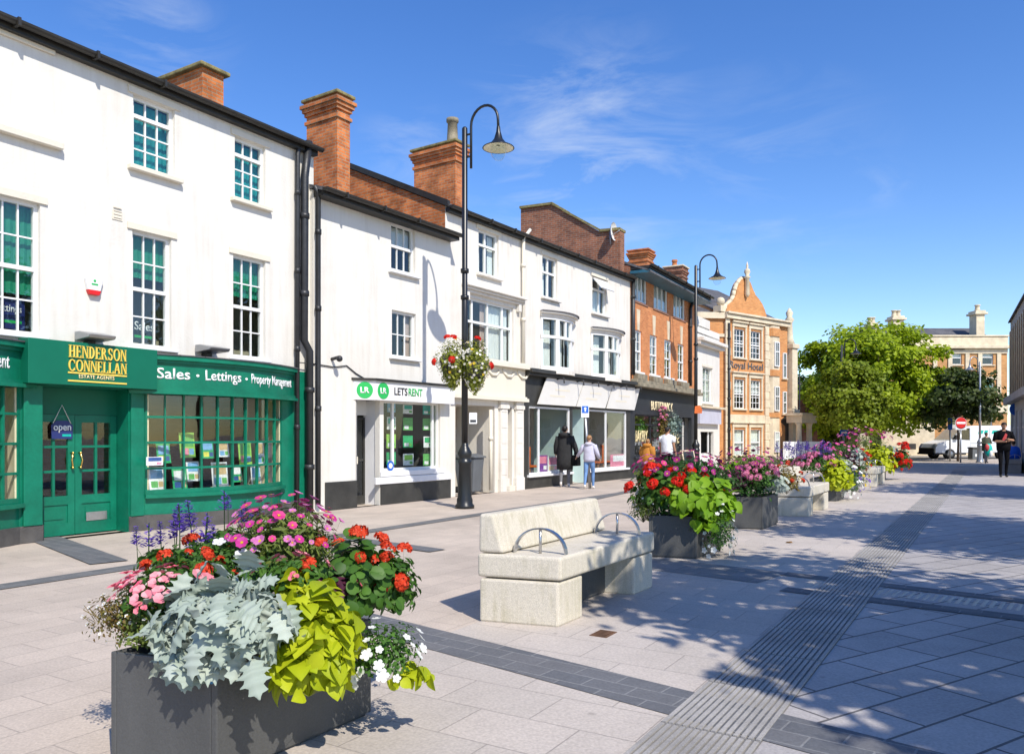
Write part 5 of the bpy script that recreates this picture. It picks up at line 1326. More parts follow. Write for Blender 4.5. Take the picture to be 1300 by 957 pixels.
def lobed():
    k = 21; v = []; f = []
    for i in range(k):
        t = i/(k-1); env = .5*math.sin(math.pi*min(1, .08+.92*t**.85))**.8
        w = env*(.76+.24*math.sin(t*2*math.pi*4.2-1.2)) + .015; tt = t + .02*math.sin(t*2*math.pi*4.2-.4)
        z = -.42*t*t + .03*math.sin(i*1.1)
        v += [(-w, tt, z-.22*w), (0, t, z+.02), (w, tt, z-.22*w)]
    for i in range(k-1):
        a = i*3; f += [(a, a+1, a+4, a+3), (a+1, a+2, a+5, a+4)]
    return tmpl(v, f)
LOBED = lobed()
for T_, k_ in ((OVAL, .2), (HEART, .22), (LOBED, .25), (ROUND, .2)): RIB[id(T_[0])] = np.where(np.arange(len(T_[0])) % 3 == 1, k_, 0)

def mound(n, rad, shell=.55, up=.35, seed=None, bottom=-.35):
    """points spread through a squashed mound and outward normals"""
    d = nrng.normal(size=(n*3, 3)); d /= np.linalg.norm(d, axis=1, keepdims=True)
    d = d[d[:, 2] > bottom][:n]
    r = (shell + (1-shell)*nrng.random(len(d)))
    # lumpy outline
    lump = 1 + .13*np.sin(d[:, 0]*5+1.3*n) * np.cos(d[:, 1]*6+.7*n) + .09*np.sin(d[:, 2]*9+n)
    p = d * (r*lump)[:, None] * np.array(rad)
    nr = d + np.array([0, 0, up]) + nrng.normal(size=d.shape)*.35
    return p, nr
L_green = leafmat('leaf_green', (.03, .09, .012), (.10, .22, .03))
L_dgreen = leafmat('leaf_deep_green', (.02, .065, .012), (.05, .14, .02))
L_fern = leafmat('leaf_yellow_green', (.08, .12, .02), (.2, .26, .05))
L_lime = leafmat('leaf_lime', (.30, .38, .008), (.54, .58, .02), .35)
L_limed = leafmat('leaf_lime_green', (.12, .26, .01), (.26, .44, .02), .35)
L_silver = leafmat('leaf_silver', (.27, .33, .27), (.46, .51, .44), .15, .9, .08)
L_purple = leafmat('leaf_purple', (.04, .008, .02), (.09, .02, .045), .15)
L_bronze = leafmat('leaf_bronze', (.14, .07, .02), (.22, .2, .04), .3)
def petmat(n, a, b): return leafmat(n, a, b, .3, .55, .2)
P_red = petmat('petal_red', (.55, .03, .01), (.75, .09, .03)); P_scar = petmat('petal_scarlet', (.6, .01, .008), (.72, .03, .012))
P_pink = petmat('petal_pink', (.72, .2, .26), (.82, .42, .45)); P_mag = petmat('petal_magenta', (.5, .02, .22), (.68, .10, .40))
P_plum = petmat('petal_plum', (.22, .015, .1), (.38, .04, .2)); P_white = petmat('petal_white', (.78, .78, .74), (.84, .84, .8))
P_vio = petmat('petal_violet', (.10, .05, .36), (.2, .11, .52)); P_yel = petmat('petal_yellow', (.6, .4, .02), (.75, .55, .05))
PETAL = tmpl([(-.3, .35, .05), (0, 0, 0), (.3, .35, .05), (.3, .8, .0), (0, 1, -.05), (-.3, .8, .0)], [(0, 1, 2, 5), (5, 2, 3, 4)])

def mat_join(me_parts, name, mats):
    """several fast meshes into one datablock with several materials"""
    v, f, t = cat_parts([p for p, _ in me_parts])
    me = fast_mesh(name, v, f, None, t)
    for m in mats: me.materials.append(m)
    idx = np.concatenate([np.full(len(p[1]), i) for p, i in me_parts]); me.polygons.foreach_set('material_index', idx.astype(np.int32))
    return me
def head_umbel(name, mat, r=.05, n=34, pet=.022):
    d = nrng.normal(size=(n, 3)); d[:, 2] = np.abs(d[:, 2])*.8+.05; d /= np.linalg.norm(d, axis=1, keepdims=True)
    pos = d*r*np.array([1, 1, .75]); parts = []
    for k in range(4):
        parts.append(scatter(*PETAL, pos, basis(d+nrng.normal(size=d.shape)*.2, nrng.random(n)*.6+k*1.57), np.full(n, pet*1.05), nrng.random(n)))
    v, f, t = cat_parts(parts); return fast_mesh(name, v, f, mat, t)
def head_daisy(name, mat, r=.036, petals=8, centre=None, cup=.25):
    pos = np.zeros((petals, 3)); a = np.arange(petals)*2*math.pi/petals
    fwd = np.stack([np.cos(a), np.sin(a), np.full(petals, cup)], 1); nr = np.stack([-np.cos(a)*cup, -np.sin(a)*cup, np.ones(petals)], 1)
    pts = scatter(PETAL[0]*np.array([1.15, 1, 1]), PETAL[1], pos, basis(nr, None, fwd), np.full(petals, r), nrng.random(petals))
    n = 6; cv = np.array([(r*.26*math.cos(k*math.pi/3), r*.26*math.sin(k*math.pi/3), .004+r*.12*cup) for k in range(6)] + [(0, 0, r*.2+.004)]); cf = np.array([(k, (k+1) % 6, 6, 6) for k in range(6)])
    cf = np.array([(0, 1, 2, 3), (0, 3, 4, 5), (0, 1, 6, 5), (1, 2, 3, 6), (3, 4, 5, 6)][:2] + [(0, 1, 2, 6), (2, 3, 4, 6), (4, 5, 0, 6)])
    return mat_join([(pts, 0), ((cv, cf, np.full(7, .5)), 1)], name, [mat, centre or P_yel])
def head_spike(name, mat, h=.15, n=110):
    z = np.sort(nrng.random(n)); a = nrng.random(n)*6.28; w = .024*(1-.75*z)*(.7+.6*(np.sin(z*34) > 0))
    pos = np.stack([np.cos(a)*w, np.sin(a)*w, z*h], 1); fwd = np.stack([np.cos(a), np.sin(a), np.full(n, .5)], 1); nr = np.stack([-np.cos(a)*.5, -np.sin(a)*.5, np.ones(n)], 1)
    p = scatter(*PETAL, pos, basis(nr, None, fwd), np.full(n, .028)*(1.1-.6*z), nrng.random(n))
    sv = np.array([(-.003, 0, -.12), (.003, 0, -.12), (.003, 0, h), (-.003, 0, h), (0, -.003, -.12), (0, .003, -.12), (0, .003, h), (0, -.003, h)]); sf = np.array([(0, 1, 2, 3), (4, 5, 6, 7)])
    return mat_join([(p, 0), ((sv, sf, np.full(8, .3)), 1)], name, [mat, L_dgreen])
def head_rose(name, mat, r=.03):
    parts = []
    for k in range(3):
        c = np.array([[math.cos(k*2.1)*r*.8, math.sin(k*2.1)*r*.8, .006*k]]); c = np.repeat(c, 7, 0)
        a = np.arange(7)*.9+k; cup = np.where(np.arange(7) < 4, .35, 1.2)
        fwd = np.stack([np.cos(a), np.sin(a), cup], 1); nr = np.stack([-np.cos(a)*cup, -np.sin(a)*cup, np.ones(7)], 1)
        parts.append(scatter(PETAL[0]*np.array([1.35, 1, 1]), PETAL[1], c, basis(nr, None, fwd), np.where(np.arange(7) < 4, r, r*.6), nrng.random(7)))
    v, f, t = cat_parts(parts); return fast_mesh(name, v, f, mat, t)
HEADS = {
 'geranium': [head_umbel('flower_head', P_red, r_, n_) for r_, n_ in ((.046, 36), (.05, 28), (.036, 18), (.05, 44))], 'geranium_scarlet': [head_umbel('flower_head', P_scar, r_, n_) for r_, n_ in ((.05, 36), (.052, 26), (.038, 16), (.054, 44))],
 'cosmos': [head_daisy('flower_head', P_mag), head_daisy('flower_head', petmat('petal_orchid', (.55, .13, .38), (.75, .3, .55)), cup=.5), head_daisy('flower_head', petmat('petal_cerise', (.6, .03, .2), (.72, .1, .3)))],
 'plum': [head_daisy('flower_head', P_plum, .034), head_daisy('flower_head', petmat('petal_wine', (.3, .02, .15), (.45, .05, .28)), .032)],
 'begonia': [head_rose('flower_head', P_pink), head_rose('flower_head', petmat('petal_rose', (.75, .1, .18), (.8, .25, .3)))], 'begonia_red': [head_umbel('flower_head', P_red, .035, 22)],
 'salvia': [head_spike('flower_spike', P_vio), head_spike('flower_spike', P_vio, .13, 50)], 'white': [head_daisy('flower_head', P_white, .02, 5)], 'petunia': [head_daisy('flower_head', P_white, .04, 5, P_white, .3)],
 'pansy': [head_daisy('flower_head', P_vio, .028, 5), head_daisy('flower_head', P_yel, .026, 5)], 'yellow': [head_daisy('flower_head', P_yel, .022, 6)],
 'pinkcluster': [head_umbel('flower_head', petmat('petal_mallow', (.6, .14, .3), (.75, .3, .42)), .04, 26)]}

KIND = {  # foliage template, material, leaf size, leaves per square metre of mound, category
 'dusty': (LOBED, L_silver, .125), 'lime': (HEART, L_lime, .09), 'limegreen': (HEART, L_limed, .115), 'geranium': (ROUND, L_green, .06), 'begonia': (OVAL, L_green, .05), 'cosmos': (NARROW, L_fern, .07),
 'salvia': (OVAL, L_green, .06), 'trailing': (SMALL, L_fern, .024), 'bacopa': (SMALL, L_green, .03), 'purple': (OVAL, L_purple, .07), 'bidens': (SMALL, L_bronze, .022), 'pansy': (OVAL, L_dgreen, .045)}
def plant(pos, rad, kind, label, n, heads=None, nh=0, group=None, cat='flowering plant', hlift=1.04, hmin=.1, hsize=1.0, lean=(0, 0), hdir=None, name=None, lsize=1.0, stems=0.0, headang=None, leafcol=None):
    """a plant > foliage, flower heads.  rad: mound radii in street axes (along the row, across it, up)"""
    T, mat, ls = KIND[kind]; mat = leafcol or mat
    nm = name or {'dusty': 'silver_leaf_plant', 'lime': 'lime_leaf_vine', 'limegreen': 'green_leaf_vine', 'purple': 'purple_leaf_plant'}.get(kind, kind + '_plant')
    o = empty(nm, pos, math.atan2(Lv.y, Lv.x), label, cat, group)
    p, nr = mound(n, rad, .45 if kind not in ('dusty',) else .35, .5, bottom=-.45)
    big = kind in ('dusty', 'lime', 'limegreen')
    fwd = p/np.linalg.norm(p, axis=1, keepdims=True) + nrng.normal(size=p.shape)*.55; fwd[:, 2] -= .35
    if big:
        nr = p/np.array(rad) + np.array([0, 0, .65]) + nrng.normal(size=p.shape)*(.68 if kind == 'dusty' else .52)
        p = p - fwd/np.linalg.norm(fwd, axis=1, keepdims=True)*ls*.45
        rot = basis(nr, None, fwd)
    else: rot = basis(nr, nrng.random(len(p))*6.28)
    parts = [scatter(*T, p, rot, ls*lsize*(.65+.6*nrng.random(len(p))))]
    # stalks so leaves never float free
    k = min(len(p), 60); base = np.zeros((k, 3)); base[:, 2] = -rad[2]*.6
    sv = []; sf = []
    for i in range(k):
        b = len(sv); q = p[i]; sv += [tuple(base[i]+[-.003, 0, 0]), tuple(base[i]+[.003, 0, 0]), tuple(q+[.003, 0, 0]), tuple(q+[-.003, 0, 0])]; sf.append((b, b+1, b+2, b+3))
    parts.append((np.array(sv), np.array(sf), np.full(len(sv), .4)))
    hp = hn = None
    if heads:
        hd = nrng.normal(size=(nh*8, 3)); hd /= np.linalg.norm(hd, axis=1, keepdims=True); hd = hd[hd[:, 2] > hmin]
        if hdir is not None: hd = hd[(hd @ np.array(hdir)) > -.2]
        # keep them apart
        keep = []
        for d in hd:
            if all(np.linalg.norm(d-e) > 1.25/math.sqrt(nh) for e in keep): keep.append(d)
            if len(keep) >= nh: break
        hd = np.array(keep); hp = hd*np.array(rad)*(hlift+.1*nrng.random((len(hd), 1)))
        if stems:
            hp[:, 2] += stems*nrng.random(len(hd)); hp[:, :2] *= 1.05
        s0 = hp*np.array([.8, .8, .2]) - np.array([0, 0, .02])
        sv = []; sf = []
        for a, b in zip(s0, hp):
            i = len(sv); sv += [tuple(a+[-.002, -.001, 0]), tuple(a+[.002, .001, 0]), tuple(b+[.002, .001, 0]), tuple(b+[-.002, -.001, 0])]; sf.append((i, i+1, i+2, i+3))
        if sv: parts.append((np.array(sv), np.array(sf), np.full(len(sv), .5)))
    v, f, t = cat_parts(parts)
    link('foliage', fast_mesh('foliage', v, f, mat, t), o)
    if heads:
        for a, d in zip(hp, hd):
            h = bpy.data.objects.new('flower_spike' if heads == 'salvia' else 'flower_head', rng.choice(HEADS[heads])); COL.objects.link(h); h.parent = o; h.location = a
            if heads == 'salvia': h.rotation_euler = (rng.uniform(-.12, .12), rng.uniform(-.12, .12), rng.random()*6)
            else:
                dd = Vector(d) + Vector((0, 0, .5)) + Vector((rng.uniform(-.4, .4), rng.uniform(-.4, .4), 0)); h.rotation_euler = dd.to_track_quat('Z', 'Y').to_euler()
            h.scale = (hsize*rng.uniform(.55, 1.25),)*3
    return o

PL = Lv*1.0; PW = Wv
def planter(corner, label, length=.98, width=.58, h=.52):
    o = empty('planter', corner, 0, label, 'planter', 'dark grey planters between the benches')
    P = lambda a, b, z: Lv*a + Wv*b + Vector((0, 0, z))
    mb = MB(); t = .03
    for a0, a1, b0, b1 in ((0, length, 0, t), (0, length, width-t, width), (0, t, t, width-t), (length-t, length, t, width-t)):
        mb.prism([P(a0, b0, .02), P(a1, b0, .02), P(a1, b1, .02), P(a0, b1, .02)], (0, 0, h-.02))
    mb.prism([P(.02, .02, 0), P(length-.02, .02, 0), P(length-.02, width-.02, 0), P(.02, width-.02, 0)], (0, 0, .06))
    mb.build('box', m_planter, o, bevel=.006)
    mb = MB(); mb.prism([P(t, t, h-.1), P(length-t, t, h-.1), P(length-t, width-t, h-.1), P(t, width-t, h-.1)], (0, 0, .05)); mb.build('compost', m_soil, o)
    return lambda a, b, z: Vector(corner) + P(a, b, z)

# nearest planter
Q1 = Vector((-1.275, 3.40, 0))
W1 = planter(Q1, 'dark grey planter nearest the camera with a small blue plaque')
Gn = 'plants in the nearest planter'
plant(at(284, 792, 3.50), (.26, .40, .25), 'dusty', 'silvery lobed dusty miller spilling over the front of the nearest planter', 400, group=Gn, cat='foliage plant')
plant(at(235, 838, 3.42), (.10, .2, .12), 'dusty', 'lower trail of silver leaves hanging against the planter front', 70, group=Gn, cat='foliage plant')
plant(at(402, 812, 3.62), (.24, .19, .25), 'lime', 'acid lime sweet potato vine hanging over the corner of the nearest planter', 420, group=Gn, cat='foliage plant')
plant(at(392, 850, 3.55), (.22, .16, .2), 'lime', 'lower trail of lime vine at the bottom of the nearest planter', 150, group=Gn, cat='foliage plant', lsize=1.1)
plant(at(378, 748, 3.85), (.1, .13, .12), 'lime', 'small tuft of lime leaves above the silver plant', 26, group=Gn, cat='foliage plant', lsize=.75)
plant(at(452, 742, 4.15), (.26, .24, .25), 'geranium', 'green geranium with orange-red heads at right of the nearest planter', 620, 'geranium', 8, group=Gn, hsize=.82, hlift=1.12, hdir=(-.6, -.6, .5))
plant(at(500, 748, 4.25), (.16, .1, .22), 'begonia', 'leafy green stems hanging at the right end of the nearest planter', 380, 'begonia_red', 6, group=Gn, hdir=(-.5, -.8, .3), hmin=-.3)
plant(at(362, 700, 4.45), (.30, .28, .26), 'cosmos', 'feathery cosmos with magenta daisies at the top of the nearest planter', 2200, 'cosmos', 95, group=Gn, hmin=.1, stems=.07, hlift=1.0, hsize=.85, lsize=.9)
plant(at(238, 742, 3.95), (.22, .24, .16), 'begonia', 'bushy plant with coral-red flower heads at left of the nearest planter', 520, 'begonia_red', 10, group=Gn, hsize=.95)
plant(at(212, 765, 3.72), (.2, .22, .15), 'begonia', 'pink begonia left of the silver plant', 420, 'begonia', 24, group=Gn, hdir=(-.6, .3, .5), hsize=1.0, hlift=1.12, name='begonia_plant')
plant(at(372, 732, 3.95), (.14, .2, .1), 'begonia', 'pink begonia behind the silver plant at the middle', 190, 'begonia', 8, group=Gn, hdir=(-.7, -.2, .6), hsize=.95, name='begonia_plant')
plant(at(265, 712, 4.35), (.24, .22, .13), 'begonia', 'orange-red geranium beneath the purple salvia spikes', 360, 'geranium', 3, group=Gn, hsize=.95, name='geranium_plant')
plant(at(222, 712, 4.5), (.2, .26, .07), 'salvia', 'purple salvia with upright spikes at the back left of the nearest planter', 260, 'salvia', 11, group=Gn, hlift=1.0, stems=.12, hsize=1.1, hmin=.3)
plant(at(290, 690, 4.75), (.2, .2, .10), 'salvia', 'taller purple salvia spikes standing behind the white flowers', 160, 'salvia', 6, group=Gn, hlift=1.0, stems=.12, hsize=1.1, hmin=.3)
plant(at(285, 705, 4.3), (.16, .2, .09), 'bacopa', 'small white flowers between the salvia and the cosmos', 260, 'petunia', 8, group=Gn, hdir=(-.7, 0, .6))
plant(at(172, 782, 3.78), (.2, .21, .17), 'bidens', 'wiry bronze-green trailing plant at the far left of the nearest planter', 1500, 'white', 55, group=Gn, hmin=-.4, hsize=.55)
plant(at(190, 800, 3.66), (.16, .15, .13), 'trailing', 'yellow-green trailing plant under the wiry one at the planter edge', 800, 'white', 16, group=Gn, hmin=-.4, hsize=.5)
plant(at(422, 748, 3.95), (.11, .11, .08), 'purple', 'dark purple leaved plant between the lime vine and the geranium', 70, 'begonia', 4, group=Gn, hsize=1.05)
plant(at(488, 832, 3.85), (.22, .17, .17), 'bacopa', 'white bacopa trailing at the lower right of the nearest planter', 950, 'petunia', 24, group=Gn, hmin=-.5, hsize=.75, hdir=(-.7, -.6, .2))
plant(at(520, 858, 3.85), (.12, .12, .08), 'lime', 'lime leaves peeping under the white bacopa', 34, group=Gn, cat='foliage plant', lsize=.7)
plant(at(330, 735, 4.25), (.34, .30, .2), 'begonia', 'mixed green leaves filling the middle of the nearest planter', 500, group=Gn, cat='foliage plant')
# plaque on the planter
o = empty('plaque', at(264, 851, 3.36), math.atan2(-Wv.y, -Wv.x), 'small blue round-cornered plaque fixed to the front of the nearest planter', 'plaque')
o.location = Q1 + Wv*.035 - Lv*.004 + Vector((0, 0, .475)) + Vector((0, 0, 0))
mb = MB(); mb.prism([(-.035, -.002, -.03), (-.02, -.002, -.045), (.02, -.002, -.045), (.035, -.002, -.03), (.035, -.002, .03), (.012, -.002, .045), (-.012, -.002, .045), (-.035, -.002, .03)], (0, -.004, 0)); mb.build('plate', plain('plaque_blue', (.02, .16, .32), .4, .1), o)
mb = MB(); mb.box(-.023, .023, -.0075, -.0062, .004, .018); mb.box(-.023, .023, -.0075, -.0062, -.022, -.008); mb.build('print', m_wtext, o)

def copyplant(W, spec, group, big):
    for kind, a, b, z, rad, n, heads, nh, lab, kw in spec:
        if big: rad = tuple(r*big for r in rad); n = int(n*big*big*.95); nh = int(nh*(big*.5+.5)*1.1); kw = dict(kw, lsize=kw.get('lsize', 1)*1.15, hsize=kw.get('hsize', 1)*1.15)
        plant(W(a, b, z), rad, kind, lab, n, heads, nh, group=group, **kw)
W2 = planter(Vector((2.24, 9.55, 0)), 'dark planter just beyond the nearest bench with scarlet geraniums above it')
copyplant(W2, [
 ('cosmos', .62, .35, 1.0, (.5, .42, .22), 1500, 'plum', 80, 'dark plum and magenta cosmos along the top of the second planter', dict(stems=.06, hmin=.0, hsize=1.0, lsize=1.0, leafcol=L_dgreen)),
 ('geranium', .2, .44, .78, (.32, .40, .28), 800, 'geranium_scarlet', 13, 'scarlet geranium facing the bench in the second planter', dict(hdir=(-.8, .2, .4), hsize=1.15)),
 ('cosmos', .3, .66, .98, (.2, .2, .18), 300, 'cosmos', 16, 'magenta cosmos at the left top of the second planter', dict(stems=.08, hsize=1.1)),
 ('limegreen', .1, .1, .70, (.32, .28, .32), 260, None, 0, 'green sweet potato vine over the right corner of the second planter', dict(cat='foliage plant')),
 ('limegreen', .1, -.05, .45, (.22, .17, .22), 90, None, 0, 'lower trail of green vine hanging on the second planter', dict(cat='foliage plant', lsize=.9)),
 ('bacopa', .3, -.18, .30, (.28, .15, .34), 900, 'petunia', 42, 'white bacopa cascading down the right side of the second planter', dict(hmin=-.6, hsize=.75)),
 ('trailing', .2, .66, .6, (.26, .2, .26), 900, 'white', 26, 'wiry green trailing plant over the left edge of the second planter', dict(hmin=-.5, hsize=.9)),
 ('bacopa', .5, .84, .55, (.2, .16, .26), 500, 'white', 26, 'white flowered trailer behind the bench armrest', dict(hmin=-.5, hsize=1.2)),
 ('cosmos', .95, .1, .92, (.3, .36, .24), 500, 'plum', 26, 'wine-red cosmos at the far end of the second planter', dict(leafcol=L_dgreen, hsize=.9)),
 ('limegreen', .5, -.12, .62, (.3, .18, .3), 150, None, 0, 'broad green leaves along the street side of the second planter', dict(cat='foliage plant')),
 ('begonia', .45, .3, .66, (.52, .42, .3), 1100, 'geranium_scarlet', 5, 'deep green filling foliage in the second planter', dict(leafcol=L_dgreen)),
 ], 'plants in the second planter', 1.13)
W3 = planter(Vector((4.0, 12.55, 0)), 'dark planter with pink begonias between the second planter and middle bench')
copyplant(W3, [
 ('cosmos', .6, .35, 1.0, (.5, .42, .2), 900, 'plum', 50, 'wispy dusky cosmos at the top of the third planter', dict(stems=.12, leafcol=L_fern)),
 ('begonia', .2, .12, .78, (.3, .28, .24), 520, 'pinkcluster', 20, 'mallow-pink flower cluster at the front of the third planter', dict(hdir=(-.6, -.5, .4))),
 ('purple', .1, .42, .74, (.22, .24, .2), 260, 'pinkcluster', 4, 'dark purple coleus at left of the third planter', dict()),
 ('limegreen', .35, .5, .95, (.25, .25, .12), 80, None, 0, 'yellow-green leaves in the middle of the third planter', dict(cat='foliage plant', lsize=.8)),
 ('dusty', .35, -.12, .72, (.2, .18, .2), 60, None, 0, 'blue-grey leaved plant at the right of the third planter', dict(cat='foliage plant')),
 ('begonia', .7, -.2, .72, (.28, .2, .28), 420, 'begonia_red', 10, 'reddish trailing foliage at right end of the third planter', dict(leafcol=L_bronze)),
 ('begonia', .45, .3, .66, (.52, .40, .3), 1000, None, 0, 'deep green filling foliage in the third planter', dict(leafcol=L_dgreen, cat='foliage plant')),
 ], 'plants in the third planter', 1.13)
W4 = planter(Vector((7.4, 17.95, 0)), 'planter hidden under lime foliage beyond the middle bench')
copyplant(W4, [
 ('salvia', .3, .8, .88, (.3, .4, .12), 240, 'salvia', 26, 'violet salvia at the left of the fourth planter', dict(stems=.2, hsize=1.3)),
 ('begonia', .15, .5, .78, (.3, .35, .22), 400, 'pinkcluster', 26, 'pink and red begonias facing us in the fourth planter', dict(hdir=(-.8, 0, .4), hsize=1.15)),
 ('limegreen', .1, .05, .5, (.3, .3, .42), 240, None, 0, 'large lime-green vine covering the corner of the fourth planter', dict(cat='foliage plant', leafcol=L_lime)),
 ('dusty', .5, .0, .78, (.25, .2, .18), 60, None, 0, 'silver-blue plant behind the lime vine of the fourth planter', dict(cat='foliage plant')),
 ('bacopa', .7, -.2, .4, (.3, .16, .4), 600, 'petunia', 34, 'white petunias down the right side of the fourth planter', dict(hmin=-.6, hsize=1.3)),
 ('begonia', .6, .4, .95, (.4, .35, .2), 400, 'cosmos', 22, 'rose and red flowers on top of the fourth planter', dict(hsize=1.2)),
 ], 'plants in the fourth planter', 1.3)
W5 = planter(Vector((9.09, 21.0, 0)), 'planter under purple and yellow pansies before the far bench')
copyplant(W5, [
 ('pansy', .2, .0, .4, (.32, .3, .4), 420, 'pansy', 60, 'purple and yellow pansies cascading over the fifth planter', dict(hmin=-.6, hsize=1.5)),
 ('purple', .2, .1, .85, (.3, .3, .22), 240, None, 0, 'dark burgundy leaves above the pansies', dict(cat='foliage plant')),
 ('begonia', .5, .5, 1.05, (.45, .45, .22), 500, 'cosmos', 30, 'pink cosmos on top of the fifth planter', dict(hsize=1.5)),
 ('dusty', .2, -.1, .9, (.25, .18, .2), 70, None, 0, 'pale silver foliage at the right of the fifth planter', dict(cat='foliage plant')),
 ('bacopa', .6, -.15, .7, (.3, .15, .3), 400, 'begonia_red', 14, 'rosy trailing flowers at the far side of the fifth planter', dict(hsize=1.4, hmin=-.3)),
 ], 'plants in the fifth planter', 1.3)
W6 = planter(Vector((12.45, 26.5, 0)), 'farthest planter of the row beyond the far bench')
copyplant(W6, [
 ('lime', .2, .2, .55, (.5, .5, .55), 420, None, 0, 'big lime vine flowing down over the farthest planter', dict(cat='foliage plant', lsize=1.25)),
 ('cosmos', .5, .6, 1.25, (.5, .6, .3), 600, 'cosmos', 46, 'magenta cosmos crowning the farthest planter', dict(hsize=1.5, stems=.15)),
 ('dusty', .6, -.2, .95, (.35, .25, .25), 80, None, 0, 'silvery plant at right of the farthest planter', dict(cat='foliage plant')),
 ('geranium', .5, -.55, .65, (.3, .22, .4), 300, 'geranium_scarlet', 18, 'scarlet flowers at the right end of the farthest planter', dict(hsize=1.6, hmin=-.5)),
 ], 'plants in the farthest planter', 1.3)

# flower baskets strapped to the nearest lamp post
def basket(dx, dz, rad, lab, n, seed):
    c = Vector((L1.x+dx, L1.y-.16, 2.92+dz))
    o = empty('flower_basket', c, 0, lab, 'hanging basket', 'flower baskets on the nearest lamp post')
    mb = MB(); mb.lathe([(.05, -.28), (.2, -.2), (.26, .05), (.26, .1)], (0, 0, 0), 14); mb.tube([(0, 0, .1), (-dx, .16, .1)], .02, 6); mb.build('pot', m_dark, o)
    p, nr = mound(n, rad, .35, .2, bottom=-.95)
    p[:, 2] -= .05; low = p[:, 2] < 0; p[low, :2] *= (1 + .75*p[low, 2:3]/rad[2])
    v, f, t = scatter(*SMALL, p, basis(nr, nrng.random(len(p))*6.28), .06*(.6+.7*nrng.random(len(p))))
    link('foliage', fast_mesh('foliage', v, f, leafmat('basket_leaf', (.13, .17, .02), (.36, .38, .05)) if 'basket_leaf' not in bpy.data.materials else bpy.data.materials['basket_leaf'], t), o)
    for k in range(62):
        d = nrng.normal(size=3); d[1] = -abs(d[1])*1.2; d /= np.linalg.norm(d)
        if d[2] < -.75: continue
        q = d*np.array(rad)*1.03
        if d[2] < 0: q[:2] *= (1+.6*q[2]/rad[2])
        kind = 'geranium_scarlet' if (k % 19 == 3 and d[2] > -.05) else 'yellow' if k % 13 == 0 else 'white'
        h = bpy.data.objects.new('flower_head', HEADS[kind][0]); COL.objects.link(h); h.parent = o; h.location = q
        h.rotation_euler = Vector(d).to_track_quat('Z', 'Y').to_euler(); h.scale = (1.35 if kind == 'geranium_scarlet' else 1.5,)*3
basket(-.24, .05, (.37, .36, .55), 'flower basket on the shop side of the nearest lamp post', 3600, 1)
basket(.22, -.02, (.35, .36, .58), 'flower basket on the street side of the nearest lamp post', 3600, 2)
# dried-flower garland round the cafe window and door
for px, py, n_, rad, kind, hk, nh, lab, lc in ((856, 545, -.25, (.45, .3, .75), 'begonia', 'white', 26, 'pale green eucalyptus garland above the cafe door', leafmat('garland_leaf', (.16, .24, .2), (.36, .46, .4))), (842, 548, -.2, (.22, .2, .95), 'begonia', 'pinkcluster', 26, 'pink and russet dried flower garland down the middle of the cafe window', L_bronze), (813, 545, .15, (.5, .15, .35), 'begonia', None, 0, 'leafy green plants hanging inside the left cafe window', L_green)):
    g_ = f5.world(f5.s(px, n_), n_, f5.z(px, py, n_)); plant(g_, rad, kind, lab, 420, hk, nh, cat='garland', name='garland', hmin=-.9, hsize=1.6, lsize=2.0, leafcol=lc)
# weed tufts at the foot of the lettings window and shop front
for i, (x, y, lab) in enumerate(((512, 637, 'small green weed growing at the foot of the lettings plinth'), (664, 617, 'small green weed beside the drainpipe of the vacant shop'))):
    g = ground(x, y); plant(Vector((g.x, g.y, .08)), (.16, .12, .1), 'bacopa', lab, 90, cat='weed', name='weed')

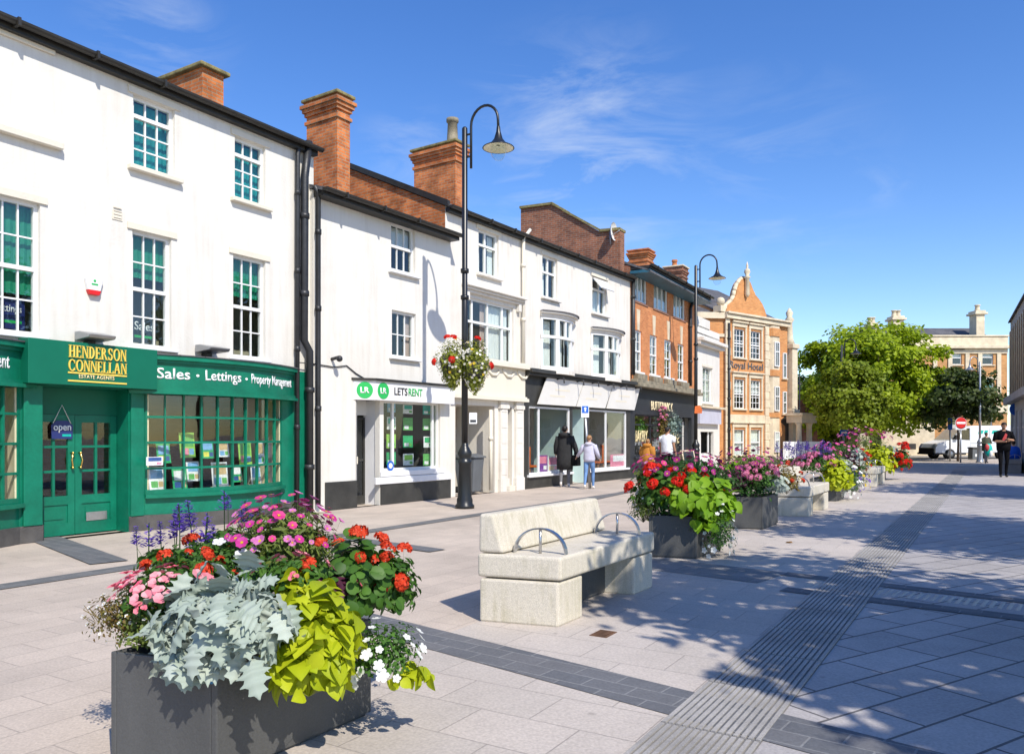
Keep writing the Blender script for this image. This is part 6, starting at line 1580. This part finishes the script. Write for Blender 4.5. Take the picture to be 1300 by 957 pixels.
# ------------------------------------------------------------------ trees
T_bright = leafmat('tree_leaf_bright', (.20, .29, .010), (.44, .54, .02), .45)
T_yellow = leafmat('tree_leaf_yellowing', (.13, .20, .012), (.32, .38, .025), .45)
T_dark = leafmat('tree_leaf_dark', (.022, .04, .005), (.07, .10, .014), .3)
T_mid = leafmat('tree_leaf_mid', (.035, .08, .01), (.09, .17, .02), .4)
LEAFQ = tmpl([(-.4, .3, .1), (0, 0, 0), (.4, .3, .1), (.32, .75, .02), (0, 1.05, -.12), (-.32, .75, .02)], [(0, 1, 2, 5), (5, 2, 3, 4)])
def tree(base, height, crown_c, rad, label, mat, n, leaf, clumps=60, trunk=.16, seed=1, group='trees round the square', csize=.2, spread=1.0, boxy=2.0):
    r = np.random.default_rng(seed)
    o = empty('tree', base, 0, label, 'tree', group)
    cc = Vector(crown_c)
    mb = MB(); mb.tube([(0, 0, 0), (.04, .02, height*.18), (cc.x*.3, cc.y*.3, height*.36), (cc.x*.7, cc.y*.7, cc.z), (cc.x, cc.y, cc.z+rad[2]*.6)], [trunk*1.25, trunk, trunk*.85, trunk*.5, trunk*.12], 10)
    d = r.normal(size=(clumps*3, 3)); d /= (np.abs(d)**boxy).sum(1, keepdims=True)**(1/boxy); d = d[d[:, 2] > -.8][:clumps]
    rr = (.35+.6*r.random(len(d))**.6)
    cen = d*rr[:, None]*np.array(rad)*spread + np.array(cc)
    for c in cen[:34]:
        a = Vector((cc.x*.5, cc.y*.5, max(height*.25, cc.z-rad[2]*.8+.3*rad[2]*r.random()))); b = Vector(c); m = a.lerp(b, .5)+Vector((0, 0, .08*rad[2])); mb.tube([a, m, b], [trunk*.4, trunk*.24, trunk*.06], 6)
    mb.build('trunk', m_bark, o)
    per = n//len(cen); P = []
    for c in cen:
        s = csize*(.6+.8*r.random())
        q = r.normal(size=(per, 3)); q /= np.linalg.norm(q, axis=1, keepdims=True); q *= (r.random((per, 1))**.45)
        P.append(c + q*s*np.array([rad[0], rad[1], rad[2]*.75]))
    P = np.concatenate(P)
    nr = (P-np.array(cc))/np.array(rad)*.8 + np.array([0, 0, .5]) + r.normal(size=P.shape)*.5
    tint = np.clip(np.repeat(r.random(len(cen)), per)*.55 + r.random(len(P))*.45, 0, 1)
    v, f, t = scatter(*LEAFQ, P, basis(nr, r.random(len(P))*6.28), leaf*(.65+.7*r.random(len(P))), tint)
    link('crown', fast_mesh('crown', v, f, mat, t), o)
    return o
def tree_px(px, Y, x0, x1, yt, yb, label, mat, n, leaf, depth=None, **kw):
    """tree whose crown spans the given picture box at depth Y"""
    k = Y/F; bx = (px-CX)*k; cx = ((x0+x1)/2-CX)*k; rx = (x1-x0)/2*k; zt = EYE+(HY-yt)*k; zb = EYE+(HY-yb)*k; rz = (zt-zb)/2
    return tree((bx, Y, 0), zt, (cx-bx, 0, (zt+zb)/2), (rx*.92, depth or rx*.85, rz*.92), label, mat, n, leaf, **kw)
tree_px(1112, 50.5, 1008, 1202, 406, 580, 'large bright green tree filling the end of the square', T_bright, 44000, .22, clumps=180, trunk=.28, seed=3, csize=.19, boxy=2.7)
tree_px(1079, 40, 1030, 1132, 452, 556, 'smaller round tree with yellowing leaves in front of the large tree', T_yellow, 17000, .165, clumps=80, trunk=.12, seed=5, csize=.28)
tree_px(1216, 46, 1154, 1278, 462, 552, 'dark shaded tree spreading before the bank', T_dark, 6000, .21, clumps=52, trunk=.06, seed=8, csize=.26)
tree_px(1020, 58, 1004, 1048, 522, 566, 'dark bush-like tree in the gap beside the hotel tower', T_dark, 3000, .25, clumps=24, trunk=.12, seed=9, csize=.4)
# the row on our right, outside the picture, that throws the dappled shade
tree((5.3, 3.0, 0), 7.2, (0, 0, 5.0), (2.4, 2.2, 1.8), 'street tree right of the camera, whose shade dapples the tactile paving', T_mid, 5400, .17, clumps=70, trunk=.14, seed=21, csize=.26)
tree((5.9, .1, 0), 7.4, (0, 0, 5.1), (2.3, 2.3, 1.8), 'street tree beside the photographer, whose shade reaches the lower right slabs', T_mid, 3900, .17, clumps=70, trunk=.14, seed=27, csize=.26)
tree((9.6, 7.6, 0), 8.0, (0, 0, 5.6), (2.8, 2.8, 2.2), 'street tree on the right side shading the diagonal slabs', T_mid, 8500, .17, clumps=90, trunk=.15, seed=22, csize=.26)
tree((15.6, 16.6, 0), 8.8, (.4, -.3, 6.0), (3.0, 3.0, 2.5), 'street tree on the right side shading the far walkway', T_mid, 8000, .18, clumps=84, trunk=.15, seed=23, csize=.26)
tree((20.2, 27.3, 0), 7.2, (-.2, .2, 5.0), (1.5, 1.7, 1.6), 'street tree by the bronze-finned building with leaves reaching into view', T_mid, 2600, .22, clumps=40, trunk=.12, seed=24, csize=.3)
# ------------------------------------------------------------------ people
m_skin = plain('skin', (.5, .29, .19), .55, .06, 6); m_skin_d = plain('skin_tanned', (.38, .2, .12), .55, .06, 6)
m_hair_d = plain('dark_hair', (.012, .009, .008), .6, .3, 30); m_hair_b = plain('fair_hair', (.32, .17, .07), .6, .3, 30); m_hair_m = plain('brown_hair', (.06, .035, .02), .6, .3, 30)
m_coat = plain('charcoal_coat', (.03, .03, .031), .85, .2, 8, spec=.1, bump=.4, bscale=14); m_grey = plain('grey_trousers', (.16, .16, .17), .8, .15, 8); m_lilac = plain('lilac_hoodie', (.50, .49, .60), .85, .12, 8, spec=.1, bump=.5, bscale=12)
m_jean = plain('blue_jeans', (.12, .23, .45), .8, .2, 8); m_must = plain('mustard_jacket', (.45, .19, .04), .8, .2, 8, spec=.1, bump=.5, bscale=14); m_white_t = plain('white_tshirt', (.72, .74, .78), .85, .08, 8, spec=.1, bump=.5, bscale=12)
m_blk = plain('black_cloth', (.007, .007, .008), .9, .2, 8, spec=.05); m_shoe = plain('white_trainers', (.7, .66, .62), .6, .08); m_shoe_d = plain('dark_shoes', (.02, .02, .02), .5, .1); m_olive = plain('olive_coat', (.05, .06, .035), .8, .15); m_bluetop = plain('blue_top', (.01, .12, .62), .75, .1); m_eye = plain('eye_dark', (.01, .008, .006), .3, .1); m_redcloth = plain('red_print_cloth', (.5, .05, .05), .7, .3)
def person(loc, H, face_ang, label, top, legs, shoes, hair, skin=m_skin, stride=.0, arms=None, sit=False, sleeves='long', shorts=False, slim=1.0, hairlen=0.0, group=None, head=(0, 0)):
    """one continuous skinned body; local +y is the way the person faces"""
    o = empty('person', loc, face_ang - math.pi/2, label, 'person', group)
    k = H/1.75
    J = {}; E = []; Rr_ = {}; M_ = {}
    def j(n, p, r, par=None, m=0):
        J[n] = Vector(p)*k; Rr_[n] = (r if isinstance(r, tuple) else (r, r)); M_[n] = m
        if par: E.append((par, n))
    hz_ = .93 if not sit else .52
    d = hz_-.93
    j('pelvis', (0, 0, hz_+.03), (.145*slim, .11), None, 1)
    j('waist', (0, .0, 1.12+d), (.135*slim, .10), 'pelvis', 0); j('chest', (0, .01, 1.32+d), (.165*slim, .115), 'waist', 0)
    j('collar', (0, 0, 1.45+d), (.10, .08), 'chest', 0); j('neck', (0, .01, 1.51+d), (.052, .055), 'collar', 2)
    hx, hy = head
    j('jaw', (hx*.5, .03+hy*.5, 1.575+d), (.062, .072), 'neck', 2); j('brow', (hx, .025+hy, 1.655+d), (.075, .09), 'jaw', 2); j('crown', (hx, .01+hy, 1.705+d), (.06, .075), 'brow', 2)
    for s, nm in ((-1, 'l'), (1, 'r')):
        A = (arms or {}).get(nm) or ((.235, -.02, 1.16), (.25, .07, .94))
        el, wr = A; dir_ = (Vector(wr)-Vector(el)).normalized()
        hd = Vector(wr) + dir_*.07
        up = 0; fo = 0 if sleeves == 'long' else 2
        j('sh'+nm, (s*.175*slim, 0, 1.41+d), .066, 'collar', 0)
        j('ub'+nm, (s*(.175*slim+el[0])/2, el[1]/2, (1.41+el[2])/2+d), .054, 'sh'+nm, 0)
        j('el'+nm, (s*el[0], el[1], el[2]+d), .045, 'ub'+nm, fo); j('wr'+nm, (s*wr[0], wr[1], wr[2]+d), .032, 'el'+nm, fo if sleeves == 'short' else 0); j('ha'+nm, (s*hd[0], hd[1], hd[2]+d), (.042, .03), 'wr'+nm, 2)
        if sit:
            kn, an, to = (s*.12, .42, .5), (s*.12, .44, .1), (s*.13, .56, .035)
        else:
            st = stride*s
            kn = (s*.095, st*.55+.04, .50); an = (s*.09, st-.04 if st < 0 else st, .09+(.05 if st < -.05 else 0)); to = (s*.10, an[1]+.13, .035)
        lm = 1
        j('hip'+nm, (s*.095, 0, hz_-.03), .098, 'pelvis', lm); j('th'+nm, (s*.098, (kn[1])*.5, (hz_-.03+kn[2])/2), .082, 'hip'+nm, lm)
        j('kn'+nm, kn, .058, 'th'+nm, 2 if shorts else lm); j('ca'+nm, ((kn[0]+an[0])/2, (kn[1]+an[1])/2-.015, (kn[2]+an[2])/2+.05), .056, 'kn'+nm, 2 if shorts else lm); j('an'+nm, an, .04, 'ca'+nm, 2 if shorts else lm)
        j('he'+nm, (an[0], an[1]-.03, an[2]-.045), .036, 'an'+nm, 3); j('to'+nm, to, .036, 'he'+nm, 3)
    names = list(J); idx = {n: i for i, n in enumerate(names)}
    me = bpy.data.meshes.new('body'); bm = bmesh.new(); lay = bm.verts.layers.skin.verify(); vs = [bm.verts.new(J[n]) for n in names]
    for a, b in E: bm.edges.new((vs[idx[a]], vs[idx[b]]))
    for n, v in zip(names, vs):
        v[lay].radius = (Rr_[n][0]*k, Rr_[n][1]*k); v[lay].use_root = (n == 'pelvis')
    bm.to_mesh(me); bm.free()
    tmp = bpy.data.objects.new('tmp', me); COL.objects.link(tmp)
    sk = tmp.modifiers.new('skin', 'SKIN'); sk.use_smooth_shade = True; sb = tmp.modifiers.new('sub', 'SUBSURF'); sb.levels = sb.render_levels = 2
    bpy.context.view_layer.update()
    out = bpy.data.meshes.new_from_object(tmp.evaluated_get(bpy.context.evaluated_depsgraph_get())); bpy.data.objects.remove(tmp)
    bm = bmesh.new(); bm.from_mesh(out)
    # fingers, thumb, nose, eyes and ears joined into the body mesh
    extra = MB()
    for nm, s in (('l', -1), ('r', 1)):
        h, w = J['ha'+nm], J['wr'+nm]; dd = (h-w).normalized(); side = Vector((0, 1, 0)) if abs(dd.y) < .8 else Vector((0, 0, 1)); side = (side - dd*side.dot(dd)).normalized(); palm = dd.cross(side)
        for q, ln in ((-.027, .062), (-.009, .074), (.009, .07), (.027, .055)):
            a = h + side*q*k + dd*.01*k; b = a + dd*ln*.55*k; c = b + (dd*.7+palm*-.5*s)*ln*.5*k; extra.tube([a, b, c], [.0095*k, .009*k, .006*k], 6)
        a = w + side*.028*k + dd*.03*k; extra.tube([a, a+(dd*.6+side*.7)*.035*k, a+(dd+side*.6)*.062*k], [.011*k, .0105*k, .007*k], 6)
    hb = J['brow']; jw = J['jaw']
    extra.tube([hb+Vector((0, .085, .0))*k, hb+Vector((0, .105, -.035))*k, hb+Vector((0, .088, -.045))*k], [.009*k, .015*k, .011*k], 6)
    for s in (-1, 1): extra.ball(hb+Vector((s*.078, -.0, -.025))*k, .012*k, .022*k, .032*k, 8, 5)
    base = len(bm.verts); ev = [bm.verts.new(p) for p in extra.v]
    nskin = len(bm.faces)
    for fc in extra.f:
        try: bm.faces.new([ev[i] for i in fc])
        except ValueError: pass
    n1 = len(bm.faces)
    ex2 = MB()
    for s in (-1, 1): ex2.ball(hb+Vector((s*.03, .083, -.004))*k, .012*k, .008*k, .007*k, 8, 4)
    ex2.ball(jw+Vector((0, .072, .0))*k, .022*k, .008*k, .005*k, 8, 4)
    ev = [bm.verts.new(p) for p in ex2.v]
    for fc in ex2.f: bm.faces.new([ev[i] for i in fc])
    bm.faces.ensure_lookup_table()
    segs = [(J[a], J[b], M_[b]) for a, b in E]
    for i, f in enumerate(bm.faces):
        f.smooth = True
        if i >= n1: f.material_index = 4; continue
        if i >= nskin: f.material_index = 2; continue
        c = f.calc_center_median(); best = None
        for a, b, m in segs:
            ab = b-a; t = max(0, min(1, (c-a).dot(ab)/max(ab.length_squared, 1e-9))); dist = (c-a-ab*t).length
            if best is None or dist < best[0]: best = (dist, m, t)
        f.material_index = best[1]
    bm.to_mesh(out); bm.free()
    for m in (top, legs, skin, shoes, m_eye): 
        out.materials.append(m)
    out.name = 'body'
    b = bpy.data.objects.new('body', out); COL.objects.link(b); b.parent = o
    mb = MB()  # hair: a cap over crown and back of the head
    c = J['brow'] + Vector((0, -.012, .028))*k; rings = []
    for a in range(0, 7):
        th = math.pi/2*(1-a/6)
        zlow = 0
        rings.append([c + Vector((.081*math.cos(th)*math.cos(t*math.pi/8), .099*math.cos(th)*math.sin(t*math.pi/8), .066*math.sin(th)))*k for t in range(16)])
    low = [c + Vector((.08*math.cos(t*math.pi/8), .1*math.sin(t*math.pi/8), -(.012+max(0, -math.sin(t*math.pi/8)+.25)*(.08+hairlen))))*k for t in range(16)]
    mb.rings(rings[::1]+[low]); mb.sm = [True]*len(mb.f); mb.build('hair', hair, o)
    return o, J, k
def loft(o, name, mat, rings_, n=20, ripple=0.0, k=1.0, caps=True):
    mb = MB(); rr = []
    for i, (cx, cy, z, rx, ry) in enumerate(rings_):
        rr.append([Vector((cx+rx*math.cos(t*2*math.pi/n)*(1+ripple*math.sin(t*5.0+i)), cy+ry*math.sin(t*2*math.pi/n)*(1+ripple*math.sin(t*3.0+i*2)), z))*k for t in range(n)])
    mb.rings(rr, True, caps); mb.sm = [True]*len(mb.f); return mb.build(name, mat, o)
away = STREET
g = ground(717, 618)
o, J, k = person(g, 1.80, away+.35, 'person in a long charcoal hooded coat walking away past the vacant shop', m_coat, m_grey, m_shoe, m_hair_d, stride=.10, arms={'l': ((.25, .0, 1.15), (.27, .1, .95)), 'r': ((.29, -.02, 1.16), (.34, .06, .93))})
loft(o, 'coat', m_coat, [(0, 0, .50, .235, .19), (0, 0, .75, .23, .18), (0, 0, 1.0, .215, .165), (0, 0, 1.2, .205, .155), (0, 0, 1.36, .21, .15), (0, 0, 1.45, .15, .12), (0, -.01, 1.5, .09, .09)], ripple=.03, k=k)
for s in (-1, 1):
    A = J['sh'+('l' if s < 0 else 'r')]; Bq = J['el'+('l' if s < 0 else 'r')]; Cq = J['wr'+('l' if s < 0 else 'r')]
    mb = MB(); mb.tube([A+Vector((0, 0, .02)), A.lerp(Bq, .5), Bq, Bq.lerp(Cq, .6), Cq], [.09, .085, .078, .07, .062], 12); mb.build('sleeve', m_coat, o)
loft(o, 'hood', m_coat, [(0, -.05, 1.4, .12, .1), (0, -.09, 1.47, .17, .13), (0, -.08, 1.53, .17, .13), (0, -.03, 1.55, .1, .09)], ripple=.04, k=k)
bg = empty('shoulder_bag', o.location + Vector((.33, -.08, .62)), away, 'black shoulder bag at the side of the person in the long coat', 'bag')
mb = MB(); mb.prism([(-.2, -.06, 0), (.2, -.06, 0), (.17, -.06, .32), (-.17, -.06, .32)], (0, .12, 0)); mb.build('body', m_blk, bg, bevel=.03); mb = MB(); mb.tube([(-.14, 0, .31), (-.1, 0, .52), (.1, 0, .52), (.14, 0, .31)], .014, 6); mb.build('strap', m_blk, bg)
g = ground(748, 620.5)
o, J, k = person(g, 1.52, away+.2, 'person in lilac hoodie and blue jeans walking beside the long coat', m_lilac, m_jean, m_shoe, m_hair_b, stride=.17, slim=.95, arms={'l': ((.3, .03, 1.2), (.42, .1, 1.06)), 'r': ((.27, -.02, 1.17), (.31, .1, 1.0))}, hairlen=-.02)
loft(o, 'hoodie', m_lilac, [(0, 0, .88, .185, .14), (0, 0, .98, .195, .15), (0, 0, 1.2, .185, .14), (0, 0, 1.36, .19, .14), (0, 0, 1.45, .12, .1), (0, -.02, 1.5, .09, .09)], ripple=.03, k=k)
loft(o, 'hood', m_lilac, [(0, -.05, 1.4, .09, .07), (0, -.08, 1.45, .13, .1), (0, -.06, 1.5, .12, .1), (0, -.02, 1.52, .08, .08)], k=k)
for nm in ('l', 'r'):
    mb = MB(); mb.tube([J['sh'+nm], J['sh'+nm].lerp(J['el'+nm], .5), J['el'+nm], J['wr'+nm]], [.075, .068, .06, .045], 10); mb.build('sleeve', m_lilac, o)
Y = 25.6
o, J, k = person(Vector(((822-CX)/F*Y, Y, 0)), 1.40, away-.1, 'person in a puffy mustard jacket with bare legs walking to the cafe', m_must, m_skin, m_shoe, m_hair_b, stride=.1, shorts=True, hairlen=-.01)
loft(o, 'jacket', m_must, [(0, 0, .78, .2, .16), (0, 0, .84, .27, .22), (0, 0, 1.0, .28, .22), (0, 0, 1.2, .25, .2), (0, 0, 1.38, .22, .17), (0, 0, 1.47, .14, .12)], ripple=.06, k=k)
loft(o, 'hood', m_must, [(0, -.04, 1.4, .13, .1), (0, -.08, 1.46, .19, .15), (0, -.06, 1.54, .18, .15), (0, -.02, 1.57, .1, .1)], ripple=.05, k=k)
for nm in ('l', 'r'):
    mb = MB(); mb.tube([J['sh'+nm], J['sh'+nm].lerp(J['el'+nm], .5), J['el'+nm], J['wr'+nm]], [.11, .11, .1, .05], 10); mb.build('sleeve', m_must, o)
Y = 25.9
o, J, k = person(Vector(((847-CX)/F*Y, Y, 0)), 1.80, away-.1, 'person in a white T-shirt with short dark hair walking towards the cafe', m_white_t, m_blk, m_shoe_d, m_hair_d, skin=m_skin_d, stride=.12, sleeves='short', slim=1.12)
loft(o, 'tshirt', m_white_t, [(0, 0, .86, .2, .15), (0, 0, 1.0, .2, .15), (0, 0, 1.2, .205, .15), (0, 0, 1.36, .225, .15), (0, 0, 1.44, .15, .11), (0, 0, 1.475, .08, .075)], ripple=.02, k=k)
for nm in ('l', 'r'):
    mb = MB(); mb.tube([J['sh'+nm]+Vector((0, 0, .02)), J['sh'+nm].lerp(J['ub'+nm], .6), J['ub'+nm].lerp(J['el'+nm], .3)], [.085, .08, .078], 10); mb.build('sleeve', m_white_t, o)
g = ground(1274, 605.5)
o, J, k = person(g, 1.99, R(-110), 'person dressed all in black standing with folded arms at the right', m_blk, m_blk, m_shoe_d, m_hair_d, skin=m_skin_d, stride=.05, slim=1.1, sleeves='short', arms={'l': ((.27, .06, 1.17), (.1, .24, 1.2)), 'r': ((.27, .05, 1.14), (.02, .26, 1.14))}, head=(-.01, .01))
loft(o, 'tshirt', m_blk, [(0, 0, .84, .19, .15), (0, 0, 1.0, .2, .155), (0, 0, 1.2, .2, .15), (0, 0, 1.36, .215, .15), (0, 0, 1.44, .14, .11), (0, 0, 1.48, .085, .08)], ripple=.03, k=k)
for nm in ('l', 'r'):
    mb = MB(); mb.tube([J['sh'+nm]+Vector((0, 0, .02)), J['sh'+nm].lerp(J['ub'+nm], .6), J['el'+nm]], [.085, .078, .07], 10); mb.build('sleeve', m_blk, o)
mb = MB(); mb.prism([(-.07, .158, 1.36), (-.02, .158, 1.4), (.07, .158, 1.2), (.03, .158, 1.16), (-.04, .158, 1.22)], (0, .012, 0)); mb.v = [tuple(Vector(p)*k) for p in mb.v]; mb.build('shirt_print', m_redcloth, o)
g = ground(1252, 588)
o, J, k = person(g, 1.68, R(-95), 'person in an olive coat carrying a bright patterned bundle near the litter bin', m_olive, m_grey, m_shoe_d, m_hair_m, stride=.08, arms={'l': ((.26, .05, 1.15), (.1, .22, 1.1)), 'r': ((.26, .05, 1.15), (.1, .22, 1.1))})
loft(o, 'coat', m_olive, [(0, 0, .7, .23, .18), (0, 0, 1.0, .22, .17), (0, 0, 1.36, .21, .15), (0, 0, 1.46, .12, .1)], ripple=.04, k=k)
bb = empty('bundle', g + Vector((-.05, -.3, .35)), 0, 'turquoise and red patterned bundle held before the olive coat', 'bundle')
mb = MB(); mb.ball((0, 0, .38), .2, .14, .36, 12, 8); mb.build('cloth', pcol['teal'], bb); mb = MB(); mb.ball((-.12, -.06, .5), .12, .1, .2); mb.build('red_fold', m_redcloth, bb); mb = MB(); mb.ball((.06, -.08, .2), .1, .09, .2); mb.build('white_fold', m_white_plain, bb)
o, J, k = person(Vector((20.75, 32.6, .0)), 1.72, R(60), 'person in a bright blue top sitting with their back to us at the right edge', m_bluetop, m_blk, m_shoe_d, m_hair_m, sit=True)
loft(o, 'pullover', m_bluetop, [(0, 0, .5, .2, .16), (0, 0, .7, .205, .16), (0, 0, .95, .21, .15), (0, 0, 1.04, .13, .11), (0, 0, 1.08, .08, .08)], ripple=.03, k=k)

# ------------------------------------------------------------------ white van
vb = Vector(((1185-CX)/F*49.8, 49.6, 0))
van = empty('van', vb, R(2), 'white high-roofed van facing left with dark grille parked before the bank', 'van')
m_van = plain('van_white', (.55, .6, .72), .35, .06, 2.0)
m_van = plain('van_paint', (.72, .74, .78), .3, .04, 2.0); m_grille = plain('black_plastic', (.012, .012, .013), .5, .2)
prof = [(0, .38), (.02, .75), (.16, 1.0), (1.0, 1.22), (1.85, 1.98), (2.3, 2.12), (5.2, 2.16), (5.35, 2.0), (5.4, .45)]
mb = MB(); mb.prism([(x, 0, z) for x, z in prof], (0, 1.95, 0)); mb.build('body', m_van, van, bevel=.06, seg=3)
mb = MB()
mb.prism([(1.06, -.012, 1.3), (1.86, -.012, 1.95), (2.18, -.012, 1.95), (2.18, -.012, 1.25)], (0, .008, 0)); mb.build('side_window', m_glass, van)
mb = MB(); mb.prism([(1.08, -.004, 1.28), (1.88, -.004, 1.98), (2.22, -.004, 1.98), (2.22, -.004, 1.22)], (0, .003, 0)); mb.build('window_seal', m_grille, van)
mb = MB(); mb.prism([(1.0, .12, 1.235), (1.84, .16, 1.985), (1.84, 1.8, 1.985), (1.0, 1.84, 1.235)], (-.03, 0, .03)); mb.build('windscreen', m_glass, van)
mb = MB(); mb.box(-.05, .12, .15, 1.8, .36, .72); mb.box(-.06, 2.0, -.02, 1.97, .3, .42); mb.build('bumper', m_grille, van, bevel=.03)
for y in (.12, 1.6): mb = MB(); mb.prism([(-.01, y, .74), (.12, y, .98), (.34, y, 1.04), (.1, y, .76)], (0, .24, 0)); mb.build('headlight', m_chrome, van)
for x in (.95, 4.3):
    for y in (.02, 1.72):
        mb = MB(); mb.tube([(x, y-.03, .34), (x, y+.2, .34)], .34, 22); t_ = mb.build('wheel', m_tyre, van)
        mb = MB(); mb.tube([(x, y-.045, .34), (x, y-.03, .34)], .2, 16); mb.build('rim', m_chrome, t_)
mb = MB(); mb.box(1.2, 1.42, -.2, -.02, 1.3, 1.55); mb.build('wing_mirror', m_grille, van, bevel=.02)
mb = MB(); mb.box(2.24, 2.26, -.008, -.001, .5, 2.0); mb.box(3.5, 3.52, -.008, -.001, .5, 2.0); mb.box(2.3, 5.3, -.01, -.001, 1.0, 1.04); mb.build('panel_seam', m_chrome, van)
mb = MB()
for x, w in ((2.75, .3), (3.12, .22), (3.62, .5)): mb.prism([(x, -.004, 1.62), (x+w, -.004, 1.62), (x+w+.08, -.004, 1.84), (x+.08, -.004, 1.84)], (0, -.003, 0))
mb.build('livery_stripe', pcol['teal'], van)

g = ground(1006, 690)
o = empty('fallen_leaf', (g.x, g.y, .014), .6, 'small brown fallen leaf lying on the shaded walkway right of the second planter', 'leaf')
link('blade', fast_mesh('blade', OVAL[0]*.13, OVAL[1], leafmat('dead_leaf', (.25, .12, .02), (.45, .22, .04), .1), np.full(len(OVAL[0]), .5)), o)
# ------------------------------------------------------------------ light, sky, camera
SUN = Vector((-.46, .86, -.98)).normalized()
sl = bpy.data.lights.new('sun', 'SUN'); sl.energy = 4.7; sl.angle = R(.53); sl.color = (1, .94, .84)
so = bpy.data.objects.new('sun', sl); COL.objects.link(so); so.rotation_euler = SUN.to_track_quat('-Z', 'Y').to_euler()
el = math.asin(-SUN.z); az = math.atan2(-SUN.x, -SUN.y)      # towards the sun, clockwise from +y
w = bpy.data.worlds.new('World'); SC.world = w; w.use_nodes = True; nt = w.node_tree; nt.nodes.clear()
out = _n(nt, 'ShaderNodeOutputWorld'); bg = _n(nt, 'ShaderNodeBackground'); bg.inputs['Strength'].default_value = .115
sky = _n(nt, 'ShaderNodeTexSky'); sky.sky_type = 'NISHITA'; sky.sun_disc = False; sky.sun_elevation = el; sky.sun_rotation = az
sky.air_density = 1.0; sky.dust_density = .25; sky.ozone_density = 2.2; sky.altitude = 60
# wisps of cirrus: streaky noise on the direction vector, thin, in two broad patches
tc = _n(nt, 'ShaderNodeTexCoord')
mp = _n(nt, 'ShaderNodeMapping'); mp.inputs['Rotation'].default_value = (0, R(24), R(10)); mp.inputs['Scale'].default_value = (3.2, 3.0, 11.0)
nt.links.new(tc.outputs['Generated'], mp.inputs[0])
no = _n(nt, 'ShaderNodeTexNoise', Scale=1.5, Detail=9.0, Roughness=.62, Distortion=.9); nt.links.new(mp.outputs[0], no.inputs['Vector'])
r1 = _n(nt, 'ShaderNodeMapRange'); r1.inputs[1].default_value = .45; r1.inputs[2].default_value = .78; r1.inputs[3].default_value = 0; r1.inputs[4].default_value = 1
nt.links.new(no.outputs['Fac'], r1.inputs[0])
mask = None
def blob(px, py, r0, r1_, amt):
    d = Vector(((px-CX)/F, 1, (HY-py)/F)).normalized()
    vm = _n(nt, 'ShaderNodeVectorMath', operation='DISTANCE'); vm.inputs[1].default_value = d; nt.links.new(tc.outputs['Generated'], vm.inputs[0])
    mr = _n(nt, 'ShaderNodeMapRange', interpolation_type='SMOOTHSTEP'); mr.inputs[1].default_value = r0; mr.inputs[2].default_value = r1_; mr.inputs[3].default_value = amt; mr.inputs[4].default_value = 0
    nt.links.new(vm.outputs['Value'], mr.inputs[0]); return mr.outputs[0]
for b_ in (blob(745, 205, .02, .19, .62), blob(690, 130, .0, .11, .45), blob(205, 45, .0, .10, .4), blob(520, 190, .0, .08, .35), blob(1125, 233, .0, .04, .3), blob(960, 240, .0, .2, .22)):
    if mask is None: mask = b_
    else:
        a_ = _n(nt, 'ShaderNodeMath', operation='MAXIMUM'); nt.links.new(mask, a_.inputs[0]); nt.links.new(b_, a_.inputs[1]); mask = a_.outputs[0]
ml = _n(nt, 'ShaderNodeMath', operation='MULTIPLY'); nt.links.new(mask, ml.inputs[0]); nt.links.new(r1.outputs[0], ml.inputs[1])
mx = _n(nt, 'ShaderNodeMix', data_type='RGBA'); nt.links.new(ml.outputs[0], mx.inputs[0]); hs_ = _n(nt, 'ShaderNodeHueSaturation'); hs_.inputs['Hue'].default_value = .513; hs_.inputs['Saturation'].default_value = 1.3; hs_.inputs['Value'].default_value = 1.5; nt.links.new(sky.outputs[0], hs_.inputs['Color']); nt.links.new(hs_.outputs[0], mx.inputs[6]); mx.inputs[7].default_value = (6.3, 6.8, 7.4, 1)
nt.links.new(mx.outputs[2], bg.inputs['Color']); nt.links.new(bg.outputs[0], out.inputs[0])
cam = bpy.data.cameras.new('camera'); co = bpy.data.objects.new('camera', cam); COL.objects.link(co)
co.location = (0, 0, EYE); co.rotation_euler = (R(90), 0, 0); cam.sensor_width = 36; cam.lens = 36*F/1300; cam.shift_y = (HY-478.5)/1300; cam.clip_end = 2000; cam.clip_start = .05
SC.camera = co
SC.view_settings.view_transform = 'Standard'; SC.view_settings.look = 'None'; SC.view_settings.exposure = .25; SC.view_settings.gamma = 1
SC.cycles.max_bounces = 8; SC.cycles.transparent_max_bounces = 16; SC.cycles.use_denoising = True
